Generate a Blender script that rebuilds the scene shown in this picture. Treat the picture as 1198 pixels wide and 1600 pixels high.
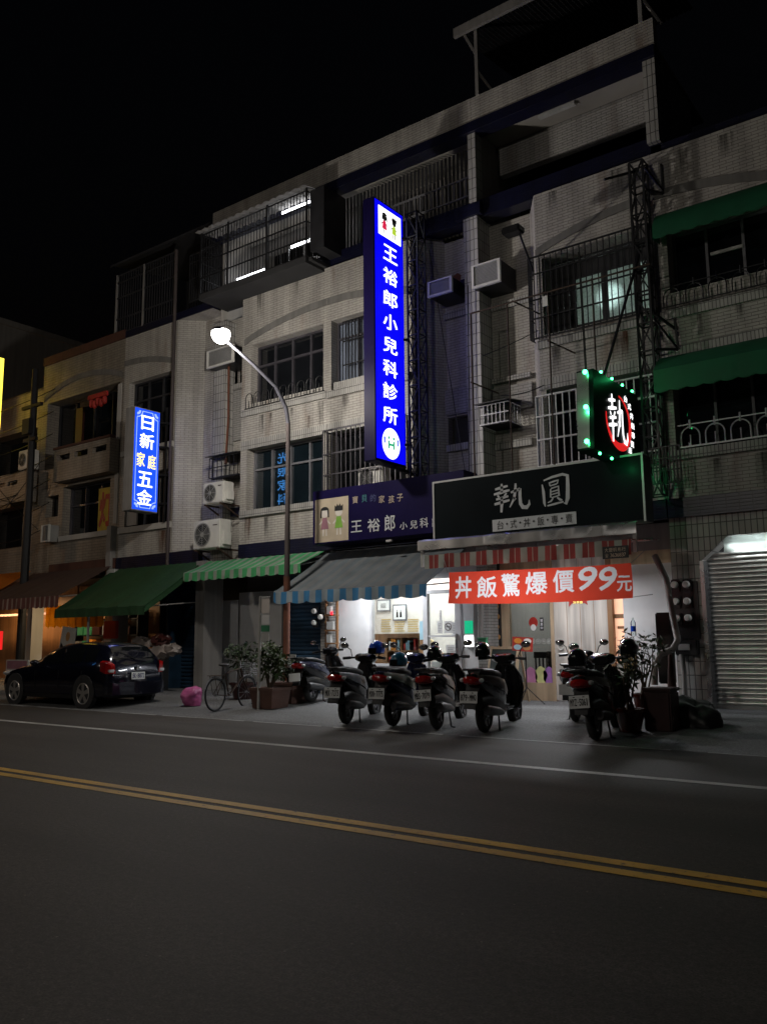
import bpy, bmesh, math, random
from mathutils import Vector, Matrix
from mathutils import noise as mnoise
for _o in list(bpy.data.objects): bpy.data.objects.remove(_o)
SC = bpy.context.scene
COL = SC.collection
R = math.radians
# ------------------------------------------------------------------ camera
CAM_F, CAM_YAW, CAM_PIT, CAM_ROLL, CAM_H = 1328.9, 0.641627, 0.151103, -0.009184, 1.35
_fw = Vector((-math.sin(CAM_YAW)*math.cos(CAM_PIT), math.cos(CAM_YAW)*math.cos(CAM_PIT), math.sin(CAM_PIT)))
_rt = Vector((math.cos(CAM_YAW), math.sin(CAM_YAW), 0))
_up = _rt.cross(_fw)
_r2 = _rt*math.cos(CAM_ROLL)+_up*math.sin(CAM_ROLL)
_u2 = -_rt*math.sin(CAM_ROLL)+_up*math.cos(CAM_ROLL)
cd = bpy.data.cameras.new('camera'); cam = bpy.data.objects.new('camera', cd); COL.objects.link(cam)
m3 = Matrix((_r2, _u2, -_fw)).transposed()
cam.matrix_world = Matrix.Translation((0, 0, CAM_H)) @ m3.to_4x4()
cd.sensor_fit = 'VERTICAL'; cd.sensor_height = 36; cd.lens = CAM_F/1600*36
cd.clip_start = 0.1; cd.clip_end = 2000
SC.camera = cam
# ------------------------------------------------------------------ night sky, exposure
wd = bpy.data.worlds.new('World'); SC.world = wd; wd.use_nodes = True
_n = wd.node_tree.nodes; _bg = _n['Background']
_sky = _n.new('ShaderNodeTexSky'); _sky.sky_type = 'NISHITA'; _sky.sun_disc = False
_sky.sun_elevation = R(-4.0); _sky.sun_rotation = R(160)
wd.node_tree.links.new(_sky.outputs[0], _bg.inputs[0]); _bg.inputs[1].default_value = 0.05
SC.view_settings.view_transform = 'Standard'; SC.view_settings.look = 'None'
SC.view_settings.exposure = 0.0; SC.view_settings.gamma = 1.0
SC.cycles.use_denoising = True
SC.cycles.sample_clamp_indirect = 4.0
SC.cycles.max_bounces = 8
LAMP_W, FAR_W, NEAR_W, SODIUM_W = 600.0, 520.0, 720.0, 150.0      # street lamp in view, two unseen lamps added across the road, sodium lamp up the street

def px_ray(x, y): return _fw*CAM_F + _r2*(x-599) - _u2*(y-800)
def P(x, y, Y):
    d = px_ray(x, y); return Vector((0, 0, CAM_H)) + d*(Y/d.y)
def PZ(x, y, z):
    d = px_ray(x, y); return Vector((0, 0, CAM_H)) + d*((z-CAM_H)/d.z)
def PX(x, y, X):
    d = px_ray(x, y); return Vector((0, 0, CAM_H)) + d*(X/d.x)

# ------------------------------------------------------------------ materials
MATS = {}
def _mat(name):
    m = bpy.data.materials.new(name); m.use_nodes = True
    MATS[name] = m
    return m, m.node_tree.nodes, m.node_tree.links, m.node_tree.nodes['Principled BSDF']
def mat(name, col, rough=0.6, metal=0.0, var=0.25, scale=3.0, bump=0.0, bscale=40.0, coat=0.0, spec=0.5, streak=0.0, emit=None, es=0.0):
    m, n, l, b = _mat(name)
    b.inputs['Roughness'].default_value = rough; b.inputs['Metallic'].default_value = metal
    b.inputs['Coat Weight'].default_value = coat; b.inputs['Specular IOR Level'].default_value = spec
    tc = n.new('ShaderNodeTexCoord')
    nz = n.new('ShaderNodeTexNoise'); nz.inputs['Scale'].default_value = scale; nz.inputs['Detail'].default_value = 5
    l.new(tc.outputs['Object'], nz.inputs['Vector'])
    fac = nz.outputs['Fac']
    if streak:
        mp = n.new('ShaderNodeMapping'); mp.inputs['Scale'].default_value = (5, 5, 0.35); l.new(tc.outputs['Object'], mp.inputs['Vector'])
        n2 = n.new('ShaderNodeTexNoise'); n2.inputs['Scale'].default_value = 1.6; n2.inputs['Detail'].default_value = 4; l.new(mp.outputs[0], n2.inputs['Vector'])
        mm = n.new('ShaderNodeMix'); mm.data_type = 'FLOAT'; mm.inputs[0].default_value = streak
        l.new(nz.outputs['Fac'], mm.inputs[2]); l.new(n2.outputs['Fac'], mm.inputs[3]); fac = mm.outputs[0]
    rp = n.new('ShaderNodeMapRange'); rp.inputs[1].default_value = 0.3; rp.inputs[2].default_value = 0.7
    rp.inputs[3].default_value = 1-var; rp.inputs[4].default_value = 1+var*0.5
    l.new(fac, rp.inputs[0])
    mx = n.new('ShaderNodeMix'); mx.data_type = 'RGBA'; mx.blend_type = 'MULTIPLY'; mx.inputs[0].default_value = 1
    mx.inputs[6].default_value = (*col, 1); l.new(rp.outputs[0], mx.inputs[7])
    l.new(mx.outputs[2], b.inputs['Base Color'])
    rr = n.new('ShaderNodeMapRange'); rr.inputs[3].default_value = max(0.015, rough*0.8); rr.inputs[4].default_value = min(1, rough*1.2)
    l.new(nz.outputs['Fac'], rr.inputs[0]); l.new(rr.outputs[0], b.inputs['Roughness'])
    if bump:
        n3 = n.new('ShaderNodeTexNoise'); n3.inputs['Scale'].default_value = bscale; n3.inputs['Detail'].default_value = 3
        l.new(tc.outputs['Object'], n3.inputs['Vector'])
        bp = n.new('ShaderNodeBump'); bp.inputs['Strength'].default_value = bump; bp.inputs['Distance'].default_value = 0.02
        l.new(n3.outputs['Fac'], bp.inputs['Height']); l.new(bp.outputs[0], b.inputs['Normal'])
    if emit:
        b.inputs['Emission Color'].default_value = (*emit, 1); b.inputs['Emission Strength'].default_value = es
    return m
def tile_mat(name, c1, c2, mortar, w=0.23, h=0.062, offset=0.5, msize=0.006, dirt=0.26, rust=0.0, rough=0.5):
    m, n, l, b = _mat(name)
    uv = n.new('ShaderNodeTexCoord')
    br = n.new('ShaderNodeTexBrick'); br.offset = offset; br.inputs['Scale'].default_value = 1.0
    br.inputs['Brick Width'].default_value = w; br.inputs['Row Height'].default_value = h
    br.inputs['Mortar Size'].default_value = msize; br.inputs['Mortar Smooth'].default_value = 0.3; br.inputs['Bias'].default_value = 0.0
    br.inputs['Color1'].default_value = (*c1, 1); br.inputs['Color2'].default_value = (*c2, 1); br.inputs['Mortar'].default_value = (*mortar, 1)
    l.new(uv.outputs['UV'], br.inputs['Vector'])
    n1 = n.new('ShaderNodeTexNoise'); n1.inputs['Scale'].default_value = 0.55; n1.inputs['Detail'].default_value = 6; n1.inputs['Roughness'].default_value = 0.65
    l.new(uv.outputs['UV'], n1.inputs['Vector'])
    mp = n.new('ShaderNodeMapping'); mp.inputs['Scale'].default_value = (2.2, 0.30, 1); l.new(uv.outputs['UV'], mp.inputs['Vector'])
    n2 = n.new('ShaderNodeTexNoise'); n2.inputs['Scale'].default_value = 1.3; n2.inputs['Detail'].default_value = 5; l.new(mp.outputs[0], n2.inputs['Vector'])
    r1 = n.new('ShaderNodeMapRange'); r1.inputs[1].default_value = 0.35; r1.inputs[2].default_value = 0.65; r1.inputs[3].default_value = 1-dirt*0.55; r1.inputs[4].default_value = 1.04
    l.new(n1.outputs['Fac'], r1.inputs[0])
    r2 = n.new('ShaderNodeMapRange'); r2.inputs[1].default_value = 0.38; r2.inputs[2].default_value = 0.6; r2.inputs[3].default_value = 1-dirt; r2.inputs[4].default_value = 1.0
    l.new(n2.outputs['Fac'], r2.inputs[0])
    mu = n.new('ShaderNodeMath'); mu.operation = 'MULTIPLY'; l.new(r1.outputs[0], mu.inputs[0]); l.new(r2.outputs[0], mu.inputs[1])
    mx = n.new('ShaderNodeMix'); mx.data_type = 'RGBA'; mx.blend_type = 'MULTIPLY'; mx.inputs[0].default_value = 1
    l.new(br.outputs['Color'], mx.inputs[6]); l.new(mu.outputs[0], mx.inputs[7])
    out = mx.outputs[2]
    if rust:
        mp3 = n.new('ShaderNodeMapping'); mp3.inputs['Scale'].default_value = (2.1, 0.45, 1); mp3.inputs['Location'].default_value = (3.1, 1.7, 0); l.new(uv.outputs['UV'], mp3.inputs['Vector'])
        n4 = n.new('ShaderNodeTexNoise'); n4.inputs['Scale'].default_value = 0.9; n4.inputs['Detail'].default_value = 6; l.new(mp3.outputs[0], n4.inputs['Vector'])
        r4 = n.new('ShaderNodeMapRange'); r4.inputs[1].default_value = 0.60; r4.inputs[2].default_value = 0.74; r4.inputs[3].default_value = 0; r4.inputs[4].default_value = rust
        l.new(n4.outputs['Fac'], r4.inputs[0])
        m4 = n.new('ShaderNodeMix'); m4.data_type = 'RGBA'; m4.inputs[7].default_value = (0.13, 0.055, 0.02, 1)
        l.new(r4.outputs[0], m4.inputs[0]); l.new(out, m4.inputs[6]); out = m4.outputs[2]
    l.new(out, b.inputs['Base Color'])
    b.inputs['Roughness'].default_value = rough
    bp = n.new('ShaderNodeBump'); bp.inputs['Strength'].default_value = 0.7; bp.inputs['Distance'].default_value = 0.008; bp.invert = True
    l.new(br.outputs['Fac'], bp.inputs['Height']); l.new(bp.outputs[0], b.inputs['Normal'])
    return m
def emis(name, col, s):
    m, n, l, b = _mat(name)
    b.inputs['Base Color'].default_value = (*[min(0.8, c) for c in col], 1)
    b.inputs['Emission Color'].default_value = (*col, 1); b.inputs['Emission Strength'].default_value = s
    b.inputs['Roughness'].default_value = 0.25
    return m
def stripe_mat(name, cols, period, rough=0.7, fine=None, trans=0.0, dirt=0.35):
    """cols: list of (upper end of the fraction of the period, colour)"""
    m, n, l, b = _mat(name)
    uv = n.new('ShaderNodeTexCoord'); sp = n.new('ShaderNodeSeparateXYZ'); l.new(uv.outputs['UV'], sp.inputs[0])
    dv = n.new('ShaderNodeMath'); dv.operation = 'DIVIDE'; dv.inputs[1].default_value = period; l.new(sp.outputs[0], dv.inputs[0])
    fr = n.new('ShaderNodeMath'); fr.operation = 'FRACT'; l.new(dv.outputs[0], fr.inputs[0])
    cr = n.new('ShaderNodeValToRGB'); cr.color_ramp.interpolation = 'CONSTANT'
    el = cr.color_ramp.elements
    el[0].position = 0; el[0].color = (*cols[0][1], 1)
    el[1].position = cols[0][0]; el[1].color = (*cols[1][1], 1)
    for k in range(1, len(cols)-1):
        e = el.new(cols[k][0]); e.color = (*cols[k+1][1], 1)
    l.new(fr.outputs[0], cr.inputs[0])
    nz = n.new('ShaderNodeTexNoise'); nz.inputs['Scale'].default_value = 2.2; nz.inputs['Detail'].default_value = 6; l.new(uv.outputs['UV'], nz.inputs['Vector'])
    rp = n.new('ShaderNodeMapRange'); rp.inputs[1].default_value = 0.3; rp.inputs[2].default_value = 0.7; rp.inputs[3].default_value = 1-dirt; rp.inputs[4].default_value = 1.05
    l.new(nz.outputs['Fac'], rp.inputs[0])
    mx = n.new('ShaderNodeMix'); mx.data_type = 'RGBA'; mx.blend_type = 'MULTIPLY'; mx.inputs[0].default_value = 1
    l.new(cr.outputs[0], mx.inputs[6]); l.new(rp.outputs[0], mx.inputs[7]); l.new(mx.outputs[2], b.inputs['Base Color'])
    b.inputs['Roughness'].default_value = rough
    return m
def cloth_mat(name, col, trans=0.5, rough=0.8, var=0.2):
    m = mat(name, col, rough, var=var, scale=2.0, bump=0.3, bscale=6)
    n, l = m.node_tree.nodes, m.node_tree.links
    tr = n.new('ShaderNodeBsdfTranslucent'); tr.inputs[0].default_value = (*col, 1)
    mx = n.new('ShaderNodeMixShader'); mx.inputs[0].default_value = trans
    out = n['Material Output']
    l.new(n['Principled BSDF'].outputs[0], mx.inputs[1]); l.new(tr.outputs[0], mx.inputs[2]); l.new(mx.outputs[0], out.inputs[0])
    return m
def glass_mat(name, tint=(0.9, 0.95, 0.95)):
    m, n, l, b = _mat(name)
    n.remove(b)
    tr = n.new('ShaderNodeBsdfTransparent'); tr.inputs[0].default_value = (*tint, 1)
    gl = n.new('ShaderNodeBsdfGlossy'); gl.inputs['Roughness'].default_value = 0.03
    fr = n.new('ShaderNodeFresnel'); fr.inputs[0].default_value = 1.5
    mx = n.new('ShaderNodeMixShader'); l.new(fr.outputs[0], mx.inputs[0]); l.new(tr.outputs[0], mx.inputs[1]); l.new(gl.outputs[0], mx.inputs[2])
    l.new(mx.outputs[0], n['Material Output'].inputs[0])
    return m
def asphalt_mat(name, col, crack=0.0):
    m, n, l, b = _mat(name)
    tc = n.new('ShaderNodeTexCoord')
    a = n.new('ShaderNodeTexNoise'); a.inputs['Scale'].default_value = 0.35; a.inputs['Detail'].default_value = 6; l.new(tc.outputs['Object'], a.inputs['Vector'])
    g = n.new('ShaderNodeTexNoise'); g.inputs['Scale'].default_value = 90; g.inputs['Detail'].default_value = 2; l.new(tc.outputs['Object'], g.inputs['Vector'])
    g2 = n.new('ShaderNodeTexNoise'); g2.inputs['Scale'].default_value = 28; g2.inputs['Detail'].default_value = 3; l.new(tc.outputs['Object'], g2.inputs['Vector'])
    v = n.new('ShaderNodeTexVoronoi'); v.inputs['Scale'].default_value = 55; l.new(tc.outputs['Object'], v.inputs['Vector'])
    mp = n.new('ShaderNodeMapping'); mp.inputs['Scale'].default_value = (0.12, 1.3, 1); l.new(tc.outputs['Object'], mp.inputs['Vector'])
    w = n.new('ShaderNodeTexNoise'); w.inputs['Scale'].default_value = 1.0; w.inputs['Detail'].default_value = 5; l.new(mp.outputs[0], w.inputs['Vector'])
    def rng(o, lo, hi, a0=0.3, a1=0.7):
        r = n.new('ShaderNodeMapRange'); r.inputs[1].default_value = a0; r.inputs[2].default_value = a1; r.inputs[3].default_value = lo; r.inputs[4].default_value = hi
        l.new(o, r.inputs[0]); return r.outputs[0]
    def mul(p, q):
        r = n.new('ShaderNodeMath'); r.operation = 'MULTIPLY'; l.new(p, r.inputs[0]); l.new(q, r.inputs[1]); return r.outputs[0]
    f = mul(mul(rng(a.outputs['Fac'], 0.75, 1.2), rng(w.outputs['Fac'], 0.66, 1.28)), mul(rng(g.outputs['Fac'], 0.4, 1.7), rng(g2.outputs['Fac'], 0.6, 1.4)))
    st = n.new('ShaderNodeTexVoronoi'); st.inputs['Scale'].default_value = 7; l.new(tc.outputs['Object'], st.inputs['Vector'])
    spk = n.new('ShaderNodeMath'); spk.operation = 'LESS_THAN'; spk.inputs[1].default_value = 0.045; l.new(st.outputs['Distance'], spk.inputs[0])
    mx = n.new('ShaderNodeMix'); mx.data_type = 'RGBA'; mx.blend_type = 'MULTIPLY'; mx.inputs[0].default_value = 1; mx.inputs[6].default_value = (*col, 1)
    l.new(f, mx.inputs[7])
    m2 = n.new('ShaderNodeMix'); m2.data_type = 'RGBA'; m2.inputs[7].default_value = (col[0]*5, col[1]*5, col[2]*4.6, 1)
    sk = n.new('ShaderNodeMath'); sk.operation = 'MULTIPLY'; sk.inputs[1].default_value = 0.7; l.new(spk.outputs[0], sk.inputs[0])
    l.new(sk.outputs[0], m2.inputs[0]); l.new(mx.outputs[2], m2.inputs[6]); l.new(m2.outputs[2], b.inputs['Base Color'])
    cn = n.new('ShaderNodeTexNoise'); cn.inputs['Scale'].default_value = 0.9; cn.inputs['Detail'].default_value = 8; l.new(tc.outputs['Object'], cn.inputs['Vector'])
    ca = n.new('ShaderNodeVectorMath'); ca.operation = 'MULTIPLY_ADD'; ca.inputs[1].default_value = (1.3, 1.3, 0); l.new(cn.outputs['Color'], ca.inputs[0]); l.new(tc.outputs['Object'], ca.inputs[2])
    cv = n.new('ShaderNodeTexVoronoi'); cv.feature = 'DISTANCE_TO_EDGE'; cv.inputs['Scale'].default_value = 0.28; l.new(ca.outputs[0], cv.inputs['Vector'])
    cl = n.new('ShaderNodeMapRange'); cl.inputs[1].default_value = 0.0; cl.inputs[2].default_value = 0.006; cl.inputs[3].default_value = 0.45; cl.inputs[4].default_value = 0.0; l.new(cv.outputs['Distance'], cl.inputs[0])
    ck = mul(cl.outputs[0], rng(a.outputs['Fac'], 0.0, 1.0, 0.48, 0.6))
    m3_ = n.new('ShaderNodeMix'); m3_.data_type = 'RGBA'; m3_.inputs[7].default_value = (0.008, 0.008, 0.008, 1); l.new(ck, m3_.inputs[0]); l.new(m2.outputs[2], m3_.inputs[6]); l.new(m3_.outputs[2], b.inputs['Base Color'])
    b.inputs['Roughness'].default_value = 0.75
    bp = n.new('ShaderNodeBump'); bp.inputs['Strength'].default_value = 0.35; bp.inputs['Distance'].default_value = 0.003
    l.new(g.outputs['Fac'], bp.inputs['Height']); l.new(bp.outputs[0], b.inputs['Normal'])
    return m
def worn_paint(name, col):
    m = mat(name, col, 0.6, var=0.35, scale=1.5)
    n, l = m.node_tree.nodes, m.node_tree.links
    tc = n.new('ShaderNodeTexCoord')
    nz = n.new('ShaderNodeTexNoise'); nz.inputs['Scale'].default_value = 16; nz.inputs['Detail'].default_value = 6; nz.inputs['Roughness'].default_value = 0.7; l.new(tc.outputs['Object'], nz.inputs['Vector'])
    gt = n.new('ShaderNodeMapRange'); gt.inputs[1].default_value = 0.56; gt.inputs[2].default_value = 0.66; gt.inputs[3].default_value = 0; gt.inputs[4].default_value = 0.75
    l.new(nz.outputs['Fac'], gt.inputs[0])
    b = n['Principled BSDF']; src = b.inputs['Base Color'].links[0].from_socket
    mx = n.new('ShaderNodeMix'); mx.data_type = 'RGBA'; mx.inputs[7].default_value = (0.045, 0.043, 0.04, 1)
    l.new(gt.outputs[0], mx.inputs[0]); l.new(src, mx.inputs[6]); l.new(mx.outputs[2], b.inputs['Base Color'])
    return m

mat('asphalt_edge', (0.05, 0.05, 0.05))
asphalt_mat('asphalt', (0.036, 0.0315, 0.029)); asphalt_mat('pavement', (0.115, 0.118, 0.122))
worn_paint('paint_yellow', (0.62, 0.36, 0.045)); worn_paint('paint_white', (0.42, 0.42, 0.41))
tile_mat('tile_white', (0.51, 0.485, 0.44), (0.45, 0.43, 0.395), (0.23, 0.205, 0.195), rust=0.55)
tile_mat('tile_grey', (0.40, 0.39, 0.37), (0.36, 0.35, 0.34), (0.14, 0.135, 0.13), rust=0.25)
tile_mat('tile_soldier', (0.48, 0.47, 0.44), (0.42, 0.41, 0.39), (0.13, 0.125, 0.12), w=0.066, h=0.23, offset=0.0, msize=0.008)
tile_mat('tile_stack', (0.46, 0.45, 0.42), (0.41, 0.40, 0.38), (0.10, 0.095, 0.09), w=0.10, h=0.24, offset=0.0, msize=0.009, rust=0.25)
tile_mat('tile_brown', (0.30, 0.265, 0.22), (0.26, 0.23, 0.19), (0.10, 0.088, 0.075), w=0.3, h=0.085, offset=0.5, rust=0.3)
tile_mat('tile_blue', (0.006, 0.007, 0.032), (0.005, 0.006, 0.026), (0.005, 0.005, 0.012), w=0.22, h=0.06, offset=0.0, dirt=0.3, rough=0.35)
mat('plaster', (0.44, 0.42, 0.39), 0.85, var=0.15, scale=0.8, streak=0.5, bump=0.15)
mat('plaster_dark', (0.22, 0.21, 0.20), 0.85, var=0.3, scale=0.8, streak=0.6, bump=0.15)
mat('cement', (0.17, 0.165, 0.155), 0.9, var=0.35, scale=2, streak=0.6, bump=0.2)
mat('soffit', (0.36, 0.34, 0.31), 0.9, var=0.25, scale=0.7)
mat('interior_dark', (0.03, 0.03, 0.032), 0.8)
mat('dark_glass', (0.008, 0.009, 0.011), 0.03, var=0.2, spec=0.8)  # opaque pane; the dark of the unlit room is put into its colour
mat('blue_glass', (0.008, 0.014, 0.019), 0.015, var=0.3, scale=1.5, spec=0.8)
mat('curtain_blue', (0.16, 0.19, 0.25), 0.8, var=0.5, scale=9, streak=0.9)
mat('frame_dark', (0.05, 0.05, 0.055), 0.45, 0.4)
mat('frame_bronze', (0.10, 0.095, 0.11), 0.4, 0.5)
mat('frame_grey', (0.22, 0.22, 0.24), 0.45, 0.4)
mat('frame_white', (0.62, 0.62, 0.64), 0.4, 0.1, var=0.15)
mat('steel', (0.55, 0.55, 0.56), 0.28, 0.9, var=0.15)
mat('iron_black', (0.018, 0.018, 0.02), 0.5, 0.3)
mat('iron_rust', (0.075, 0.045, 0.032), 0.75, 0.2, var=0.5, scale=6)
mat('rust_red', (0.16, 0.055, 0.03), 0.8, var=0.5, scale=5, streak=0.5)
mat('pipe_grey', (0.25, 0.24, 0.23), 0.6, var=0.3, streak=0.5)
mat('pipe_white', (0.5, 0.5, 0.48), 0.5, var=0.25, streak=0.5)
mat('white_plastic', (0.66, 0.65, 0.61), 0.45, var=0.2, streak=0.4)
mat('grey_plastic', (0.30, 0.30, 0.29), 0.5, var=0.2)
mat('black_plastic', (0.009, 0.009, 0.010), 0.4, var=0.3)
mat('black_gloss', (0.010, 0.010, 0.012), 0.12, var=0.2, coat=0.6)
mat('rubber', (0.018, 0.018, 0.018), 0.8, bump=0.3)
mat('chrome', (0.75, 0.75, 0.77), 0.1, 1.0, var=0.05)
mat('alloy', (0.62, 0.60, 0.58), 0.3, 0.75, var=0.1)
mat('wood_pale', (0.48, 0.36, 0.24), 0.6, var=0.35, scale=3, streak=0.9)
mat('wood_grey', (0.52, 0.48, 0.44), 0.65, var=0.4, scale=3, streak=1.0)
mat('wood_brown', (0.26, 0.13, 0.055), 0.5, var=0.35, scale=4, streak=0.8)
mat('wall_white', (0.76, 0.76, 0.77), 0.6, var=0.1)
mat('wall_cream', (0.72, 0.66, 0.61), 0.7, var=0.12)
mat('paper_white', (0.75, 0.75, 0.74), 0.7, var=0.1)
mat('paper_yellow', (0.62, 0.47, 0.22), 0.7)
mat('paper_blue', (0.35, 0.56, 0.66), 0.7, var=0.15)
mat('red_paint', (0.42, 0.03, 0.022), 0.5); mat('dark_red', (0.035, 0.006, 0.005), 0.45, var=0.4)
mat('orange_cloth', (0.72, 0.28, 0.03), 0.7); cloth_mat('yellow_cloth', (0.85, 0.46, 0.02), 0.6, var=0.3)
mat('green_board', (0.02, 0.03, 0.028), 0.6); mat('green_paint', (0.05, 0.26, 0.13), 0.5)
mat('leaf', (0.028, 0.05, 0.018), 0.5, var=0.5, scale=8); mat('leaf_light', (0.05, 0.085, 0.022), 0.5, var=0.5, scale=8)
mat('bark', (0.09, 0.065, 0.045), 0.85, bump=0.4)
mat('terracotta', (0.12, 0.06, 0.045), 0.75, var=0.35, bump=0.2)
mat('terracotta_red', (0.10, 0.016, 0.010), 0.2, coat=0.5)
mat('soil', (0.03, 0.022, 0.016), 0.95, bump=0.6)
mat('pink_plastic', (0.46, 0.10, 0.27), 0.35, var=0.35, scale=6, bump=0.5, bscale=14)
mat('pink_sticker', (0.60, 0.25, 0.45), 0.5); mat('lilac_sticker', (0.36, 0.16, 0.46), 0.5); mat('lime_sticker', (0.66, 0.68, 0.30), 0.5)
mat('ink', (0.012, 0.012, 0.014), 0.5, var=0.1)
mat('letter_silver', (0.60, 0.62, 0.66), 0.35, 0.3, var=0.1)
mat('letter_white', (0.80, 0.80, 0.84), 0.5, var=0.05)
mat('letter_beige', (0.42, 0.34, 0.28), 0.6); mat('letter_teal', (0.03, 0.16, 0.20), 0.6); mat('letter_navy', (0.04, 0.05, 0.18), 0.6)
mat('board_navy', (0.010, 0.007, 0.050), 0.4, var=0.25, scale=1.2, spec=0.06)
mat('board_black', (0.006, 0.010, 0.013), 0.4, var=0.3, scale=1.0, spec=0.06)
mat('board_beige', (0.50, 0.42, 0.31), 0.5, var=0.15)
mat('skin_print', (0.70, 0.66, 0.60), 0.6); mat('mauve_print', (0.30, 0.14, 0.18), 0.6); mat('lime_print', (0.22, 0.45, 0.06), 0.6)
cloth_mat('banner_white', (0.86, 0.86, 0.90), 0.6, var=0.05); cloth_mat('banner_red', (0.78, 0.075, 0.04), 0.55); cloth_mat('awning_green', (0.015, 0.062, 0.02), 0.12)
cloth_mat('awning_emerald', (0.008, 0.12, 0.052), 0.15)
stripe_mat('awning_slate', [(0.5, (0.105, 0.128, 0.145)), (1, (0.13, 0.142, 0.15))], 0.33); cloth_mat('awning_brown', (0.075, 0.042, 0.036), 0.12)
cloth_mat('awning_orange', (0.75, 0.28, 0.02), 0.5)
stripe_mat('valance_blue', [(0.5, (0.045, 0.22, 0.45)), (1, (0.30, 0.36, 0.40))], 0.33)
stripe_mat('stripe_green', [(0.58, (0.05, 0.30, 0.11)), (1, (0.26, 0.31, 0.25))], 0.30)
stripe_mat('stripe_red', [(0.28, (0.33, 0.04, 0.035)), (0.33, (0.5, 0.42, 0.36)), (0.62, (0.33, 0.04, 0.035)), (1, (0.42, 0.45, 0.40))], 0.34)
stripe_mat('stripe_brown', [(0.7, (0.17, 0.06, 0.05)), (1, (0.36, 0.26, 0.22))], 0.24)
def frosted(name, col):
    m, n, l, b = _mat(name)
    tr = n.new('ShaderNodeBsdfTranslucent'); tc = n.new('ShaderNodeTexCoord'); v = n.new('ShaderNodeTexVoronoi'); v.inputs['Scale'].default_value = 26; l.new(tc.outputs['Object'], v.inputs['Vector'])
    rp = n.new('ShaderNodeMapRange'); rp.inputs[1].default_value = 0; rp.inputs[2].default_value = 0.6; rp.inputs[3].default_value = 0.65; rp.inputs[4].default_value = 1.0; l.new(v.outputs['Distance'], rp.inputs[0])
    mx = n.new('ShaderNodeMix'); mx.data_type = 'RGBA'; mx.blend_type = 'MULTIPLY'; mx.inputs[0].default_value = 1; mx.inputs[6].default_value = (*col, 1); l.new(rp.outputs[0], mx.inputs[7]); l.new(mx.outputs[2], tr.inputs[0])
    ms = n.new('ShaderNodeMixShader'); ms.inputs[0].default_value = 0.85; b.inputs['Base Color'].default_value = (0.1, 0.11, 0.11, 1); b.inputs['Roughness'].default_value = 0.2
    l.new(b.outputs[0], ms.inputs[1]); l.new(tr.outputs[0], ms.inputs[2]); l.new(ms.outputs[0], n['Material Output'].inputs[0]); return m
frosted('frosted_glass', (0.82, 0.90, 0.88))
def stain_mat(name, col, strength):
    m, n, l, b = _mat(name); b.inputs['Base Color'].default_value = (*col, 1); b.inputs['Roughness'].default_value = 0.9
    tc = n.new('ShaderNodeTexCoord'); sp = n.new('ShaderNodeSeparateXYZ'); l.new(tc.outputs['Generated'], sp.inputs[0])
    mp = n.new('ShaderNodeMapping'); mp.inputs['Scale'].default_value = (9, 9, 0.7); l.new(tc.outputs['Object'], mp.inputs['Vector'])
    nz = n.new('ShaderNodeTexNoise'); nz.inputs['Scale'].default_value = 1.5; nz.inputs['Detail'].default_value = 6; l.new(mp.outputs[0], nz.inputs['Vector'])
    def mth(op, a, c):
        r = n.new('ShaderNodeMath'); r.operation = op
        for i, q in enumerate((a, c)):
            if q is None: continue
            if isinstance(q, (int, float)): r.inputs[i].default_value = q
            else: l.new(q, r.inputs[i])
        return r.outputs[0]
    ex = mth('SUBTRACT', 1.0, mth('ABSOLUTE', mth('SUBTRACT', mth('MULTIPLY', sp.outputs[0], 2.0), 1.0), None))
    rp = n.new('ShaderNodeMapRange'); rp.inputs[1].default_value = 0.38; rp.inputs[2].default_value = 0.66; l.new(nz.outputs['Fac'], rp.inputs[0])
    al = mth('MULTIPLY', mth('MULTIPLY', mth('MULTIPLY', rp.outputs[0], mth('POWER', sp.outputs[2], 0.8)), mth('MINIMUM', mth('MULTIPLY', ex, 2.5), 1.0)), strength)
    l.new(al, b.inputs['Alpha']); return m
stain_mat('stain_rust', (0.10, 0.035, 0.012), 0.95); stain_mat('stain_dirt', (0.035, 0.032, 0.028), 0.75)
glass_mat('clear_glass'); glass_mat('smoked_glass', (0.72, 0.74, 0.73))
mat('shutter_steel', (0.58, 0.59, 0.57), 0.3, 0.85, var=0.25, streak=0.4)
mat('shutter_blue', (0.016, 0.045, 0.085), 0.5, 0.2, var=0.35)
emis('lamp_lens', (1.0, 0.96, 0.90), 28); emis('tube_white', (0.92, 0.95, 1.0), 10)
emis('sign_blue', (0.002, 0.0015, 0.90), 1.05); emis('sign_blue_white', (1.0, 1.0, 1.0), 1.6); emis('sign_royal', (0.010, 0.075, 0.85), 1.0)
emis('sign_pale', (0.35, 0.5, 1.0), 0.9); emis('sign_yellow', (1.0, 0.78, 0.06), 2.6); emis('sign_red', (0.85, 0.02, 0.02), 0.8)
emis('sign_letter_yellow', (1.0, 0.80, 0.22), 1.4); emis('sign_pinkred', (0.75, 0.02, 0.08), 0.9); emis('sign_lime', (0.5, 0.7, 0.05), 0.9)
emis('sign_green', (0.01, 0.42, 0.20), 0.9); emis('neon_blue', (0.08, 0.35, 0.9), 0.9); emis('led_green', (0.05, 1.0, 0.25), 14)
emis('window_glow', (0.55, 0.72, 0.74), 0.42); emis('screen_green', (0.02, 0.55, 0.18), 0.9)
emis('ceiling_panel', (1.0, 0.98, 0.95), 8); emis('led_red', (1.0, 0.03, 0.05), 2.0); emis('warm_glow', (1.0, 0.55, 0.36), 0.7)
mat('plate_white', (0.78, 0.80, 0.80), 0.4, var=0.08, emit=None)
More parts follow.
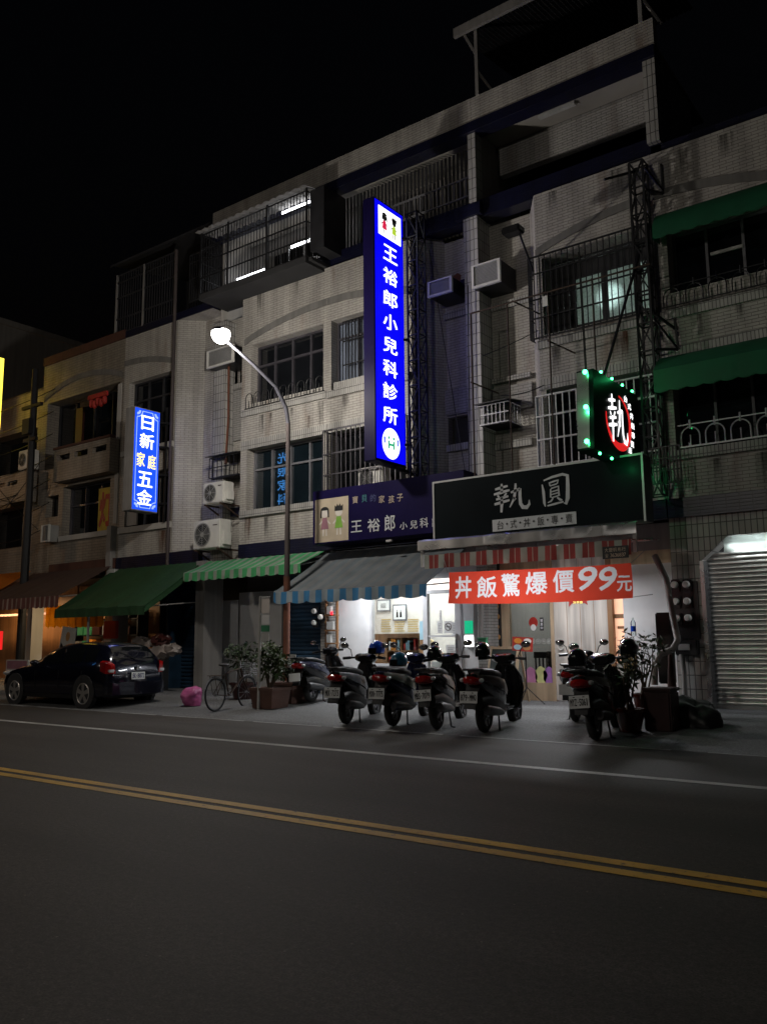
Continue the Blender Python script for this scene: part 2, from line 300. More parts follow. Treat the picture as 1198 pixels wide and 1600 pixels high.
mat('lens_red', (0.32, 0.006, 0.006), 0.12, coat=0.8); mat('lens_clear', (0.55, 0.55, 0.56), 0.1, coat=0.8); mat('lens_amber', (0.7, 0.2, 0.02), 0.15, coat=0.8)
mat('car_navy', (0.004, 0.005, 0.014), 0.2, 0.3, var=0.1, coat=1.0)
mat('car_glass', (0.006, 0.007, 0.008), 0.05, var=0.1, spec=0.8)
mat('helmet_blue', (0.012, 0.06, 0.42), 0.15, coat=1.0); mat('helmet_teal', (0.02, 0.12, 0.22), 0.2, coat=1.0); mat('helmet_black', (0.008, 0.008, 0.01), 0.12, coat=1.0)
mat('scooter_silver', (0.19, 0.20, 0.215), 0.25, 0.5, var=0.1, coat=0.7); mat('scooter_pearl', (0.19, 0.21, 0.185), 0.25, 0.2, var=0.1, coat=0.7)
mat('scooter_black', (0.012, 0.012, 0.014), 0.22, 0.2, coat=0.8); mat('scooter_bronze', (0.07, 0.052, 0.045), 0.3, 0.5, coat=0.6)
mat('scooter_brown', (0.04, 0.018, 0.014), 0.2, 0.3, coat=0.8); mat('scooter_navy', (0.012, 0.018, 0.06), 0.25, 0.3, coat=0.8)
mat('vinyl', (0.02, 0.02, 0.022), 0.55, bump=0.2, bscale=60)
mat('pole_brown', (0.085, 0.068, 0.066), 0.75, 0.2, var=0.5, scale=3, streak=0.6)
mat('lamp_grey', (0.10, 0.10, 0.12), 0.5, 0.3, var=0.3, streak=0.6)
mat('bldg_grey', (0.20, 0.19, 0.175), 0.9, var=0.3, scale=0.3, streak=0.5); mat('roof_red', (0.085, 0.032, 0.022), 0.8, var=0.4, streak=0.4)
cloth_mat('sheet_pale', (0.60, 0.70, 0.64), 0.5, 0.3, 0.4)
mat('bread', (0.45, 0.24, 0.09), 0.6); mat('bag_white', (0.26, 0.22, 0.20), 0.5, var=0.4, bump=0.4, bscale=12)

# ------------------------------------------------------------------ mesh helpers
class MB:
    def __init__(s): s.v = []; s.f = []
    def add(s, vs, fs):
        n = len(s.v); s.v += [Vector(p) for p in vs]; s.f += [tuple(i+n for i in f) for f in fs]; return s
    def quad(s, a, b, c, d): return s.add([a, b, c, d], [(0, 1, 2, 3)])
    def box(s, x0, x1, y0, y1, z0, z1):
        return s.add([(x0, y0, z0), (x1, y0, z0), (x1, y1, z0), (x0, y1, z0), (x0, y0, z1), (x1, y0, z1), (x1, y1, z1), (x0, y1, z1)],
                     [(0, 3, 2, 1), (4, 5, 6, 7), (0, 1, 5, 4), (1, 2, 6, 5), (2, 3, 7, 6), (3, 0, 4, 7)])
    def rbox(s, x0, x1, y0, y1, z0, z1, b=0.02):
        """box with chamfered edges"""
        bm = bmesh.new(); bmesh.ops.create_cube(bm, size=1)
        for v in bm.verts: v.co = Vector(((x0+x1)/2+v.co.x*(x1-x0), (y0+y1)/2+v.co.y*(y1-y0), (z0+z1)/2+v.co.z*(z1-z0)))
        bmesh.ops.bevel(bm, geom=bm.edges[:], offset=b, segments=2, affect='EDGES', clamp_overlap=True)
        bm.verts.index_update(); s.add([v.co.copy() for v in bm.verts], [[v.index for v in f.verts] for f in bm.faces]); bm.free(); return s
    def bar(s, p, q, w, h=None, upv=(0, 0, 1)):
        p = Vector(p); q = Vector(q); d = (q-p).normalized(); u = Vector(upv)
        if abs(d.dot(u)) > 0.98: u = Vector((0, 1, 0))
        a = d.cross(u).normalized()*w/2; b = a.cross(d).normalized()*((h or w)/2)
        vs = [p-a-b, p+a-b, p+a+b, p-a+b, q-a-b, q+a-b, q+a+b, q-a+b]
        return s.add(vs, [(0, 3, 2, 1), (4, 5, 6, 7), (0, 1, 5, 4), (1, 2, 6, 5), (2, 3, 7, 6), (3, 0, 4, 7)])
    def tube(s, path, r, n=8, closed=False, radii=None):
        path = [Vector(p) for p in path]; k = len(path); rings = []
        prev = None
        for i, p in enumerate(path):
            if closed: d = (path[(i+1) % k]-path[i-1]).normalized()
            else: d = (path[min(i+1, k-1)]-path[max(i-1, 0)]).normalized()
            u = prev if prev is not None else (Vector((0, 0, 1)) if abs(d.z) < 0.9 else Vector((1, 0, 0)))
            a = d.cross(u)
            if a.length < 1e-4: a = d.cross(Vector((0.3, 1, 0.2)))
            a.normalize(); b = a.cross(d).normalized(); prev = b
            rr = radii[i] if radii else r
            rings.append([p+(a*math.cos(t*2*math.pi/n)+b*math.sin(t*2*math.pi/n))*rr for t in range(n)])
        return s.loft(rings, caps=not closed, closed=closed)
    def loft(s, rings, caps=True, closed=False):
        n = len(rings[0]); vs = [p for r in rings for p in r]; fs = []
        k = len(rings)
        for i in range(k if closed else k-1):
            j = (i+1) % k
            for t in range(n):
                u = (t+1) % n; fs.append((i*n+t, i*n+u, j*n+u, j*n+t))
        if caps: fs.append(tuple(range(n-1, -1, -1))); fs.append(tuple((k-1)*n+t for t in range(n)))
        return s.add(vs, fs)
    def grid(s, rows):
        n = len(rows[0]); fs = []
        for i in range(len(rows)-1):
            for t in range(n-1): fs.append((i*n+t, i*n+t+1, (i+1)*n+t+1, (i+1)*n+t))
        return s.add([p for r in rows for p in r], fs)
    def lathe(s, prof, c, axis='z', n=20):
        """prof: list of (radius, height)"""
        c = Vector(c); rings = []
        for r, h in prof:
            ring = []
            for t in range(n):
                a = 2*math.pi*t/n; x, y = r*math.cos(a), r*math.sin(a)
                ring.append(c+Vector({'z': (x, y, h), 'y': (x, h, y), 'x': (h, x, y)}[axis]))
            rings.append(ring)
        return s.loft(rings)
    def ell(s, c, r, n=16, m=10, z0=-1.0, z1=1.0):
        c = Vector(c); rings = []
        for i in range(m+1):
            a = math.asin(z0)+(math.asin(z1)-math.asin(z0))*i/m
            rings.append([c+Vector((r[0]*max(0.002, math.cos(a))*math.cos(2*math.pi*t/n), r[1]*max(0.002, math.cos(a))*math.sin(2*math.pi*t/n), r[2]*math.sin(a))) for t in range(n)])
        return s.loft(rings)
    def prism(s, pts, thick):
        """pts: planar loop of 3D points; thick: offset vector"""
        pts = [Vector(p) for p in pts]; t = Vector(thick); n = len(pts)
        fs = [tuple(range(n)), tuple(range(2*n-1, n-1, -1))]+[(i, i+n, (i+1) % n+n, (i+1) % n) for i in range(n)]
        return s.add(pts+[p+t for p in pts], fs)
    def torus(s, c, R_, r, axis='x', n=28, m=8):
        c = Vector(c); path = []
        for t in range(n):
            a = 2*math.pi*t/n; x, y = R_*math.cos(a), R_*math.sin(a)
            path.append(c+Vector({'x': (0, x, y), 'y': (x, 0, y), 'z': (x, y, 0)}[axis]))
        return s.tube(path, r, m, closed=True)
    def xf(s, M):
        s.v = [M @ p for p in s.v]; return s
    def build(s, name, material, parent=None, world=True, smooth=False, fixn=True):
        me = bpy.data.meshes.new(name)
        me.from_pydata([tuple(p) for p in s.v], [], s.f)
        bm = bmesh.new(); bm.from_mesh(me)
        if fixn: bmesh.ops.recalc_face_normals(bm, faces=bm.faces[:])
        uvl = bm.loops.layers.uv.new('uv')
        for f in bm.faces:
            nn = f.normal
            if abs(nn.z) < 0.75:
                t = Vector((-nn.y, nn.x, 0))
                if t.length < 1e-6: t = Vector((1, 0, 0))
                t.normalize()
                if abs(t.x) > 0.9: t = Vector((1, 0, 0))
                elif abs(t.y) > 0.9: t = Vector((0, 1, 0))
                if abs(t.x) > abs(t.y) and t.x < 0: t = -t
                k = max(0.3, math.sqrt(max(0, 1-nn.z*nn.z)))
                for lp in f.loops: lp[uvl].uv = (lp.vert.co.dot(t), lp.vert.co.z/k)
            else:
                for lp in f.loops: lp[uvl].uv = (lp.vert.co.x, lp.vert.co.y)
            f.smooth = smooth
        bm.to_mesh(me); bm.free()
        if smooth:
            try: me.set_sharp_from_angle(angle=R(42))
            except Exception: pass
        if world and parent is not None:
            me.transform(WM[parent.name].inverted())
        o = bpy.data.objects.new(name, me); COL.objects.link(o)
        me.materials.append(MATS[material])
        if parent is not None: o.parent = parent; WM[o.name] = WM[parent.name].copy()
        else: WM[o.name] = Matrix.Identity(4)
        return o
WM = {}
def tag(o, label=None, cat=None, group=None, kind=None):
    if label: o['label'] = label
    if cat: o['category'] = cat
    if group: o['group'] = group
    if kind: o['kind'] = kind
    return o
def thing(name, label, cat, loc=(0, 0, 0), rz=0.0, group=None):
    o = bpy.data.objects.new(name, None); COL.objects.link(o); o.empty_display_size = 0.2
    o.location = loc; o.rotation_euler = (0, 0, rz)
    WM[o.name] = Matrix.Translation(loc) @ Matrix.Rotation(rz, 4, 'Z')
    return tag(o, label, cat, group)
V = Vector
# ------------------------------------------------------------------ lettering
_GC = {}
def _glyph0(ch):
    if ch in _GC: return _GC[ch]
    cu = bpy.data.curves.new('glyph', 'FONT'); cu.body = ch; cu.size = 1; cu.resolution_u = 3
    ob = bpy.data.objects.new('glyph', cu); COL.objects.link(ob)
    bpy.context.view_layer.update(); dg = bpy.context.evaluated_depsgraph_get()
    me = bpy.data.meshes.new_from_object(ob.evaluated_get(dg))
    vs = [v.co.copy() for v in me.vertices]; fs = [tuple(p.vertices) for p in me.polygons]
    bpy.data.objects.remove(ob); bpy.data.curves.remove(cu); bpy.data.meshes.remove(me)
    if vs:
        x0 = min(v.x for v in vs); x1 = max(v.x for v in vs); y0 = min(v.y for v in vs); y1 = max(v.y for v in vs)
        vs = [Vector(((v.x-x0)/max(1e-6, x1-x0), (v.y-y0)/max(1e-6, y1-y0), 0)) for v in vs]
    _GC[ch] = (vs, fs); return _GC[ch]
def glyph(ch, bold=0.0):
    """unit square outline; heavier weights overprint the outline a little shifted, each print a hair prouder"""
    vs, fs = _glyph0(ch)
    if not bold: return vs, fs
    key = (ch, bold)
    if key in _GC: return _GC[key]
    V2, F2 = [], []; k = 1/(1+2*bold)
    for i, (dx, dy) in enumerate(((0, 0), (1, 0), (-1, 0), (0, 1), (0, -1), (.7, .7), (-.7, .7), (.7, -.7), (-.7, -.7))):
        n = len(V2); V2 += [Vector((0.5+(p.x-0.5+dx*bold)*k, 0.5+(p.y-0.5+dy*bold)*k, 0.0004*i)) for p in vs]; F2 += [tuple(a+n for a in f) for f in fs]
    _GC[key] = (V2, F2); return _GC[key]
class Sheet:
    """a flat face to letter on: origin (lower left), unit across, unit up, unit outwards"""
    def __init__(s, o, ux, uy, un): s.o = V(o); s.ux = V(ux).normalized(); s.uy = V(uy).normalized(); s.un = V(un).normalized()
    def p(s, u, v, d=0.004): return s.o+s.ux*u+s.uy*v+s.un*d
    def text(s, mb, ch, u, v, w, h, bold=0.0, shear=0.0, d=0.006):
        vs, fs = glyph(ch, bold)
        mb.add([s.p(u+(p.x+shear*(p.y-0.5))*w, v+p.y*h, d+p.z) for p in vs], fs); return mb
    def row(s, mb, txt, u, v, w, h, gap=0.15, **k):
        n = len(txt); cw = w/(n+(n-1)*gap)
        for i, c in enumerate(txt):
            if c != ' ':
                nar = 0.45 if c in '1I|' else (0.35 if c in '-·.◆' else 1.0); hh = h
                vv = v
                if c in '-·◆': hh = h*0.16 if c == '-' else h*0.3; vv = v+h*0.42
                s.text(mb, c, u+i*cw*(1+gap)+cw*(1-nar)/2, vv, cw*nar, hh, **k)
        return mb
    def rect(s, mb, u0, u1, v0, v1, d=0.004):
        return mb.quad(s.p(u0, v0, d), s.p(u1, v0, d), s.p(u1, v1, d), s.p(u0, v1, d))
    def disc(s, mb, u, v, ru, rv, d=0.005, n=28, a0=0, a1=2*math.pi):
        return mb.add([s.p(u+ru*math.cos(a0+(a1-a0)*t/n), v+rv*math.sin(a0+(a1-a0)*t/n), d) for t in range(n)], [tuple(range(n))])
    def ring(s, mb, u, v, ru, rv, k=0.85, d=0.005, n=36, a0=0.0, a1=2*math.pi):
        """ring or arc whose width tapers when k is a function of t"""
        A = []; B = []
        for t in range(n+1):
            a = a0+(a1-a0)*t/n; kk = k(t/n) if callable(k) else k
            A.append(s.p(u+ru*math.cos(a), v+rv*math.sin(a), d)); B.append(s.p(u+ru*kk*math.cos(a), v+rv*kk*math.sin(a), d))
        return mb.grid([A, B])
    def poly(s, mb, pts, d=0.005): return mb.add([s.p(a, b, d) for a, b in pts], [tuple(range(len(pts)))])
    def stroke(s, mb, pts, d=0.006):
        """brush stroke: (u, v, width) points"""
        L = []; Rr = []
        for i, (u, v, w) in enumerate(pts):
            a = pts[max(0, i-1)]; b = pts[min(len(pts)-1, i+1)]; du, dv = b[0]-a[0], b[1]-a[1]; ln = math.hypot(du, dv) or 1
            nx, ny = -dv/ln*w/2, du/ln*w/2
            L.append(s.p(u+nx, v+ny, d)); Rr.append(s.p(u-nx, v-ny, d))
        return mb.grid([L, Rr])
# ------------------------------------------------------------------ facade helpers
YF, YR = 15.3, 15.85
def wall(mb, x0, x1, z0, z1, Y, holes=(), depth=0.25):
    xs = sorted({x0, x1, *[h[0] for h in holes], *[h[1] for h in holes]}); zs = sorted({z0, z1, *[h[2] for h in holes], *[h[3] for h in holes]})
    xs = [x for x in xs if x0 <= x <= x1]; zs = [z for z in zs if z0 <= z <= z1]
    for i in range(len(xs)-1):
        for j in range(len(zs)-1):
            cx, cz = (xs[i]+xs[i+1])/2, (zs[j]+zs[j+1])/2
            if any(h[0] < cx < h[1] and h[2] < cz < h[3] for h in holes): continue
            mb.quad((xs[i], Y, zs[j]), (xs[i+1], Y, zs[j]), (xs[i+1], Y, zs[j+1]), (xs[i], Y, zs[j+1]))
    for a, b, c, d in holes:
        mb.quad((a, Y, c), (a, Y+depth, c), (a, Y+depth, d), (a, Y, d)); mb.quad((b, Y, c), (b, Y, d), (b, Y+depth, d), (b, Y+depth, c))
        mb.quad((a, Y, d), (a, Y+depth, d), (b, Y+depth, d), (b, Y, d)); mb.quad((a, Y, c), (b, Y, c), (b, Y+depth, c), (a, Y+depth, c))
    return mb
def window(parent, x0, x1, z0, z1, Y, cols=4, transom=None, fmat='frame_bronze', pmat='dark_glass', fw=0.05, pane_y=0.03, name='window', fracs=None):
    f = MB()
    f.box(x0, x0+fw, Y-0.03, Y+0.05, z0, z1).box(x1-fw, x1, Y-0.03, Y+0.05, z0, z1)
    f.box(x0+fw, x1-fw, Y-0.03, Y+0.05, z0, z0+fw).box(x0+fw, x1-fw, Y-0.03, Y+0.05, z1-fw, z1)
    zz = [z0+fw, z1-fw]
    if transom: f.box(x0+fw, x1-fw, Y-0.025, Y+0.045, transom-fw/2, transom+fw/2)
    fr = fracs or [i/cols for i in range(1, cols)]
    for t in fr:
        xm = x0+(x1-x0)*t; f.box(xm-fw/2, xm+fw/2, Y-0.02, Y+0.04, z0+fw, (transom-fw/2) if transom else z1-fw)
        if transom: f.box(xm-fw/2, xm+fw/2, Y-0.02, Y+0.04, transom+fw/2, z1-fw)
    o = f.build(name, fmat, parent)
    MB().box(x0+0.01, x1-0.01, Y+pane_y, Y+pane_y+0.008, z0+0.01, z1-0.01).build('pane', pmat, o)
    return o
def grille(parent, x0, x1, z0, z1, Y, n=12, rows=(), r=0.009, fmat='iron_black', frame=True, depth=0.0, name='window_grille'):
    g = MB()
    for i in range(n+1):
        x = x0+(x1-x0)*i/n; g.box(x-r, x+r, Y-r, Y+r, z0, z1)
    for z in list(rows)+([z0, z1] if frame else []): g.box(x0, x1, Y-r*1.4-0.004, Y+r*1.4+0.004, z-r*1.4, z+r*1.4)
    if depth:
        for x in (x0, x1):
            for k in range(1, 4): g.box(x-r, x+r, Y+depth*k/4-r, Y+depth*k/4+r, z0, z1)
            for z in list(rows)+[z0, z1]: g.box(x-r, x+r, Y, Y+depth, z-r, z+r)
    return g.build(name, fmat, parent)
def arch_rail(parent, x0, x1, z0, h, Y, n, r=0.012, fmat='iron_black', name='railing', rise=0.06, spikes=True):
    g = MB(); w = (x1-x0)/n
    g.box(x0, x1, Y-r, Y+r, z0+0.01, z0+0.01+2*r)
    if spikes: g.box(x0, x1, Y-r*0.7, Y+r*0.7, z0+h+rise*0.5, z0+h+rise*0.5+r*1.4)
    for i in range(n):
        a = x0+i*w; k = w*0.38
        pts = [(a+w/2-k, Y, z0+0.02), (a+w/2-k, Y, z0+h-k)]+[(a+w/2-k*math.cos(math.pi*t/10), Y, z0+h-k+k*math.sin(math.pi*t/10)) for t in range(1, 10)]+[(a+w/2+k, Y, z0+h-k), (a+w/2+k, Y, z0+0.02)]
        g.tube(pts, r, 6)
        if spikes: g.tube([(a+w/2, Y, z0+0.02), (a+w/2, Y, z0+h*0.62)], r*0.9, 6); g.tube([(a+w/2, Y, z0+h-0.03), (a+w/2, Y, z0+h+rise+0.05)], r*1.3, 6)
        else: g.tube([(a+w/2, Y, z0+0.02), (a+w/2, Y, z0+h*0.55)], r*0.9, 6)
    return g.build(name, fmat, parent)
def truss(mb, p, q, w, d, n, r=0.02):
    """lattice column between p and q; w along x, d along y"""
    p, q = V(p), V(q); c = [V((-w/2, -d/2, 0)), V((w/2, -d/2, 0)), V((w/2, d/2, 0)), V((-w/2, d/2, 0))]
    for k in c: mb.bar(p+k, q+k, r*2)
    for i in range(n+1):
        m = p+(q-p)*i/n
        for a in range(4): mb.bar(m+c[a], m+c[(a+1) % 4], r*1.3)
        if i < n:
            m2 = p+(q-p)*(i+1)/n
            for a in range(4):
                s0, s1 = (a, (a+1) % 4) if i % 2 else ((a+1) % 4, a)
                mb.bar(m+c[s0], m2+c[s1], r*1.2)
    return mb
def awning(name, label, x0, x1, yt, zt, yf, zf, vh, cloth, vmat, scallop=0.0, per=0.3, top_back=None, arms=True, sag=0.05, side_val=False, loc=None, group=None):
    t = thing(name, label, 'awning', ((x0+x1)/2, yt, zf), 0, group)
    rows = []; K = 9; N = 60
    for i in range(K):
        s = i/(K-1); row = []
        for j in range(N+1):
            u = j/N; row.append(V((x0+(x1-x0)*u, yt+(yf-yt)*s, zt+(zf-zt)*s-sag*math.sin(math.pi*s)*(0.7+0.3*math.sin(u*17))+0.012*s*math.sin((x1-x0)*u*9+s*2.5)+0.006*math.sin((x1-x0)*u*23-s*4))))
        rows.append(row)
    mb = MB().grid(rows); lo = [[p-V((0, 0, 0.012)) for p in r] for r in rows]; mb.grid(lo)
    mb.grid([rows[0], lo[0]]).grid([rows[-1], lo[-1]]).grid([[r[0] for r in rows], [r[0] for r in lo]]).grid([[r[-1] for r in rows], [r[-1] for r in lo]])
    c = mb.build('canopy_cloth', cloth, t, smooth=True)
    vb = MB(); n = max(8, int((x1-x0)/0.03)); top = []; bot = []
    for j in range(n+1):
        x = x0+(x1-x0)*j/n; wv = 0.012*math.sin(x*9)+0.006*math.sin(x*23)
        top.append(V((x, yf-0.006, zf))); bot.append(V((x, yf-0.012+wv, zf-vh+scallop*(1-math.sqrt(max(0, 1-(2*(((x-x0)/per) % 1)-1)**2))))))
    vb.grid([top, bot]); vb.grid([[p+V((0, 0.008, 0)) for p in top], [p+V((0, 0.008, 0)) for p in bot]])
    if side_val:
        for xs in (x0, x1):
            A = []; B = []
            for j in range(25):
                s = j/24; A.append(V((xs, yt+(yf-yt)*s, zt+(zf-zt)*s))); B.append(A[-1]-V((0, 0, vh*0.8-0.5*scallop*abs(math.sin(s*math.pi*5)))))
            vb.grid([A, B])
    vb.build('valance', vmat, t)
    if arms:
        ab = MB()
        for x in (x0+0.12, x1-0.12): ab.tube([(x, yt, zf+0.15), (x, yf+0.03, zf-0.02)], 0.018, 6)
        ab.tube([(x0, yf+0.02, zf-0.015), (x1, yf+0.02, zf-0.015)], 0.02, 6)
        ab.build('awning_frame', 'pipe_grey', t)
    return t
def wire(mb, p, q, sag=0.1, r=0.008, n=8):
    p, q = V(p), V(q)
    return mb.tube([p+(q-p)*(i/n)-V((0, 0, sag*4*(i/n)*(1-i/n))) for i in range(n+1)], r, 5)
def leaves(mb, c, rad, n, size, rng, droop=0.2):
    c = V(c)
    for _ in range(n):
        while True:
            d = V((rng.uniform(-1, 1), rng.uniform(-1, 1), rng.uniform(-1, 1)))
            if 0.15 < d.length < 1: break
        p = c+V((d.x*rad[0], d.y*rad[1], d.z*rad[2])); a = V((rng.uniform(-1, 1), rng.uniform(-1, 1), rng.uniform(-0.8, 0.5)-droop)).normalized()
        b = a.cross(V((rng.uniform(-1, 1), rng.uniform(-1, 1), 1))).normalized(); L = size*rng.uniform(0.6, 1.3); W = L*0.22
        mid = p+a*L*0.5+V((0, 0, 0.06*L))
        mb.add([p, mid+b*W, p+a*L, mid-b*W], [(0, 1, 2, 3)])
    return mb

# ------------------------------------------------------------------ the ground
def gz(y): return 0.0 if y < 10.75 else min(0.15, 0.15*(y-10.75)/2.6)
def struct(name, mb, m):
    o = mb.build(name, m); return tag(o, kind='structure')
struct('ground', MB().quad((-400, -300, -0.012), (300, -300, -0.012), (300, 500, -0.012), (-400, 500, -0.012)), 'asphalt_edge')
struct('road', MB().quad((-120, -6, 0), (60, -6, 0), (60, 10.74, 0), (-120, 10.74, 0)), 'asphalt')
_xs = [-60+2*i for i in range(41)]
pv = MB()
for _y0, _y1 in [(10.74, 11.4), (11.4, 12.0), (12.0, 12.7), (12.7, 13.35), (13.35, 15.2), (15.2, 19.0)]:
    pv.grid([[V((x, _y0, gz(_y0)+0.001)) for x in _xs], [V((x, _y1, gz(_y1)+0.001)) for x in _xs]])
pv.quad((-120, 10.74, 0.001), (-60, 10.74, 0.001), (-60, 13.35, 0.151), (-120, 13.35, 0.151))
struct('pavement', pv, 'pavement')
def line(y, w, m, x0=-120, x1=40): return struct('road_marking', MB().quad((x0, y-w/2, 0.004), (x1, y-w/2, 0.004), (x1, y+w/2, 0.004), (x0, y+w/2, 0.004)), m)
line(5.02, 0.12, 'paint_yellow'); line(5.22, 0.12, 'paint_yellow'); line(8.48, 0.14, 'paint_white')
_e = MB()
_rg = random.Random(3); _x = -40.0
while _x < 10:
    L = _rg.uniform(0.5, 3.2); wv = _rg.uniform(0.03, 0.065)
    _e.quad((_x, 10.70-wv/2, 0.004), (_x+L, 10.70-wv/2, 0.004), (_x+L, 10.70+wv/2, 0.004), (_x, 10.70+wv/2, 0.004)); _x += L+_rg.uniform(0.0, 0.45)
struct('edge_marking', _e, 'paint_white')

# ------------------------------------------------------------------ the row of houses
def house(label, x0): return thing('townhouse', label, 'house', (x0, YF, 0.0), 0, 'terraced houses along the far side of the road')
hA0 = house('dark narrow townhouse front at the far left edge beside the yellow sign', -29.4)
hA1 = house('brown brick townhouse with slotted balcony wall and red coping', -25.3)
hA2 = house('pale plastered townhouse with barred roof cage behind the blue hardware sign', -21.2)
hB1 = house('tiled townhouse with lit barred balcony on top and green striped awning below', -17.2)
hB2 = house('tiled townhouse behind the tall blue clinic sign', -13.1)
hC1 = house('tiled townhouse with glowing barred window above the black shop signboard', -9.0)
hC2 = house('tiled townhouse at right edge with green window awnings and steel shutter', -5.0)
ZG, ZB, ZT = 3.5, 3.85, 10.6
# --- B1 / B2 main bays
b = MB(); wall(b, -16.1, -13.1, ZB, ZT, YF, [(-15.85, -13.24, 4.72, 6.35), (-15.75, -13.24, 7.55, 9.16)], 0.35)
b.quad((-16.1, YF, ZB), (-16.1, YF, ZT), (-16.1, YR, ZT), (-16.1, YR, ZB)); wall(b, -17.25, -16.1, ZG, 10.35, YR, [(-16.95, -16.45, 8.45, 9.15)], 0.2)
b.quad((-16.1, YF, ZT), (-13.1, YF, ZT), (-13.1, 16.4, ZT), (-16.1, 16.4, ZT))
b.build('wall', 'tile_white', hB1)
b = MB(); wall(b, -13.1, -10.42, ZB, ZT, YF, [(-13.03, -10.8, 4.72, 6.35), (-12.98, -11.0, 7.37, 9.18)], 0.35)
b.quad((-10.42, YF, ZB), (-10.0, YR, ZB), (-10.0, YR, ZT-0.05), (-10.42, YF, ZT-0.05)); wall(b, -10.0, -9.15, ZG, ZT-0.1, YR, [(-10.0, -9.45, 5.7, 6.33)], 0.25)
b.quad((-13.1, YF, ZT), (-10.42, YF, ZT), (-10.0, YR, ZT), (-13.1, YR, ZT))
b.build('wall', 'tile_white', hB2)
b = MB(); b.box(-9.16, -8.80, YF+0.02, YR+0.1, ZG, ZT+0.02)
b.box(-9.0, -8.80, YF+0.02, YF+0.3, ZT+0.35, 12.62); b.build('pier', 'tile_stack', hC1)
b = MB(); b.box(-17.4, -16.95, YF+0.18, YR+0.1, ZG, 10.2); b.build('pier', 'tile_stack', hB1)
b = MB(); wall(b, -7.42, -5.0, ZB, ZT, YF, [(-7.3, -5.08, 4.72, 6.35), (-7.3, -5.1, 7.5, 9.16)], 0.45)
b.quad((-7.42, YF, ZB), (-7.42, YF, ZT), (-7.8, YR, ZT-0.1), (-7.8, YR, ZB)); wall(b, -8.8, -7.8, ZG, ZT-0.05, YR)
b.quad((-7.42, YF, ZT), (-5.0, YF, ZT), (-5.0, 16.4, ZT), (-7.42, 16.4, ZT)); b.quad((-8.8, YR, ZT-0.05), (-7.42, YR, ZT-0.05), (-7.42, 16.4, ZT-0.05), (-8.8, 16.4, ZT-0.05))
b.build('wall', 'tile_white', hC1)
b = MB(); wall(b, -5.0, 4.0, ZB, ZT, YF, [(-4.78, -2.2, 4.72, 6.45), (-4.72, -1.9, 7.72, 9.0)], 0.4)
b.quad((-5.0, YF, ZT), (4.0, YF, ZT), (4.0, 18, ZT), (-5.0, 18, ZT)); b.quad((4, YF, 0), (4, YF, ZT), (4, 25, ZT), (4, 25, 0))
b.build('wall', 'tile_white', hC2)
# splayed inner walls of the light wells, steps and ledges in the recess
def ledge(par, x0, x1, z, Y=YR, d=0.09, h=0.16): MB().box(x0, x1, Y-d, Y-0.003, z-h, z).build('ledge', 'tile_soldier', par)
ledge(hB2, -10.0, -9.17, 8.78); ledge(hB2, -10.0, -9.17, 5.68); ledge(hC1, -8.78, -7.85, 8.68); ledge(hC1, -8.78, -7.85, 6.95, d=0.14, h=0.1); ledge(hC1, -8.78, -7.9, 5.55)
MB().box(-10.0, -9.18, YR-0.10, YR-0.003, 6.36, 6.95).build('lintel', 'tile_grey', hB2)
MB().box(-8.78, -7.85, YR-0.10, YR-0.003, 6.2, 6.75).build('lintel', 'tile_grey', hC1)
ledge(hB1, -16.94, -16.12, 8.42); MB().box(-16.94, -16.12, YR-0.06, YR-0.003, 8.42-1.6, 8.25).build('lintel', 'tile_grey', hB1)
MB().box(-9.98, -9.47, YR+0.18, YR+0.2, 5.71, 6.32).build('window', 'interior_dark', hB2)
# soldier courses over and under openings
def soldier(par, x0, x1, z, h=0.23, p=0.012): MB().box(x0, x1, YF-p, YF-0.002, z, z+h).build('soldier_course', 'tile_soldier', par)
soldier(hC1, -7.45, -5.01, 6.35); soldier(hC2, -4.99, 4, 6.45); soldier(hB2, -13.09, -10.45, 6.35); soldier(hB1, -16.09, -13.11, 6.35)
def sill(par, x0, x1, z, h=0.17, p=0.07): MB().box(x0, x1, YF-p, YF-0.002, z-h, z).build('sill', 'tile_soldier', par)
for par, x0, x1 in ((hB1, -16.05, -13.1), (hB2, -13.09, -10.44), (hC1, -7.42, -5.02), (hC2, -4.98, 4.0)):
    sill(par, x0, x1, 4.72); sill(par, x0, x1, 7.38 if par is not hB1 else 7.40)
# blue tile band over the shops and at the foot of the top storey
for par, x0, x1 in ((hB1, -16.05, -13.1), (hB2, -13.1, -9.17), (hC2, -4.98, 4.0), (hC1, -8.78, -5.0)):
    MB().box(x0, x1, YF-0.08, YF+0.1, ZG, ZB-0.003).build('blue_band', 'tile_blue', par)
for par, x0, x1, y0 in ((hB1, -17.2, -13.1, 15.42), (hB2, -13.1, -9.02, 15.42), (hC1, -8.98, -4.75, 15.42)):
    MB().box(x0, x1, y0, y0+0.35, ZT+0.004, ZT+0.42).build('blue_band', 'tile_blue', par)
MB().box(-9.35, -8.7, YF-0.03, YF+0.09, ZT+0.03, ZT+0.3).build('pier_cap', 'tile_blue', hC1)
MB().box(-4.95, 4.0, YF+0.12, YF+1.4, ZT+0.01, ZT+0.22).build('blue_band', 'tile_blue', hC2)
MB().box(-16.9, -16.15, YR-0.13, YR-0.004, 4.72, 4.95).build('blue_band', 'tile_blue', hB1)
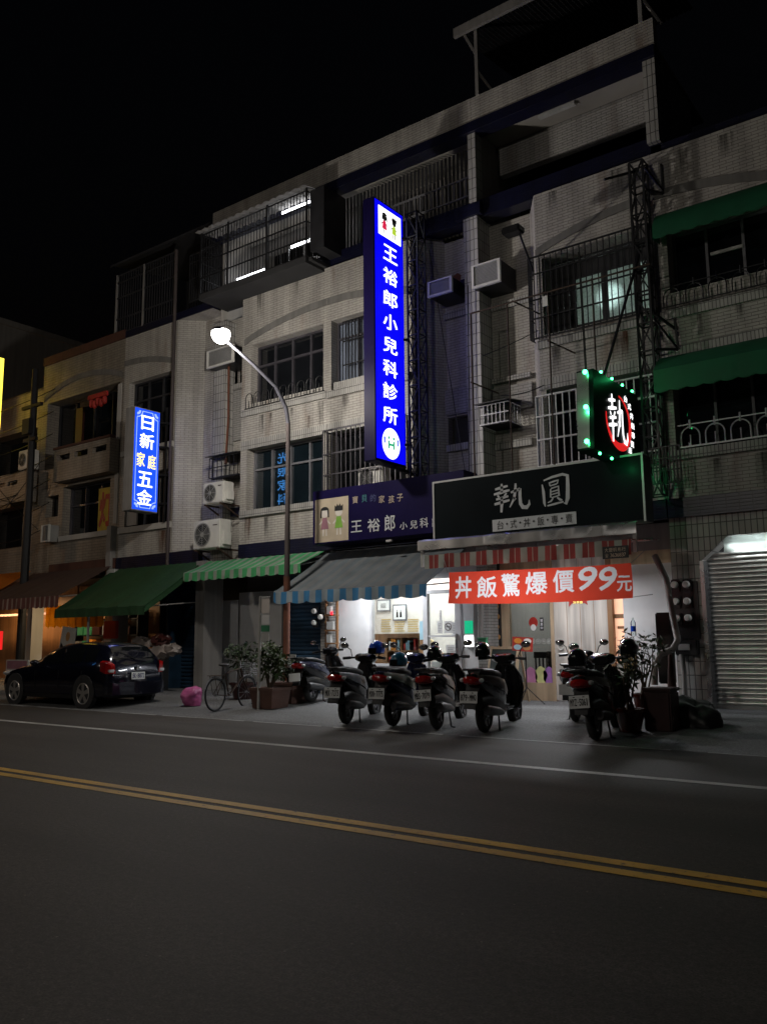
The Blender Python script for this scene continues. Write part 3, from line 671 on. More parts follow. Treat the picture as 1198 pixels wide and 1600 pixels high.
# arched mouldings over the upper windows
def arch(par, x0, x1, z0, rise, half=None, y=YF):
    A = []; B = []; N = 24; w = 0.17
    for i in range(N+1):
        x = x0+(x1-x0)*i/N; t = (x-x0)/(x1-x0) if half is None else ((x-x0)/(x1-x0)*0.5+(0.5 if half == 'r' else 0))
        z = z0+rise*math.sin(math.pi*t)**0.8
        A.append(V((x, y-0.03, z))); B.append(V((x, y-0.03, z+w)))
    mb = MB().grid([A, B]); mb.grid([[p+V((0, 0.028, 0)) for p in A], A]); mb.grid([B, [p+V((0, 0.028, 0)) for p in B]])
    mb.build('arch_moulding', 'cement', par)
arch(hB1, -16.0, -13.11, 9.2, 0.42, 'l'); arch(hB2, -13.1, -10.5, 9.2, 0.42, 'r'); arch(hC1, -7.42, -5.01, 9.2, 0.45, 'l'); arch(hC2, -4.99, -2.5, 9.2, 0.45, 'r')
# --- windows of B1, B2
window(hB1, -15.75, -13.24, 7.55, 9.16, YF+0.27, 4, 8.62, fw=0.06)
arch_rail(hB1, -15.95, -13.2, 7.42, 0.42, YF-0.02, 9, r=0.011, spikes=False)
window(hB1, -15.85, -13.24, 4.74, 6.35, YF+0.27, 4, 5.82, 'frame_grey', 'blue_glass')
w = window(hB2, -12.98, -11.0, 7.4, 9.18, YF+0.27, 3, 8.75, 'frame_bronze', 'curtain_blue')
grille(w, -12.7, -11.1, 7.42, 9.1, YF+0.10, 16, (8.0, 8.6))
MB().box(-12.9, -11.0, YF-0.01, YF+0.2, 7.38, 7.58).build('sill', 'tile_soldier', hB2)
w = window(hB2, -13.0, -10.85, 4.74, 6.35, YF+0.27, 3, 5.9, 'frame_dark', 'dark_glass')
grille(w, -13.0, -10.6, 4.74, 6.33, YF-0.28, 17, (5.25, 5.75), r=0.010, fmat='frame_bronze', depth=0.28)
# --- windows of C1
wl = window(hC1, -7.3, -5.1, 7.5, 9.16, YF+0.42, 4, 8.72, 'frame_dark', 'clear_glass', fracs=[0.24, 0.53, 0.83])
MB().box(-6.8, -6.18, YF+0.425, YF+0.432, 7.70, 8.72).box(-6.08, -5.52, YF+0.425, YF+0.432, 7.70, 8.76).box(-5.42, -5.2, YF+0.425, YF+0.432, 7.70, 8.76).build('lit_pane', 'frosted_glass', wl)
rb = MB(); rb.add([(-7.3, YF+0.47, 7.4), (-5.08, YF+0.47, 7.4), (-5.08, YF+1.6, 7.4), (-7.3, YF+1.6, 7.4), (-7.3, YF+0.47, 9.2), (-5.08, YF+0.47, 9.2), (-5.08, YF+1.6, 9.2), (-7.3, YF+1.6, 9.2)], [(0, 1, 2, 3), (4, 7, 6, 5), (1, 5, 6, 2), (2, 6, 7, 3), (3, 7, 4, 0)]); rb.build('lit_room', 'plaster', hC1)
MB().box(-7.25, -6.80, YF+0.405, YF+0.42, 7.56, 9.1).box(-6.8, -5.16, YF+0.405, YF+0.415, 8.72, 9.1).box(-6.8, -5.16, YF+0.405, YF+0.415, 7.54, 7.71).box(-6.2, -6.06, YF+0.405, YF+0.415, 7.71, 8.72).box(-5.54, -5.40, YF+0.405, YF+0.415, 7.71, 8.72).build('frame_rail', 'frame_dark', wl)
_l = bpy.data.lights.new('room_light', 'POINT'); _l.energy = 60; _l.color = (0.93, 1.0, 0.99); _l.shadow_soft_size = 0.05
_o = bpy.data.objects.new('room_light', _l); COL.objects.link(_o); _o.parent = hC1; _o.location = (-6.05+9.0, 0.72, 8.15)
grille(wl, -7.5, -5.0, 7.38, 9.12, YF-0.22, 20, (7.8, 8.2, 8.75), r=0.009, fmat='iron_black', depth=0.22)
w = window(hC1, -7.3, -5.08, 4.74, 6.35, YF+0.27, 3, 5.9, 'frame_grey', 'dark_glass')
grille(w, -7.48, -5.02, 4.76, 6.2, YF-0.12, 17, (5.3, 5.78), r=0.011, fmat='frame_white', depth=0.12)
# --- windows and railings of C2
w = window(hC2, -4.72, -1.9, 7.72, 9.0, YF+0.35, 4, None, 'frame_grey', 'dark_glass', fracs=[0.22, 0.45, 0.62])
MB().box(-4.03, -3.46, YF+0.30, YF+0.335, 8.38, 8.44).build('transom', 'pipe_white', w)
MB().box(-2.95, -2.5, YF+0.365, YF+0.375, 7.75, 8.9).build('curtain', 'curtain_blue', w)
arch_rail(hC2, -4.86, -1.6, 7.4, 0.36, YF-0.12, 8, r=0.012)
w = window(hC2, -4.78, -2.2, 4.74, 6.45, YF+0.35, 4, None, 'frame_dark', 'dark_glass')
arch_rail(hC2, -4.72, -1.7, 4.74, 0.38, YF-0.04, 7, r=0.014, fmat='frame_white', rise=0.08)
# --- top storey of B and C: open terraces, rear walls, roof slab, parapet
def top_storey(par, x0, x1, wy=16.5):
    s = MB().box(x0, x1, YF, 18.5, 12.84, 12.9); s.build('soffit', 'soffit', par)
    MB().box(x0, x1, YF-0.06, YF+0.3, 12.60, 12.838).build('blue_band', 'tile_blue', par)
    MB().box(x0, x1, YF-0.02, YF+0.18, 12.842, 13.43).build('parapet', 'tile_white', par)
top_storey(hC1, -8.87, -4.72); top_storey(hB2, -13.1, -8.875); top_storey(hB1, -17.36, -13.104)
m = MB(); m.quad((-8.9, 16.5, 12.1), (-5.0, 16.5, 12.1), (-5.0, 16.5, 12.84), (-8.9, 16.5, 12.84)); m.quad((-8.9, 16.5, 12.1), (-5.0, 16.5, 12.1), (-5.0, 16.7, 12.1), (-8.9, 16.7, 12.1)); m.build('rear_wall', 'tile_grey', hC1)
MB().quad((-8.9, 17.6, ZT), (-4.9, 17.6, ZT), (-4.9, 17.6, 12.84), (-8.9, 17.6, 12.84)).build('window', 'dark_glass', hC1)
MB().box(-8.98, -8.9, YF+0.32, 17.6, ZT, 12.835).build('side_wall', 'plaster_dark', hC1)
MB().box(-4.98, -4.74, YF+0.0, YF+0.3, ZT+0.25, 12.59).box(-4.98, -4.75, YF+0.305, 17.6, ZT, 12.835).build('side_wall', 'tile_stack', hC1)
MB().box(-7.55, -6.7, 15.95, 16.05, 12.77, 12.835).build('ceiling_lamp', 'pipe_white', hC1)
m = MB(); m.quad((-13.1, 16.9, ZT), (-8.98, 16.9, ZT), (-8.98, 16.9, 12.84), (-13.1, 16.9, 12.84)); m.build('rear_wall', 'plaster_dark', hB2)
MB().box(-11.4, -9.05, 16.75, 16.89, 11.25, 11.75).build('rear_band', 'tile_grey', hB2)
g = MB()
for i in range(34): g.box(-13.0+i*0.11, -12.945+i*0.11, YF+0.5, YF+0.52, ZT+0.3, 12.6)
g.build('screen', 'frame_dark', hB2)
grille(hB2, -11.3, -9.1, 11.35, 11.8, YF+0.35, 14, (), r=0.012, fmat='frame_grey')
MB().box(-13.3, -13.05, YF+0.05, YF+0.35, ZT+0.35, 12.6).build('pier', 'plaster', hB2)
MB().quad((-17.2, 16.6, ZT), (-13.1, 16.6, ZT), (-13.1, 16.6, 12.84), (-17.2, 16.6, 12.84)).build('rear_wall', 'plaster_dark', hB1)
MB().box(-17.3, -17.2, YF+0.3, 19, ZT-1, 12.835).build('side_wall', 'plaster', hB1)
MB().box(-17.2, -13.1, YF-0.6, YF+0.4, ZT+0.0, ZT+0.08).build('balcony_floor', 'interior_dark', hB1)
# barred balcony cage with fluorescent tubes
cg = MB(); x0, x1, y0, z0, z1 = -17.05, -13.2, 14.62, ZT+0.1, 12.4
for i in range(37):
    x = x0+(x1-x0)*i/36; cg.box(x-0.008, x+0.008, y0-0.008, y0+0.008, z0, z1)
for i in range(9):
    y = y0+(YF-y0)*i/8
    for x in (x0, x1): cg.box(x-0.008, x+0.008, y-0.008, y+0.008, z0, z1)
for z in (z0, 11.15, 11.6, 12.0, z1): cg.box(x0, x1, y0-0.014, y0+0.014, z-0.014, z+0.014).box(x0-0.012, x0+0.012, y0+0.014, YF, z-0.012, z+0.012).box(x1-0.012, x1+0.012, y0+0.014, YF, z-0.012, z+0.012)
for x in (x0, -16.0, -14.55, x1): cg.box(x-0.022, x+0.022, y0-0.02, y0+0.02, z0, z1+0.06)
cgo = cg.build('balcony_cage', 'iron_black', hB1)
m = MB()
for i in range(16): m.add([(x0-0.1+i*0.253, y0-0.15, z1+0.05), (x0+0.153+i*0.253, y0-0.15, z1+0.05), (x0+0.153+i*0.253, YF+0.1, z1+0.22), (x0-0.1+i*0.253, YF+0.1, z1+0.22), (x0+0.03+i*0.253, y0-0.15, z1+0.09), (x0+0.03+i*0.253, YF+0.1, z1+0.26)], [(0, 4, 5, 3), (4, 1, 2, 5)])
m.build('cage_roof', 'plaster_dark', hB1)
MB().box(x0, x1, y0-0.03, YF, ZT-0.08, ZT+0.085).build('cage_floor', 'interior_dark', cgo)
MB().box(-13.2, -12.75, 14.75, YF+0.3, ZT+0.25, 12.45).build('side_panel', 'frame_dark', hB1)
t1 = MB().tube([(-14.95, 15.95, 11.95), (-13.75, 15.95, 11.95)], 0.035, 8); t1.tube([(-14.6, 15.2, 12.5), (-13.45, 15.2, 12.5)], 0.03, 8); t1.tube([(-17.0, 15.9, 11.55), (-15.9, 15.9, 11.55)], 0.035, 8)
t1.build('fluorescent_tube', 'tube_white', hB1)
MB().box(-16.0, -15.0, 15.9, 16.4, ZT+0.1, 11.9).build('storage_cupboard', 'grey_plastic', hB1)
MB().box(-14.45, -14.3, 15.2, 15.35, ZT+0.12, 11.0).build('orange_box', 'orange_cloth', hB1)
cl = MB()
_rg = random.Random(5)
for i in range(6):
    x = -14.9+i*0.27; wv = _rg.uniform(0.16, 0.24); cl.box(x, x+wv, 15.25, 15.28, 11.35-_rg.uniform(0.3, 0.6), 11.4)
cl.build('laundry', 'black_plastic', hB1)
# --- A2
b = MB(); wall(b, -21.2, -18.75, ZB, ZT, YF, [(-20.94, -18.95, 7.02, 9.13), (-20.95, -18.95, 4.73, 6.25)], 0.3)
b.quad((-18.75, YF, ZB), (-18.2, YR, ZB), (-18.2, YR, ZT), (-18.75, YF, ZT)); b.quad((-21.2, YF, ZT), (-17.3, YF, ZT), (-17.3, 20, ZT), (-21.2, 20, ZT))
b.build('wall', 'tile_white', hA2)
wall(MB(), -18.2, -17.25, ZG, ZT, YR).build('recess_wall', 'tile_white', hA2)
MB().box(-18.74, -18.2, YR-0.012, YR-0.005, ZG, ZT-0.1).build('tile_facing', 'tile_white', hA2)
w = window(hA2, -20.94, -18.95, 7.02, 9.13, YF+0.22, 3, 8.55, 'frame_dark', 'dark_glass'); w2 = window(hA2, -20.95, -18.95, 4.73, 6.25, YF+0.22, 3, None, 'frame_grey', 'dark_glass')
MB().box(-20.9, -20.45, YF+0.05, YF+0.1, 4.78, 6.2).build('shutter_panel', 'plaster', w2)
MB().box(-21.15, -18.8, YF-0.08, YF-0.003, 6.86, 7.02).build('sill', 'plaster', hA2)
MB().box(-21.15, -18.8, YF-0.08, YF-0.003, 4.55, 4.72).build('sill', 'plaster', hA2)
MB().box(-21.2, -17.6, YF-0.06, YF+0.1, ZG, ZB-0.003).build('blue_band', 'tile_blue', hA2)
MB().box(-21.2, -17.35, YF-0.02, YF+0.25, ZT+0.004, ZT+0.22).build('blue_band', 'tile_blue', hA2)
arch(hA2, -21.2, -18.9, 9.3, 0.4, 'r')
MB().tube([(-18.85, YF-0.07, 3.4), (-18.85, YF-0.07, 12.75)], 0.05, 10).build('drainpipe', 'pole_brown', hA2)
grille(hA2, -21.75, -18.95, ZT+0.22, 12.75, YF+0.0, 24, (11.3, 12.0, 12.5), r=0.013, fmat='frame_dark', name='roof_cage')
grille(hA2, -18.85, -17.4, ZT+0.22, 12.75, YF+0.45, 14, (11.3, 12.0, 12.5), r=0.013, fmat='frame_dark', name='roof_cage')
m = MB()
for x in (-21.74, -20.4): m.box(x-0.03, x+0.03, YF-0.03, YF+0.03, ZT+0.2, 12.78)
m.build('cage_post', 'pipe_grey', hA2)
m = MB(); m.quad((-22.0, 15.2, 13.15), (-17.4, 15.2, 13.15), (-17.4, 20, 14.0), (-22.0, 20, 14.0)); m.quad((-22.0, 15.2, 13.07), (-17.4, 15.2, 13.07), (-17.4, 15.2, 13.15), (-22.0, 15.2, 13.15)); m.quad((-21.7, 18, ZT), (-17.4, 18, ZT), (-17.4, 18, 13.5), (-21.7, 18, 13.5))
m.build('roof', 'frame_dark', hA2)
# stains that ran down the tiles
_rg = random.Random(44)
for par, xs, zt_ in ((hB1, (-15.6, -14.9, -14.2, -13.5), 7.2), (hB1, (-15.3, -13.6), 4.5), (hB2, (-12.5, -11.7), 7.2), (hC1, (-7.0, -6.1, -5.6), 7.2), (hC2, (-4.4, -3.7), 7.2), (hC2, (-4.2, -3.5), 4.5), (hC1, (-7.1, -5.7), 10.55), (hB1, (-15.4, -14.0), 10.55), (hC2, (-4.5, -3.6), 10.5)):
    for x in xs:
        w_ = _rg.uniform(0.10, 0.34); h_ = _rg.uniform(0.35, 0.8); xx = x+_rg.uniform(-0.2, 0.2)
        MB().quad((xx, YF-0.006, zt_-h_), (xx+w_, YF-0.006, zt_-h_), (xx+w_, YF-0.006, zt_), (xx, YF-0.006, zt_)).build('water_stain', 'stain_dirt', par)
for par, x, z, w_, h_ in ((hC1, -5.75, 7.2, 0.22, 0.75), (hC1, -5.2, 9.9, 0.35, 0.6), (hA2, -19.4, 4.5, 0.5, 0.9), (hB1, -13.75, 6.9, 0.1, 0.6), (hC2, -4.9, 6.4, 0.3, 0.7), (hB1, -15.95, 4.6, 0.3, 0.7)):
    MB().quad((x, YF-0.008, z-h_), (x+w_, YF-0.008, z-h_), (x+w_, YF-0.008, z), (x, YF-0.008, z)).build('water_stain', 'stain_rust', par)
# --- A1
b = MB(); wall(b, -25.6, -21.2, ZG, ZT, YF, [(-25.3, -21.4, 7.0, 9.26), (-24.15, -21.7, 4.73, 6.32), (-25.1, -24.4, 5.4, 6.1)], 0.5)
b.quad((-25.6, YF, ZT), (-21.2, YF, ZT), (-21.2, 20, ZT), (-25.6, 20, ZT)); b.build('wall', 'tile_brown', hA1)
MB().box(-25.6, -21.2, YF-0.05, YF+0.3, ZT+0.004, ZT+0.28).build('coping', 'roof_red', hA1)
arch(hA1, -25.5, -21.25, 9.35, 0.42, None)
window(hA1, -25.3, -21.4, 7.0, 9.26, YF+0.47, 4, None, 'frame_dark', 'dark_glass')
window(hA1, -24.15, -21.7, 4.74, 6.32, YF+0.3, 3, 5.7, 'frame_bronze', 'dark_glass')
MB().box(-23.95, -23.6, YF+0.2, YF+0.28, 7.1, 8.9).build('shutter_panel', 'dark_red', hA1)
bw = MB(); 
bx0, bx1, by = -24.2, -21.3, 14.95
holes = [(bx0+0.15+i*0.94, bx0+0.85+i*0.94, 7.08, 7.26) for i in range(3)]
wall(bw, bx0, bx1, 6.42, 7.45, by, holes, 0.12); wall(bw, bx0, bx1, 6.42, 7.45, by+0.12, holes, 0.001)
bw.quad((bx0, by, 6.42), (bx0, YF, 6.42), (bx0, YF, 7.45), (bx0, by, 7.45)); bw.quad((bx1, by, 6.42), (bx1, YF, 6.42), (bx1, YF, 7.45), (bx1, by, 7.45)); bw.quad((bx0, by, 6.42), (bx1, by, 6.42), (bx1, YF, 6.42), (bx0, YF, 6.42))
bal = bw.build('balcony', 'tile_brown', hA1); MB().box(bx0-0.03, bx1+0.03, by-0.04, by+0.17, 7.454, 7.53).build('coping', 'roof_red', bal)
lt = MB()
for i in range(5): lt.lathe([(0.02, 0), (0.07, 0.05), (0.07, 0.22), (0.02, 0.27)], (-22.55+i*0.17, 15.1, 8.6-0.05*(i % 2)), 'z', 10)
lt.box(-22.7, -21.75, 15.06, 15.14, 8.86, 9.0).build('lantern_row', 'red_paint', hA1)
MB().box(-25.1, -24.4, YF+0.3, YF+0.33, 5.4, 6.1).build('window', 'dark_glass', hA1)
MB().box(-24.2, -21.6, YF-0.07, YF-0.003, 4.56, 4.72).build('sill', 'plaster', hA1)
MB().box(-24.6, -21.25, YF-0.1, YF-0.003, 3.55, 3.85).build('band', 'roof_red', hA1)
MB().box(-21.5, -21.3, 15.1, YF-0.003, 3.2, 4.8).build('drainpipe', 'pipe_grey', hA1)
MB().box(-21.48, -21.3, YF-0.02, YF+0.48, 4.9, 9.2).build('pier', 'plaster', hA1)
# --- A0 and the tall block behind it
b = MB(); wall(b, -34, -25.6, 0.15, 9.9, YF+0.1, [(-29.2, -26.0, 6.9, 8.6), (-29.2, -26.6, 4.6, 6.0), (-33.5, -26.0, 0.16, 2.9)], 0.5); b.quad((-34, YF, 9.9), (-25.6, YF, 9.9), (-25.6, 20, 9.9), (-34, 20, 9.9)); b.build('wall', 'tile_brown', hA0)
MB().box(-29.2, -26.0, YF+0.55, YF+0.58, 6.9, 8.6).build('window', 'dark_glass', hA0); MB().box(-29.2, -26.6, YF+0.55, YF+0.58, 4.6, 6.0).build('window', 'dark_glass', hA0)
b = MB(); wall(b, -28.0, -25.7, 6.0, 7.0, 14.9, [(-27.6, -27.0, 6.6, 6.75), (-26.8, -26.2, 6.6, 6.75)], 0.1); b.quad((-25.7, 14.9, 6), (-25.7, YF, 6), (-25.7, YF, 7), (-25.7, 14.9, 7)); b.build('balcony', 'tile_brown', hA0)
t = thing('apartment_block', 'tall plain grey block rising behind the far left houses', 'building', (-40, 24, 0))
MB().box(-48, -34, 15.2, 30, 0, 15.0).build('wall', 'bldg_grey', t); MB().box(-48.1, -33.9, 15.1, 30.1, 15.0, 15.25).build('roof', 'bldg_grey', t)

# ------------------------------------------------------------------ ground floors
FZ = 0.152
def X_(px, y=1000, Y=15.8): return P(px, y, Y).x
def Z_(px, py, Y=15.8): return P(px, py, Y).z
def shutter(par, x0, x1, z0, z1, Y, m, pitch=0.09, amp=0.02, name='roller_shutter'):
    rows = []; z = z0; prof = []
    while z < z1-1e-3:
        for f, d in ((0.0, 0.0), (0.12, -0.6), (0.3, -1.0), (0.6, -0.9), (0.85, -0.35), (0.93, 0.15)):
            zz = z+f*pitch
            if zz < z1: prof.append((zz, Y+d*amp))
        z += pitch
    rows = [[V((x, y, zz)) for zz, y in prof] for x in (x0, x1)]
    return MB().grid(rows).build(name, m, par, smooth=True)
# --- C2: steel shutter under a chamfered opening
b = MB()
b.box(-5.0, -4.45, YF, YF+0.4, FZ, ZG); b.box(-4.45, 0.2, YF, YF+0.4, 3.12, ZG); b.box(0.2, 4.0, YF, YF+0.4, FZ, ZG)
b.prism([(-4.45, YF+0.001, 2.72), (-4.0, YF+0.001, 3.119), (-4.45, YF+0.001, 3.119)], (0, 0.398, 0))
b.build('ground_wall', 'tile_stack', hC2)
shutter(hC2, -4.44, 0.19, FZ+0.06, 2.86, YF+0.25, 'shutter_steel', 0.083, 0.022)
MB().box(-4.44, 0.19, YF+0.2, YF+0.29, FZ, FZ+0.06).build('shutter_foot', 'shutter_steel', hC2)
MB().box(-4.5, -4.43, YF-0.02, YF+0.24, FZ, 2.70).build('shutter_guide', 'steel', hC2)
MB().box(-4.44, 0.19, YF+0.38, YF+0.39, FZ, 3.12).build('back_panel', 'interior_dark', hC2)
sh = MB(); rows = []
for i in range(9):
    rows.append([V((-4.1+j*0.14, YF+0.08+0.03*math.sin(j*0.9+i*0.6)+0.015*math.sin(j*2.3), 2.84+i*0.034-(0.0 if j > 2 else 0.0))) for j in range(31)])
sh.grid(rows); t = sh.build('plastic_sheet', 'sheet_pale', smooth=True); tag(t, 'crumpled pale plastic sheet tucked above the steel roller shutter', 'plastic sheet')
tl = thing('tube_lamp', 'fluorescent tube lamp hidden under the chamfered lintel over the steel shutter', 'lamp', (-2.9, YF+0.18, 3.1))
MB().box(-4.0, -1.8, YF+0.17, YF+0.21, 3.06, 3.115).build('housing', 'frame_white', tl); MB().tube([(-3.95, YF+0.19, 3.03), (-1.85, YF+0.19, 3.03)], 0.018, 8).build('tube', 'tube_white', tl)
TUBE_C2 = tl
# --- electricity meters on the pier between C1 and C2
def meter(x, z, y, grp='round meters on the piers', lab='round glass electricity meter on a black board beside the steel shutter'):
    t = thing('electricity_meter', lab, 'meter', (x, y, z), 0, grp)
    MB().rbox(x-0.075, x+0.075, y-0.05, y, z-0.11, z+0.09, 0.01).build('meter_base', 'black_plastic', t)
    MB().lathe([(0.062, 0), (0.062, -0.045), (0.05, -0.07), (0.003, -0.074)], (x, y-0.05, z), 'y', 18).build('meter_glass', 'white_plastic', t, smooth=True)
MB().box(-5.05, -4.56, YF-0.03, YF-0.004, 1.35, 2.35).build('meter_board', 'black_plastic', hC2)
for i in range(3):
    for j in range(2): meter(P(1056+j*18+i*1.5, 913+i*26, YF).x, P(1060, 914+i*26, YF).z, YF-0.032)
t = thing('meter_cabinet', 'small dark cabinet with a pale window under the six meters', 'cabinet', (-4.8, YF-0.03, 1.3))
MB().rbox(-4.98, -4.60, YF-0.13, YF-0.005, 1.06, 1.33, 0.015).build('body', 'black_plastic', t); MB().rbox(-4.92, -4.72, YF-0.14, YF-0.131, 1.15, 1.26, 0.004).build('display', 'grey_plastic', t)
# big grey hose curling down beside the shop
hs = [P(1022, 868, 14.6), P(1040, 905, 14.5), P(1050, 960, 14.4), P(1058, 1000, 14.3), P(1050, 1015, 14.2), P(1030, 1022, 14.0), P(1022, 1040, 13.9), P(1022, 1070, 13.9)]
o = MB().tube(hs, 0.055, 12).build('duct_hose', 'pipe_grey', smooth=True); tag(o, 'fat grey hose curling down past the meters beside the shop', 'hose')
o = MB().tube([P(1064, 1022, 15.2), P(1068, 1050, 15.2), P(1070, 1095, 15.2)], 0.045, 10).build('standpipe', 'pipe_grey', smooth=True); tag(o, 'short grey standpipe against the tiled pier', 'pipe')
# --- C1: rice bowl shop
YS = 15.8
b = MB(); b.box(-9.05, -8.78, YF+0.02, YS+0.15, FZ, ZG).build('pier', 'tile_grey', hC1)
shop = MB(); shop.quad((-8.78, YS+3.2, FZ), (-5.0, YS+3.2, FZ), (-5.0, YS+3.2, 3.4), (-8.78, YS+3.2, 3.4)).quad((-8.78, YS, FZ), (-8.78, YS+3.2, FZ), (-8.78, YS+3.2, 3.4), (-8.78, YS, 3.4)).quad((-5.0, YS, FZ), (-5.0, YS, 3.4), (-5.0, YS+3.2, 3.4), (-5.0, YS+3.2, FZ)).quad((-8.78, YS, 3.4), (-8.78, YS+3.2, 3.4), (-5.0, YS+3.2, 3.4), (-5.0, YS, 3.4))
shop.build('shop_room', 'plaster', hC1)
MB().box(-7.9, -6.9, 17.2, 17.5, 3.34, 3.39).build('ceiling_lamp', 'ceiling_panel', hC1)
def glow(par, loc, size, power, col=(0.95, 0.97, 1.0)):
    l_ = bpy.data.lights.new('tube_light', 'AREA'); l_.shape = 'RECTANGLE'; l_.size = size[0]; l_.size_y = size[1]; l_.energy = power; l_.color = col
    o = bpy.data.objects.new('tube_light', l_); COL.objects.link(o); o.parent = par; o.location = V(loc)-par.location; return o
glow(hC1, (-7.4, 17.35, 3.32), (1.0, 0.3), 45)
tl = thing('tube_lamp', 'fluorescent tube lamp hung behind the red banner in front of the rice shop', 'lamp', (-6.9, 14.6, 2.62)); MB().box(-7.5, -6.3, 14.57, 14.63, 2.62, 2.66).build('housing', 'frame_white', tl); MB().tube([(-7.45, 14.6, 2.595), (-6.35, 14.6, 2.595)], 0.016, 8).build('tube', 'tube_white', tl); MB().tube([(-7.3, 14.6, 2.66), (-7.3, 14.6, 3.3)], 0.006, 5).tube([(-6.5, 14.6, 2.66), (-6.5, 14.6, 3.3)], 0.006, 5).build('hanger', 'pipe_grey', tl)
glow(tl, (-6.9, 14.6, 2.57), (1.1, 0.1), 42); _t = glow(tl, (-6.9, 14.52, 2.6), (1.2, 0.1), 34); _t.rotation_euler.x = R(-62)  # second light of this lamp, tilted and added to brighten the banner
xa, xb, xc, xd, xe, xf = X_(783), X_(797), X_(862), X_(872), X_(952), X_(960)
zt, zs = Z_(820, 936), Z_(820, 1066)
f = MB(); f.box(xa, xb, YS-0.05, YS+0.08, FZ, 3.0).box(xc, xc+0.07, YS-0.05, YS+0.08, FZ, 3.0).box(xb, xc, YS-0.03, YS+0.06, FZ, zs).box(xb, xc, YS-0.05, YS+0.06, 2.75, 3.0)
sf = f.build('shopfront_frame', 'wood_pale', hC1)
MB().box(xb, xc, YS+0.0, YS+0.01, zs, 2.75).build('pane', 'smoked_glass', sf)
dr = MB().box(xc+0.071, xe, YS-0.03, YS+0.03, FZ+0.02, 3.0).build('door', 'wood_grey', hC1)
m = MB()
for i in range(1, 4): x = xc+0.07+(xe-xc-0.07)*i/4; m.box(x-0.004, x+0.004, YS-0.034, YS-0.03, FZ+0.03, 2.98)
m.build('plank_joint', 'wood_brown', dr)
hk = MB().torus((X_(877), YS-0.05, Z_(877, 1011)), 0.055, 0.012, 'y'); hk.build('handle', 'pipe_white', dr, smooth=True)
MB().box(xe+0.002, xf, YS-0.06, YS+0.05, FZ, 3.0).build('post', 'wood_brown', hC1)
MB().box(xf, X_(976), YS+0.05, YS+0.06, 0.9, 2.6).build('lit_gap', 'warm_glow', hC1)  # pinkish lit gap; its light is put in as a glowing panel
MB().box(xf, X_(976), YS+0.03, YS+0.045, 1.75, 1.83).box(xf+0.05, X_(974), YS+0.03, YS+0.045, 1.55, 1.6).build('gap_bar', 'wood_brown', hC1)
MB().box(X_(976), -5.02, YS-0.02, YS+0.04, FZ, 2.75).build('side_panel', 'wall_white', hC1)
MB().box(-8.78, -5.0, YS-0.05, YS+0.1, 3.001, ZG).build('fascia', 'plaster_dark', hC1)
MB().box(xf, -5.02, YS-0.04, YS+0.02, 2.75, 3.0).build('panel_head', 'wood_pale', hC1)
t = thing('dark_panel', 'tall matt black panel standing beside the grey hose', 'panel', (X_(1037, Y=14.6), 14.6, FZ))
MB().rbox(X_(1026, Y=14.6), X_(1050, Y=14.6), 14.55, 14.7, 0.6, Z_(1037, 957, 14.6), 0.02).build('board', 'black_plastic', t)
# things on the shop window
ws = Sheet((xb, YS-0.002, zs), (1, 0, 0), (0, 0, 1), (0, -1, 0))
def uv_on(sh, px, py, Y): p = P(px, py, Y); d = p-sh.o; return d.dot(sh.ux), d.dot(sh.uy)
def plate_thing(name, label, cat, mb, m, group=None): o = mb.build(name, m); return tag(o, label, cat, group)
for (px, py, r, mm, lab) in ((829, 1057, 0.16, 'pink_sticker', 'pink fluffy round sticker low on the shop window'), (845, 1055, 0.15, 'lime_sticker', 'pale lime star sticker between the pink and lilac ones'), (858, 1056, 0.15, 'lilac_sticker', 'lilac rounded sticker at the window edge by the wooden door')):
    u, v = uv_on(ws, px, py, YS); mb = MB()
    n = 22; mb.add([ws.p(u+r*(1+0.08*math.cos(7*a*2*math.pi/n))*math.cos(a*2*math.pi/n)*0.9, v+r*1.15*(1+0.06*math.sin(5*a*2*math.pi/n))*math.sin(a*2*math.pi/n), 0.004) for a in range(n)], [tuple(range(n))])
    plate_thing('window_sticker', lab, 'sticker', mb, mm, 'stickers on the rice shop window')
u, v = uv_on(ws, 833, 975, YS); t = thing('window_sticker', 'red round sticker with a white patch on the shop window', 'sticker', ws.p(u, v), 0, 'stickers on the rice shop window')
mb = MB(); ws.disc(mb, u, v+0.03, 0.10, 0.11); mb.build('disc', 'red_paint', t); mb = MB(); ws.disc(mb, u, v-0.07, 0.06, 0.065, 0.008); mb.build('patch', 'paper_white', t)
u, v = uv_on(ws, 846, 975, YS); t = thing('window_sticker', 'narrow black vertical sticker beside the red round one', 'sticker', ws.p(u, v), 0, 'stickers on the rice shop window')
mb = MB(); ws.rect(mb, u-0.04, u+0.04, v-0.13, v+0.13); mb.build('strip', 'ink', t); mb = MB()
for k, c in enumerate('營業中'): ws.text(mb, c, u-0.025, v+0.04-k*0.075, 0.05, 0.06, d=0.008)
mb.build('lettering', 'letter_white', t)
mb = MB()
for k in range(4):
    u, v = uv_on(ws, 832+k*8.5, 1002, YS); ws.ring(mb, u, v, 0.05, 0.05, 0.82, 0.004); ws.disc(mb, u, v, 0.02, 0.02)
plate_thing('window_decal', 'row of four pale ring decals across the shop window', 'decal', mb, 'pipe_white')
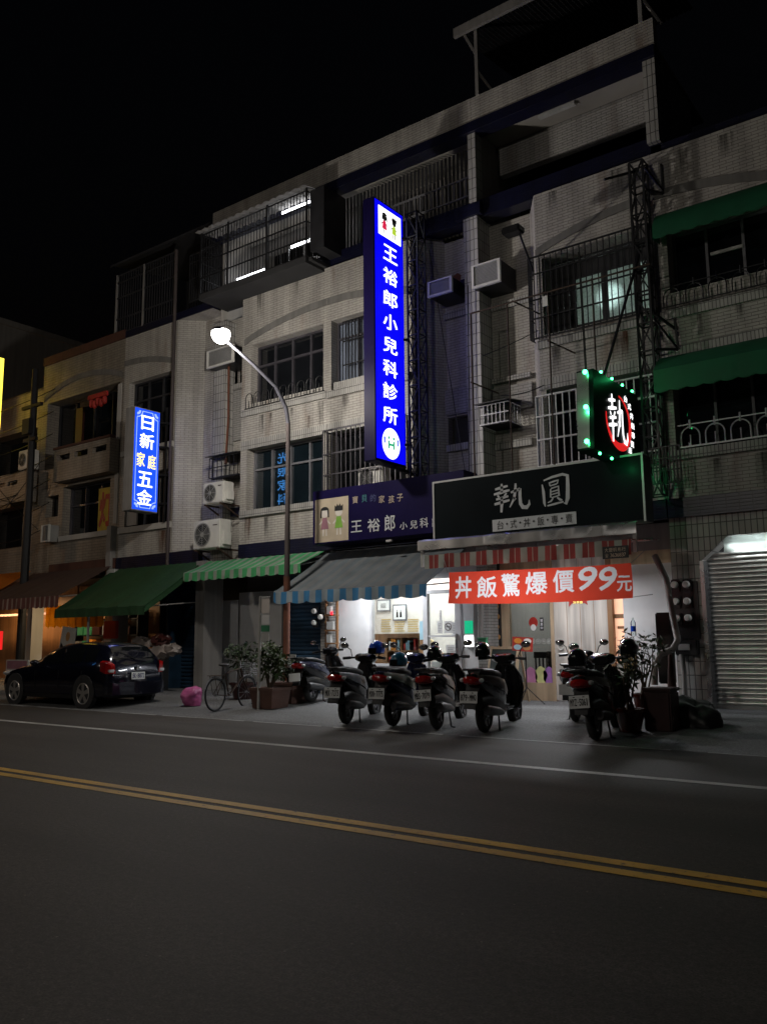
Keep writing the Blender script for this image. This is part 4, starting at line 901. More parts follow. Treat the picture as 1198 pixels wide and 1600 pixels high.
# crown-like wooden badge on the door
ds = Sheet((xc+0.07, YS-0.035, FZ), (1, 0, 0), (0, 0, 1), (0, -1, 0))
u, v = uv_on(ds, 904, 941, YS); t = thing('door_plaque', 'small red ribbon plaque with cream figures on the wooden door', 'plaque', ds.p(u, v))
mb = MB(); ds.poly(mb, [(u-0.2, v-0.09), (u-0.13, v-0.02), (u+0.13, v-0.02), (u+0.2, v-0.06), (u+0.17, v+0.06), (u-0.19, v+0.04)], 0.01); mb.build('ribbon', 'red_paint', t)
mb = MB()
for k in range(4): ds.disc(mb, u-0.14+k*0.095, v+0.075, 0.045, 0.055, 0.008)
mb.build('figures', 'bread', t)
mb = MB(); ds.row(mb, '好丼飯', u-0.1, v-0.03, 0.2, 0.06, d=0.015); mb.build('lettering', 'sign_letter_yellow', t)
# things at the pier left of the shop
t = thing('lightbox', 'green and white lit advertising box on the wall right of the clinic door', 'lightbox', (X_(736), 15.55, 1.2))
y = 15.55; MB().rbox(X_(728, Y=y), X_(745, Y=y), y-0.1, y+0.05, Z_(736, 1012, y), Z_(736, 940, y), 0.01).build('case', 'frame_white', t)
MB().box(X_(730, Y=y), X_(743, Y=y), y-0.106, y-0.1, Z_(736, 990, y), Z_(736, 970, y)).build('green_panel', 'sign_green', t)
MB().box(X_(730, Y=y), X_(743, Y=y), y-0.106, y-0.1, Z_(736, 1010, y), Z_(736, 993, y)).build('pale_panel', 'ceiling_panel', t)
o = MB().tube([P(751, 1020, 15.1), P(751, 915, 15.1)], 0.055, 12).build('drainpipe', 'plaster_dark', smooth=True); tag(o, 'fat grey drainpipe standing between the clinic and the rice shop', 'pipe')
t = thing('letter_box', 'small green letter box on the pier behind the scooters', 'letter box', (X_(756, Y=15.0), 15.0, 1.3)); y = 15.0
MB().rbox(X_(749, Y=y), X_(762, Y=y), y-0.08, y, Z_(756, 1010, y), Z_(756, 998, y), 0.01).build('body', 'green_paint', t); MB().box(X_(748, Y=y), X_(763, Y=y), y-0.1, y, Z_(756, 998, y), Z_(756, 996, y)).build('lid', 'green_paint', t)
t = thing('log_slice_column', 'dark strip hung with brown log slices left of the shop window', 'decoration', (X_(777), 15.6, 0.9)); y = 15.7
MB().box(X_(772, Y=y), X_(782, Y=y), y, y+0.08, 0.9, 3.0).build('strip', 'ink', t); m = MB()
for k in range(9): m.lathe([(0.058, 0), (0.058, -0.02), (0.03, -0.022)], ((X_(777, Y=y))+0.012*(-1)**k, y, 1.0+k*0.21), 'y', 14)
m.build('log_slices', 'bread', t)
# A-board, photo stand
t = thing('chalkboard', 'wooden A-frame chalkboard standing before the shop window', 'chalkboard', PZ(795, 1098, FZ))
y = 15.1; q = [P(764, 1010, y), P(810, 1010, y), P(815, 1095, y-0.2), P(764, 1095, y-0.2)]
x0, x1 = q[0].x, q[1].x; zb, zt2 = FZ, q[0].z
def slanted(x0, x1, z0, z1, y0, y1, th=0.03): return MB().add([(x0, y0, z0), (x1, y0, z0), (x1, y1, z1), (x0, y1, z1), (x0, y0+th, z0), (x1, y0+th, z0), (x1, y1+th, z1), (x0, y1+th, z1)], [(0, 1, 2, 3), (7, 6, 5, 4), (0, 4, 5, 1), (1, 5, 6, 2), (2, 6, 7, 3), (3, 7, 4, 0)])
slanted(x0+0.05, x1-0.05, zb+0.3, zt2-0.05, 14.9, 15.12, 0.02).build('slate', 'green_board', t)
fr = MB(); yy = lambda z: 14.86+(15.12-14.86)*(z-zb)/(zt2-zb)
for x in (x0+0.025, x1-0.025): fr.bar((x, yy(zb)+0.02, zb), (x, yy(zt2)+0.02, zt2), 0.055, 0.04, (0, 1, 0)); fr.bar((x, 15.5, zb), (x, yy(zt2)+0.05, zt2), 0.04, 0.03, (0, 1, 0))
for z in (zb+0.27, zt2-0.03): fr.bar((x0+0.05, yy(z)+0.02, z), (x1-0.05, yy(z)+0.02, z), 0.05)
fr.build('frame', 'wood_pale', t)
t = thing('menu_stand', 'tripod music stand holding a red photo menu card', 'menu stand', PZ(822, 1097, FZ)); b0 = PZ(822, 1097, FZ); b0.y = 14.7; b0 = V((P(822, 1060, 14.7).x, 14.7, FZ))
m = MB(); m.tube([b0+V((0, 0, 0.3)), b0+V((0, 0, 1.25))], 0.012, 8)
for a in (0.3, 2.4, 4.5): m.tube([b0+V((0, 0, 0.32)), b0+V((0.33*math.cos(a), 0.33*math.sin(a), 0.01))], 0.009, 6)
m.build('tripod', 'iron_black', t)
c0 = P(800, 1014, 14.65); c1 = P(832, 1018, 14.65); cz = P(816, 996, 14.65).z
ms = Sheet(V((c0.x, 14.64, c0.z-0.03)), (1, 0, -0.06), (0, 0.12, 1), (0, -1, 0.1)); w_, h_ = c1.x-c0.x, cz-c0.z+0.05
mb = MB(); mb.prism([ms.p(0, 0), ms.p(w_, 0), ms.p(w_, h_), ms.p(0, h_)], (0, 0.01, 0)); mc = mb.build('card', 'red_paint', t)
for (a, bb, mm) in ((0.28, 0.72, 'orange_cloth'), (0.75, 0.74, 'paper_white'), (0.27, 0.27, 'paper_blue'), (0.72, 0.27, 'bread')):
    mb = MB(); ms.disc(mb, w_*a, h_*bb, w_*0.19, h_*0.19, 0.006); ms_ = mb.build('dish_photo', mm, mc)
# dining chairs seen through the glass
def din_chair(x, y, lab):
    t = thing('dining_chair', lab, 'chair', (x, y, FZ), 0, 'dining chairs inside the rice shop')
    m = MB(); m.box(x-0.2, x+0.2, y-0.02, y+0.02, FZ+0.82, FZ+0.95)
    for k in range(5): m.box(x-0.18+k*0.085, x-0.15+k*0.085, y-0.012, y+0.012, FZ+0.48, FZ+0.82)
    m.build('backrest', 'ink', t); MB().rbox(x-0.21, x+0.21, y, y+0.4, FZ+0.43, FZ+0.475, 0.01).build('seat', 'ink', t)
    for sx in (-0.18, 0.18):
        for sy in (0.02, 0.37): MB().box(x+sx-0.018, x+sx+0.018, y+sy-0.018, y+sy+0.018, FZ, FZ+0.43).build('leg', 'ink', t)
din_chair(P(848, 1040, 16.6).x, 16.6, 'dark slat backed chair behind the shop window'); din_chair(P(868, 1040, 17.3).x, 17.3, 'dark chair deeper in the shop partly behind the wooden door')
t = thing('dining_table', 'dark dining table inside the rice shop', 'table', (-8.0, 17.4, FZ)); MB().box(-8.4, -7.5, 17.1, 17.8, FZ+0.7, FZ+0.74).build('top', 'ink', t); MB().box(-7.98, -7.9, 17.42, 17.5, FZ, FZ+0.7).build('pedestal', 'ink', t)
glow(TUBE_C2, (-2.9, YF+0.19, 3.0), (2.2, 0.05), 14)
# --- B2: the clinic
YC = 15.6
def C_(px, y=1000): return P(px, y, YC).x
def CZ(px, py): return P(px, py, YC).z
rm = MB(); x0, x1, y1 = -13.05, -9.1, YC+1.5
rm.quad((x0, y1, FZ), (x1, y1, FZ), (x1, y1, 3.3), (x0, y1, 3.3)).quad((x0, YC, 3.3), (x0, y1, 3.3), (x1, y1, 3.3), (x1, YC, 3.3)).quad((x0, YC, FZ), (x0, y1, FZ), (x0, y1, 3.3), (x0, YC, 3.3)).quad((x1, YC, FZ), (x1, YC, 3.3), (x1, y1, 3.3), (x1, y1, FZ)).quad((x0, YC, FZ+0.003), (x1, YC, FZ+0.003), (x1, y1, FZ+0.003), (x0, y1, FZ+0.003))
rm.build('clinic_room', 'wall_cream', hB2)
m = MB()
for x in (-12.0, -10.4): m.box(x-0.6, x+0.6, YC+0.7, YC+1.0, 3.24, 3.29)
m.build('ceiling_lamp', 'ceiling_panel', hB2)
xL, xW0, xW1, xD1 = C_(530), C_(580), C_(666), C_(722)
zw0, zw1 = CZ(620, 1037), 2.45
MB().box(xL, xW0, YC-0.05, YC+0.05, FZ, 3.2).build('front_panel', 'wall_white', hB2)
m = MB(); m.box(xW0, xW1, YC-0.03, YC+0.05, FZ, zw0-0.05); m.box(xW0, xD1+0.3, YC-0.03, YC+0.05, zw1+0.25, 3.2); m.build('front_wall', 'wall_white', hB2)
f = MB(); f.box(xW0, xW0+0.05, YC-0.055, YC+0.06, zw0, zw1+0.25).box(xW1-0.05, xW1, YC-0.055, YC+0.06, zw0, zw1+0.25).box(xW0, xW1, YC-0.055, YC+0.06, zw0-0.05, zw0).box(xW0, xW1, YC-0.055, YC+0.06, zw1+0.2, zw1+0.25)
wf = f.build('shop_window', 'frame_white', hB2); MB().box(xW0+0.05, xW1-0.05, YC, YC+0.01, zw0, zw1+0.2).build('pane', 'clear_glass', wf)
f = MB(); f.box(xW1+0.002, xW1+0.07, YC-0.06, YC+0.06, FZ, zw1).box(xD1-0.14, xD1-0.002, YC-0.06, YC+0.06, FZ, zw1).box(xW1+0.07, xD1-0.14, YC-0.06, YC+0.06, zw1-0.08, zw1).box(xW1+0.07, xD1-0.14, YC-0.06, YC+0.06, FZ, FZ+0.12).box(xW1+0.07, xD1-0.14, YC-0.05, YC+0.05, CZ(690, 994)-0.02, CZ(690, 994)+0.02)
dd = f.build('door', 'frame_white', hB2); MB().box(xW1+0.07, xD1-0.14, YC, YC+0.01, FZ+0.12, zw1-0.08).build('pane', 'clear_glass', dd)
MB().box(xD1-0.11, xD1-0.08, YC-0.11, YC-0.06, 1.0, 1.5).build('handle', 'steel', dd)
MB().box(xD1, -9.06, YC-0.02, YC+0.05, FZ, 3.2).build('end_panel', 'wall_white', hB2)
MB().box(-13.09, -9.06, YC-0.02, YC+0.06, 3.2, ZG).build('fascia', 'plaster_dark', hB2)
def on_wall(px, py, Y): return P(px, py, Y)
def framed(px, py, w, h, Y, lab, art):
    p = P(px, py, Y); t = thing('picture_frame', lab, 'picture', p, 0, 'framed pictures on the clinic wall')
    MB().rbox(p.x-w/2, p.x+w/2, Y-0.03, Y-0.003, p.z-h/2, p.z+h/2, 0.006).build('frame', 'frame_grey', t); MB().box(p.x-w/2+0.035, p.x+w/2-0.035, Y-0.034, Y-0.03, p.z-h/2+0.035, p.z+h/2-0.035).build('mount', 'paper_white', t)
    s = Sheet((p.x-w/2, Y-0.035, p.z-h/2), (1, 0, 0), (0, 0, 1), (0, -1, 0)); mb = MB(); art(s, mb, w, h); mb.build('drawing', 'ink', t)
YB = YC+1.49
framed(600, 946, 0.42, 0.30, YB, 'dark framed certificate half hidden by the blue striped valance', lambda s, mb, w, h: [s.rect(mb, w*0.3, w*0.7, h*(0.3+0.1*k), h*(0.34+0.1*k), 0.002) for k in range(4)])
framed(625, 957, 0.42, 0.40, YB, 'framed picture of two dark bottles on the clinic wall', lambda s, mb, w, h: [s.poly(mb, [(w*(a-0.08), h*0.2), (w*(a+0.08), h*0.2), (w*(a+0.06), h*0.5), (w*(a+0.02), h*0.56), (w*(a+0.02), h*0.68), (w*(a-0.02), h*0.68), (w*(a-0.02), h*0.56), (w*(a-0.06), h*0.5)], 0.002) for a in (0.35, 0.6)])
mb = MB()
_rg = random.Random(8)
for r_ in range(6):
    for c_ in range(3):
        p = P(604+c_*21, 968+r_*3.6, YB); mb.box(p.x-0.17, p.x+0.15-_rg.uniform(0, 0.06), YB-0.006, YB-0.002, p.z-0.014, p.z+0.014)
plate_thing('wall_lettering', 'rows of yellow paper strips on the clinic wall above the shelf', 'notice', mb, 'paper_yellow')
p = P(661, 985, YC-0.01); o = MB().box(p.x-0.09, p.x+0.09, YC-0.02, YC-0.003, p.z-0.2, p.z+0.2).build('notice', 'paper_blue'); tag(o, 'pale blue notice on the clinic window next to the door', 'notice', 'notices on the clinic glass')
t = thing('bookshelf', 'brown wooden bookshelf inside the clinic window', 'bookshelf', (P(615, 1030, YC+0.6).x, YC+0.6, FZ)); Yb = YC+0.6
a, bq = P(585, 1000, Yb).x, P(655, 1000, Yb).x; ztop = P(620, 990, Yb).z
m = MB(); m.box(a, bq, Yb+0.25, Yb+0.27, FZ, ztop).box(a, bq, Yb, Yb+0.25, ztop-0.1, ztop)
m.box(a, a+0.34, Yb, Yb+0.25, FZ, ztop-0.1)
for x in (a+0.34, (a+bq)/2+0.1, bq-0.03): m.box(x, x+0.03, Yb, Yb+0.25, FZ, ztop-0.1)
for z in (0.35, 0.75, 1.12): m.box(a+0.37, bq-0.03, Yb+0.01, Yb+0.25, z, z+0.025)
m.build('carcass', 'wood_brown', t)
_rg = random.Random(12); k = 0
for z in (0.775, 1.145, 0.375):
    x = a+0.40
    while x < bq-0.14:
        w_ = _rg.uniform(0.03, 0.06); h_ = _rg.uniform(0.14, 0.27)
        if _rg.random() < 0.75 and not (x < (a+bq)/2+0.14 < x+w_+0.03):
            o = MB().box(x, x+w_, Yb+0.03, Yb+0.2, z+0.001, z+h_).build('book', _rg.choice(['paper_white', 'red_paint', 'orange_cloth', 'paper_blue', 'frame_grey', 'ink', 'yellow_cloth']))
            tag(o, 'book or folder standing on the clinic bookshelf', 'book', 'books on the clinic shelf')
        x += w_+0.012
# notices on the door and goods behind it
for (px, py, w_, h_, mm, lab) in ((687, 980, 0.13, 0.26, 'paper_white', 'white printed sheet left of the no smoking notice'), (711, 982, 0.16, 0.28, 'paper_white', 'white sheet right of the no smoking notice'), (688, 962, 0.06, 0.24, 'paper_white', 'tall narrow white notice at the top of the clinic door'), (714, 960, 0.1, 0.16, 'paper_blue', 'pale blue sheet at the top of the clinic door'), (706, 1020, 0.3, 0.34, 'paper_white', 'large pale poster in the lower clinic door')):
    p = P(px, py, YC-0.01); t = thing('notice', lab, 'notice', p, 0, 'notices on the clinic glass'); MB().box(p.x-w_/2, p.x+w_/2, YC-0.012, YC-0.003, p.z-h_/2, p.z+h_/2).build('sheet', mm, t)
    mb = MB(); s = Sheet((p.x-w_/2, YC-0.013, p.z-h_/2), (1, 0, 0), (0, 0, 1), (0, -1, 0))
    for k in range(int(h_/0.035)-1): s.rect(mb, w_*0.15, w_*(0.6+0.25*((k*7) % 3)/2), 0.025+k*0.035, 0.034+k*0.035, 0.002)
    mb.build('print', 'frame_grey', t)
p = P(700, 980, YC-0.01); t = thing('no_smoking_notice', 'round no smoking sign on the clinic door', 'sign', p)
MB().box(p.x-0.10, p.x+0.10, YC-0.012, YC-0.003, p.z-0.13, p.z+0.13).build('sheet', 'paper_white', t)
s = Sheet((p.x, YC-0.013, p.z), (1, 0, 0), (0, 0, 1), (0, -1, 0)); mb = MB(); s.ring(mb, 0, 0.01, 0.085, 0.085, 0.8, 0.002); s.stroke(mb, [(-0.055, 0.065, 0.016), (0.055, -0.045, 0.016)], 0.002); mb.build('ring', 'dark_red', t)
mb = MB(); s.rect(mb, -0.05, 0.05, 0.0, 0.02, 0.001); mb.build('cigarette', 'ink', t)
t = thing('water_bottle', 'clear plastic water bottle standing inside the clinic door', 'bottle', (P(703, 1040, YC+0.4).x, YC+0.4, 1.0)); x = P(703, 1040, YC+0.4).x
MB().lathe([(0.04, 0), (0.042, 0.02), (0.04, 0.2), (0.015, 0.25), (0.015, 0.28)], (x, YC+0.4, 0.92), 'z', 14).build('body', 'clear_glass', t, smooth=True); MB().lathe([(0.042, 0), (0.042, 0.08)], (x, YC+0.4, 1.0), 'z', 14).build('label', 'helmet_blue', t)
o = MB().ell((P(691, 1028, YC+0.3).x, YC+0.3, P(691, 1028, YC+0.3).z), (0.12, 0.1, 0.11)).build('plush_ball', 'orange_cloth', smooth=True); tag(o, 'round orange ball on the counter behind the clinic door', 'ball')
o = MB().ell((P(671, 1010, YC+0.5).x, YC+0.5, P(671, 1010, YC+0.5).z), (0.16, 0.1, 0.17)).build('toy', 'paper_yellow', smooth=True); tag(o, 'yellowish soft toy beside the clinic bookshelf', 'toy')
t = thing('counter', 'white clinic counter behind the glass door', 'counter', (-9.9, YC+0.6, FZ)); MB().rbox(-10.6, -9.2, YC+0.3, YC+0.7, FZ, 0.9, 0.01).build('body', 'wall_white', t)
# fluorescent lamp under the blue awning
t = thing('tube_lamp', 'fluorescent tube lamp hung under the blue striped awning', 'lamp', (-11.4, 14.75, 2.86)); MB().box(-12.2, -10.6, 14.72, 14.78, 2.86, 2.9).build('housing', 'frame_white', t); MB().tube([(-12.1, 14.75, 2.835), (-10.7, 14.75, 2.835)], 0.016, 8).build('tube', 'tube_white', t); MB().tube([(-11.9, 14.75, 2.9), (-11.9, 14.75, 3.1)], 0.006, 5).tube([(-10.9, 14.75, 2.9), (-10.9, 14.75, 3.1)], 0.006, 5).build('hanger', 'pipe_grey', t)
glow(t, (-11.4, 14.75, 2.81), (1.4, 0.1), 72)
for _x in (-12.0, -10.4): glow(hB2, (_x, YC+0.85, 3.22), (1.2, 0.3), 34)
# --- B1: dark open ground floor, blue shutter, meters
MB().box(-13.35, -13.1, YF+0.05, YF+0.5, FZ, ZG).build('pier', 'tile_grey', hB1); MB().box(-17.45, -17.1, YF-0.25, YF+0.4, FZ, ZG).build('pier', 'plaster_dark', hB1)
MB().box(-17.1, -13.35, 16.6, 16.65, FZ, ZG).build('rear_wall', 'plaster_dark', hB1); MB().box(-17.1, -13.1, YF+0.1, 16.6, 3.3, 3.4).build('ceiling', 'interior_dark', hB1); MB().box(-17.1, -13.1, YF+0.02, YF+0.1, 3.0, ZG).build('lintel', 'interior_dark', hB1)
shutter(hB1, P(450, 1000, 15.5).x, -13.36, FZ, 3.0, 15.5, 'shutter_blue', 0.1, 0.02)
MB().box(P(340, 1000, 16.2).x, P(372, 1000, 16.2).x, 16.15, 16.2, FZ, 2.5).build('door_leaf', 'wall_white', hB1)
MB().box(P(372, 1000, 16.3).x+0.02, P(440, 1000, 16.3).x, 16.3, 16.35, FZ, 2.7).build('door_panel', 'wall_white', hB1)
for py, h in ((967, 0.22), (1017, 0.45)): p = P(342, py, 16.1); o = MB().box(p.x-0.08, p.x+0.1, 16.13, 16.14, p.z-h/2, p.z+h/2).build('couplet', 'dark_red'); tag(o, 'red paper couplet on the pale door behind the bicycle' if h > 0.3 else 'short red paper square high on the pale door', 'paper')
for i, (px, py) in enumerate(((493, 955), (503, 964), (493, 973))): meter(P(px, py, 15.25).x, P(px, py, 15.25).z, 15.27, lab='round electricity meter at the right edge of the blue shutter')
t = thing('pier_rack', 'cluttered brown rack of pipes and papers left of the lit clinic panel', 'rack', (P(518, 1050, 15.3).x, 15.3, FZ))
x0, x1 = P(511, 1000, 15.3).x, P(528, 1000, 15.3).x; m = MB()
for x in (x0, x1): m.box(x-0.02, x+0.02, 15.25, 15.3, FZ, 2.6)
for z in (0.5, 0.95, 1.3, 1.6, 1.95, 2.3): m.box(x0, x1, 15.2, 15.34, z, z+0.03)
m.build('frame', 'wood_brown', t); 
for z, w_ in ((1.0, 0.16), (1.34, 0.12), (1.64, 0.2), (2.0, 0.13)): MB().box(x0+0.05, x0+0.05+w_, 15.22, 15.3, z, z+0.18).build('papers', 'pipe_white', t); MB().box(x1-0.12, x1-0.07, 15.18, 15.2, 1.98, 2.05).build('indicator', 'led_red', t)
# --- A2, A1, A0 ground floors
b = MB(); b.box(-21.35, -21.0, YF-0.25, YF+0.3, FZ, ZG).build('pier', 'pipe_white', hA2)
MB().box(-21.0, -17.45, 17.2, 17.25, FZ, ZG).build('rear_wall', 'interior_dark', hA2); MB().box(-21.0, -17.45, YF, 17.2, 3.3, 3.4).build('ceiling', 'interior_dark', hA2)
shutter(hA2, P(276, 1000, 15.6).x, -17.46, FZ, 3.0, 15.6, 'shutter_blue', 0.1, 0.02); MB().box(P(276, 1000, 15.4).x-0.08, P(276, 1000, 15.4).x, 15.1, 15.6, FZ, 3.0).build('shutter_guide', 'shutter_blue', hA2)
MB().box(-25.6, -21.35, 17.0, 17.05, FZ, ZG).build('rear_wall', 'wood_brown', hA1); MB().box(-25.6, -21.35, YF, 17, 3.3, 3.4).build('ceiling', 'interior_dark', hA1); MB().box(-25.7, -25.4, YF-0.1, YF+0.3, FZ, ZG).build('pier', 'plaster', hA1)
MB().box(-34, -25.7, 17.0, 17.05, FZ, 3.4).build('rear_wall', 'wood_brown', hA0)
glow(hA0, (-28.0, 15.9, 3.0), (2.5, 0.2), 90, (1.0, 0.62, 0.3)); glow(hA1, (-23.4, 15.2, 3.05), (1.8, 0.2), 55, (1.0, 0.72, 0.4))
m = MB().box(-29.5, -26.2, 16.2, 16.3, 2.35, 2.42); m.build('ceiling_lamp', 'warm_glow', hA0)
MB().box(-27.0, -26.9, 15.0, 15.1, 1.2, 1.8).build('lantern', 'sign_red', hA0)
t = thing('shop_lightbox', 'small white lit panel at the back of the hardware shop under the green awning', 'lightbox', (-20.3, 17.1, 1.4)); MB().box(-22.6, -22.0, 16.9, 16.98, 1.3, 2.2).build('panel', 'grey_plastic', t)
# hanging yellow fringe and posters under the brown awning
yb = MB(); n = 40; x0, x1 = P(72, 960, 14.0).x, P(160, 960, 14.0).x; top = []; bot = []
for i in range(n+1):
    x = x0+(x1-x0)*i/n; top.append(V((x, 14.0+0.03*math.sin(i), P(110, 945, 14.0).z))); bot.append(V((x, 14.0+0.05*math.sin(i*1.3), P(110, 977, 14.0).z-0.07*abs(math.sin(i*0.7)))))
yb.grid([top, bot]).grid([[p+V((0, 0.012, 0)) for p in top], [p+V((0, 0.012, 0)) for p in bot]]); o = yb.build('hanging_banner', 'yellow_cloth', smooth=True); tag(o, 'crumpled yellow cloth banner hung under the brown awning', 'banner')
t = thing('poster_board', 'tilted white poster with red corner behind the dark car', 'poster', P(112, 1000, 13.8)); y = 13.8
s = Sheet(P(92, 1010, y), (1, 0, 0.05), (0.12, 0, 1), (0, -1, 0)); mb = MB(); mb.prism([s.p(0, -0.4), s.p(0.75, -0.4), s.p(0.75, 0.45), s.p(0.1, 0.55)], (0, 0.02, 0)); mb.build('board', 'pipe_white', t); mb = MB(); s.poly(mb, [(0, -0.4), (0.7, -0.4), (0.1, 0.1)], 0.004); mb.build('corner', 'red_paint', t); mb = MB(); s.disc(mb, 0.4, 0.25, 0.1, 0.13); mb.build('picture', 'bread', t)
o = MB().tube([P(137, 1015, 13.7), P(139, 962, 13.7)], 0.035, 8).build('awning_post', 'pipe_white'); tag(o, 'pale post under the front corner of the brown awning', 'post')
o = MB().rbox(-21.2, -20.6, 14.9, 15.0, 1.5, 2.0, 0.02).build('red_lantern_box', 'red_paint'); tag(o, 'red boxed sign hanging in the shop behind the car', 'sign')
t = thing('sandwich_board', 'pinkish lettered sandwich board at the left edge behind the car bonnet', 'sandwich board', P(27, 1080, 12.9)); y = 12.9
a, bq = P(10, 1040, y), P(44, 1040, y); MB().box(a.x, bq.x, y, y+0.05, gz(y), P(27, 1031, y).z).build('board', 'pipe_white', t); s = Sheet((a.x, y, gz(y)), (1, 0, 0), (0, 0, 1), (0, -1, 0)); w_, h_ = bq.x-a.x, P(27, 1031, y).z-gz(y)
mb = MB(); s.rect(mb, 0.05, w_-0.05, h_*0.7, h_*0.97); mb.build('heading', 'mauve_print', t); mb = MB()
for k in range(6): s.rect(mb, 0.1, w_-0.12, h_*(0.1+k*0.1), h_*(0.13+k*0.1))
mb.build('print', 'letter_navy', t)
t = thing('display_shelf', 'cluttered goods shelf inside the hardware shop behind the car', 'shelf', (-23.2, 16.6, FZ)); m = MB()
for z in (0.6, 1.1, 1.6, 2.1): m.box(-25.0, -21.6, 16.4, 16.8, z, z+0.03)
for x in (-25.0, -23.3, -21.65): m.box(x, x+0.05, 16.4, 16.8, FZ, 2.4)
m.build('rack', 'frame_dark', t); _rg = random.Random(17)
for z in (0.63, 1.13, 1.63, 2.13):
    x = -24.9
    while x < -21.9:
        w_ = _rg.uniform(0.14, 0.4); MB().rbox(x, x+w_, 16.35, 16.7, z+0.002, z+_rg.uniform(0.15, 0.38), 0.012).build('goods_box', _rg.choice(['plaster_dark', 'dark_red', 'bag_white', 'ink', 'frame_grey', 'wood_brown', 'green_paint', 'board_navy', 'orange_cloth', 'interior_dark']), t); x += w_+_rg.uniform(0.02, 0.15)
# heap of goods behind the car
_rg = random.Random(4)
for (px, py, r, mm, lab) in ((221, 1008, 0.34, 'bag_white', 'crumpled white bag on the goods heap behind the car'), (238, 1022, 0.26, 'orange_cloth', 'orange sack on the goods heap behind the car'), (253, 1018, 0.36, 'bag_white', 'large beige sack on the goods heap behind the car'), (252, 1002, 0.3, 'dark_red', 'red bundle on top of the goods heap'), (270, 1015, 0.26, 'bag_white', 'grey bag at the right end of the goods heap')):
    p = P(px, py, 14.2); mb = MB().ell(p, (r, r*0.7, r*0.55), 14, 9); mb.v = [q+V((_rg.uniform(-1, 1), _rg.uniform(-1, 1), _rg.uniform(-1, 1)))*r*0.16 for q in mb.v]; o = mb.build('goods_sack', mm, smooth=True); tag(o, lab, 'sack', 'sacks of goods behind the car')
t = thing('goods_table', 'dark display table under the green awning behind the car', 'table', (-18.8, 14.2, gz(14.2))); MB().box(-19.8, -17.9, 13.9, 14.6, 0.15, 1.15).build('body', 'interior_dark', t)

# ------------------------------------------------------------------ signs
class Face(Sheet):
    """a Sheet that can be measured from the picture: plane through o spanned by ux, uy"""
    def hit(s, px, py):
        d = px_ray(px, py); o = V((0, 0, CAM_H)); t = (s.o-o).dot(s.un)/d.dot(s.un); q = o+d*t-s.o
        return q.dot(s.ux), q.dot(s.uy)
    def at(s, mb, ch, px, py, w, h, **k):
        """letter centred at a pixel with real size w x h in metres"""
        u, v = s.hit(px, py); return s.text(mb, ch, u-w/2, v-h/2, w, h, **k)
# 1 tall blue clinic sign
t = thing('projecting_sign', 'tall glowing blue clinic sign with white characters and a round emblem', 'sign', (-10.66, 14.9, 5.14))
MB().rbox(-10.82, -10.515, 13.82, 14.92, 5.1, 11.0, 0.01).build('case', 'board_navy', t)
MB().box(-10.514, -10.508, 13.85, 14.89, 5.15, 10.96).build('lit_face', 'sign_blue', t)
s = Face((-10.507, 13.85, 5.15), (0, 1, 0), (0, 0, 1), (1, 0, 0))
mb = MB()
for c, py in zip('王裕郎小兒科診所', (398, 433, 468, 504, 540, 576, 612, 649)): s.at(mb, c, 609.5, py, 0.52, 0.36, bold=0.016)
mb.build('lettering', 'sign_blue_white', t)
mb = MB(); s.rect(mb, 0.12, 0.96, 5.04, 5.71, 0.003); pn = mb.build('picture_panel', 'sign_blue_white', t)
def child(sh, par, u, v, k, hair, dress, girl, d=0.006, skin='skin_print', d0=0.002):
    """simple cartoon child; k is the height"""
    mb = MB(); sh.disc(mb, u, v+0.74*k, 0.15*k, 0.14*k, d)
    for sx in (-1, 1):
        sh.stroke(mb, [(u+sx*0.1*k, v+0.5*k, 0.05*k), (u+sx*0.24*k, v+0.38*k, 0.05*k)], d); sh.stroke(mb, [(u+sx*0.06*k, v+0.25*k, 0.06*k), (u+sx*0.07*k, v, 0.06*k)], d)
    mb.build('figure', skin, par)
    mb = MB(); sh.poly(mb, [(u-0.17*k, v+0.22*k), (u+0.17*k, v+0.22*k), (u+0.09*k, v+0.6*k), (u-0.09*k, v+0.6*k)], d+d0); mb.build('dress', dress, par)
    mb = MB()
    if girl: sh.disc(mb, u, v+0.83*k, 0.18*k, 0.13*k, d+d0*2, a0=0.1, a1=math.pi); sh.poly(mb, [(u-0.19*k, v+0.6*k), (u-0.13*k, v+0.6*k), (u-0.12*k, v+0.84*k), (u-0.18*k, v+0.84*k)], d+d0*2); sh.poly(mb, [(u+0.13*k, v+0.6*k), (u+0.19*k, v+0.6*k), (u+0.18*k, v+0.84*k), (u+0.12*k, v+0.84*k)], d+d0*2)
    else: sh.poly(mb, [(u-0.17*k, v+0.78*k), (u+0.17*k, v+0.78*k), (u+0.18*k, v+0.98*k), (u+0.1*k, v+0.92*k), (u+0.05*k, v+1.02*k), (u, v+0.93*k), (u-0.06*k, v+1.02*k), (u-0.1*k, v+0.92*k), (u-0.17*k, v+0.97*k)], d+d0*2)
    mb.build('hair', hair, par)
child(s, t, 0.34, 5.10, 0.52, 'ink', 'sign_pinkred', True); child(s, t, 0.70, 5.10, 0.52, 'ink', 'sign_lime', False)
mb = MB(); u, v = s.hit(611, 693.5); s.disc(mb, u, v, 0.32, 0.34, 0.003); mb.build('emblem_disc', 'sign_blue_white', t)
mb = MB(); s.ring(mb, u, v, 0.29, 0.31, 0.96, 0.007); s.rect(mb, u-0.26, u-0.21, v-0.02, v+0.12, 0.006); s.rect(mb, u+0.21, u+0.26, v-0.02, v+0.12, 0.006); mb.build('emblem_ring', 'sign_royal', t)
mb = MB()
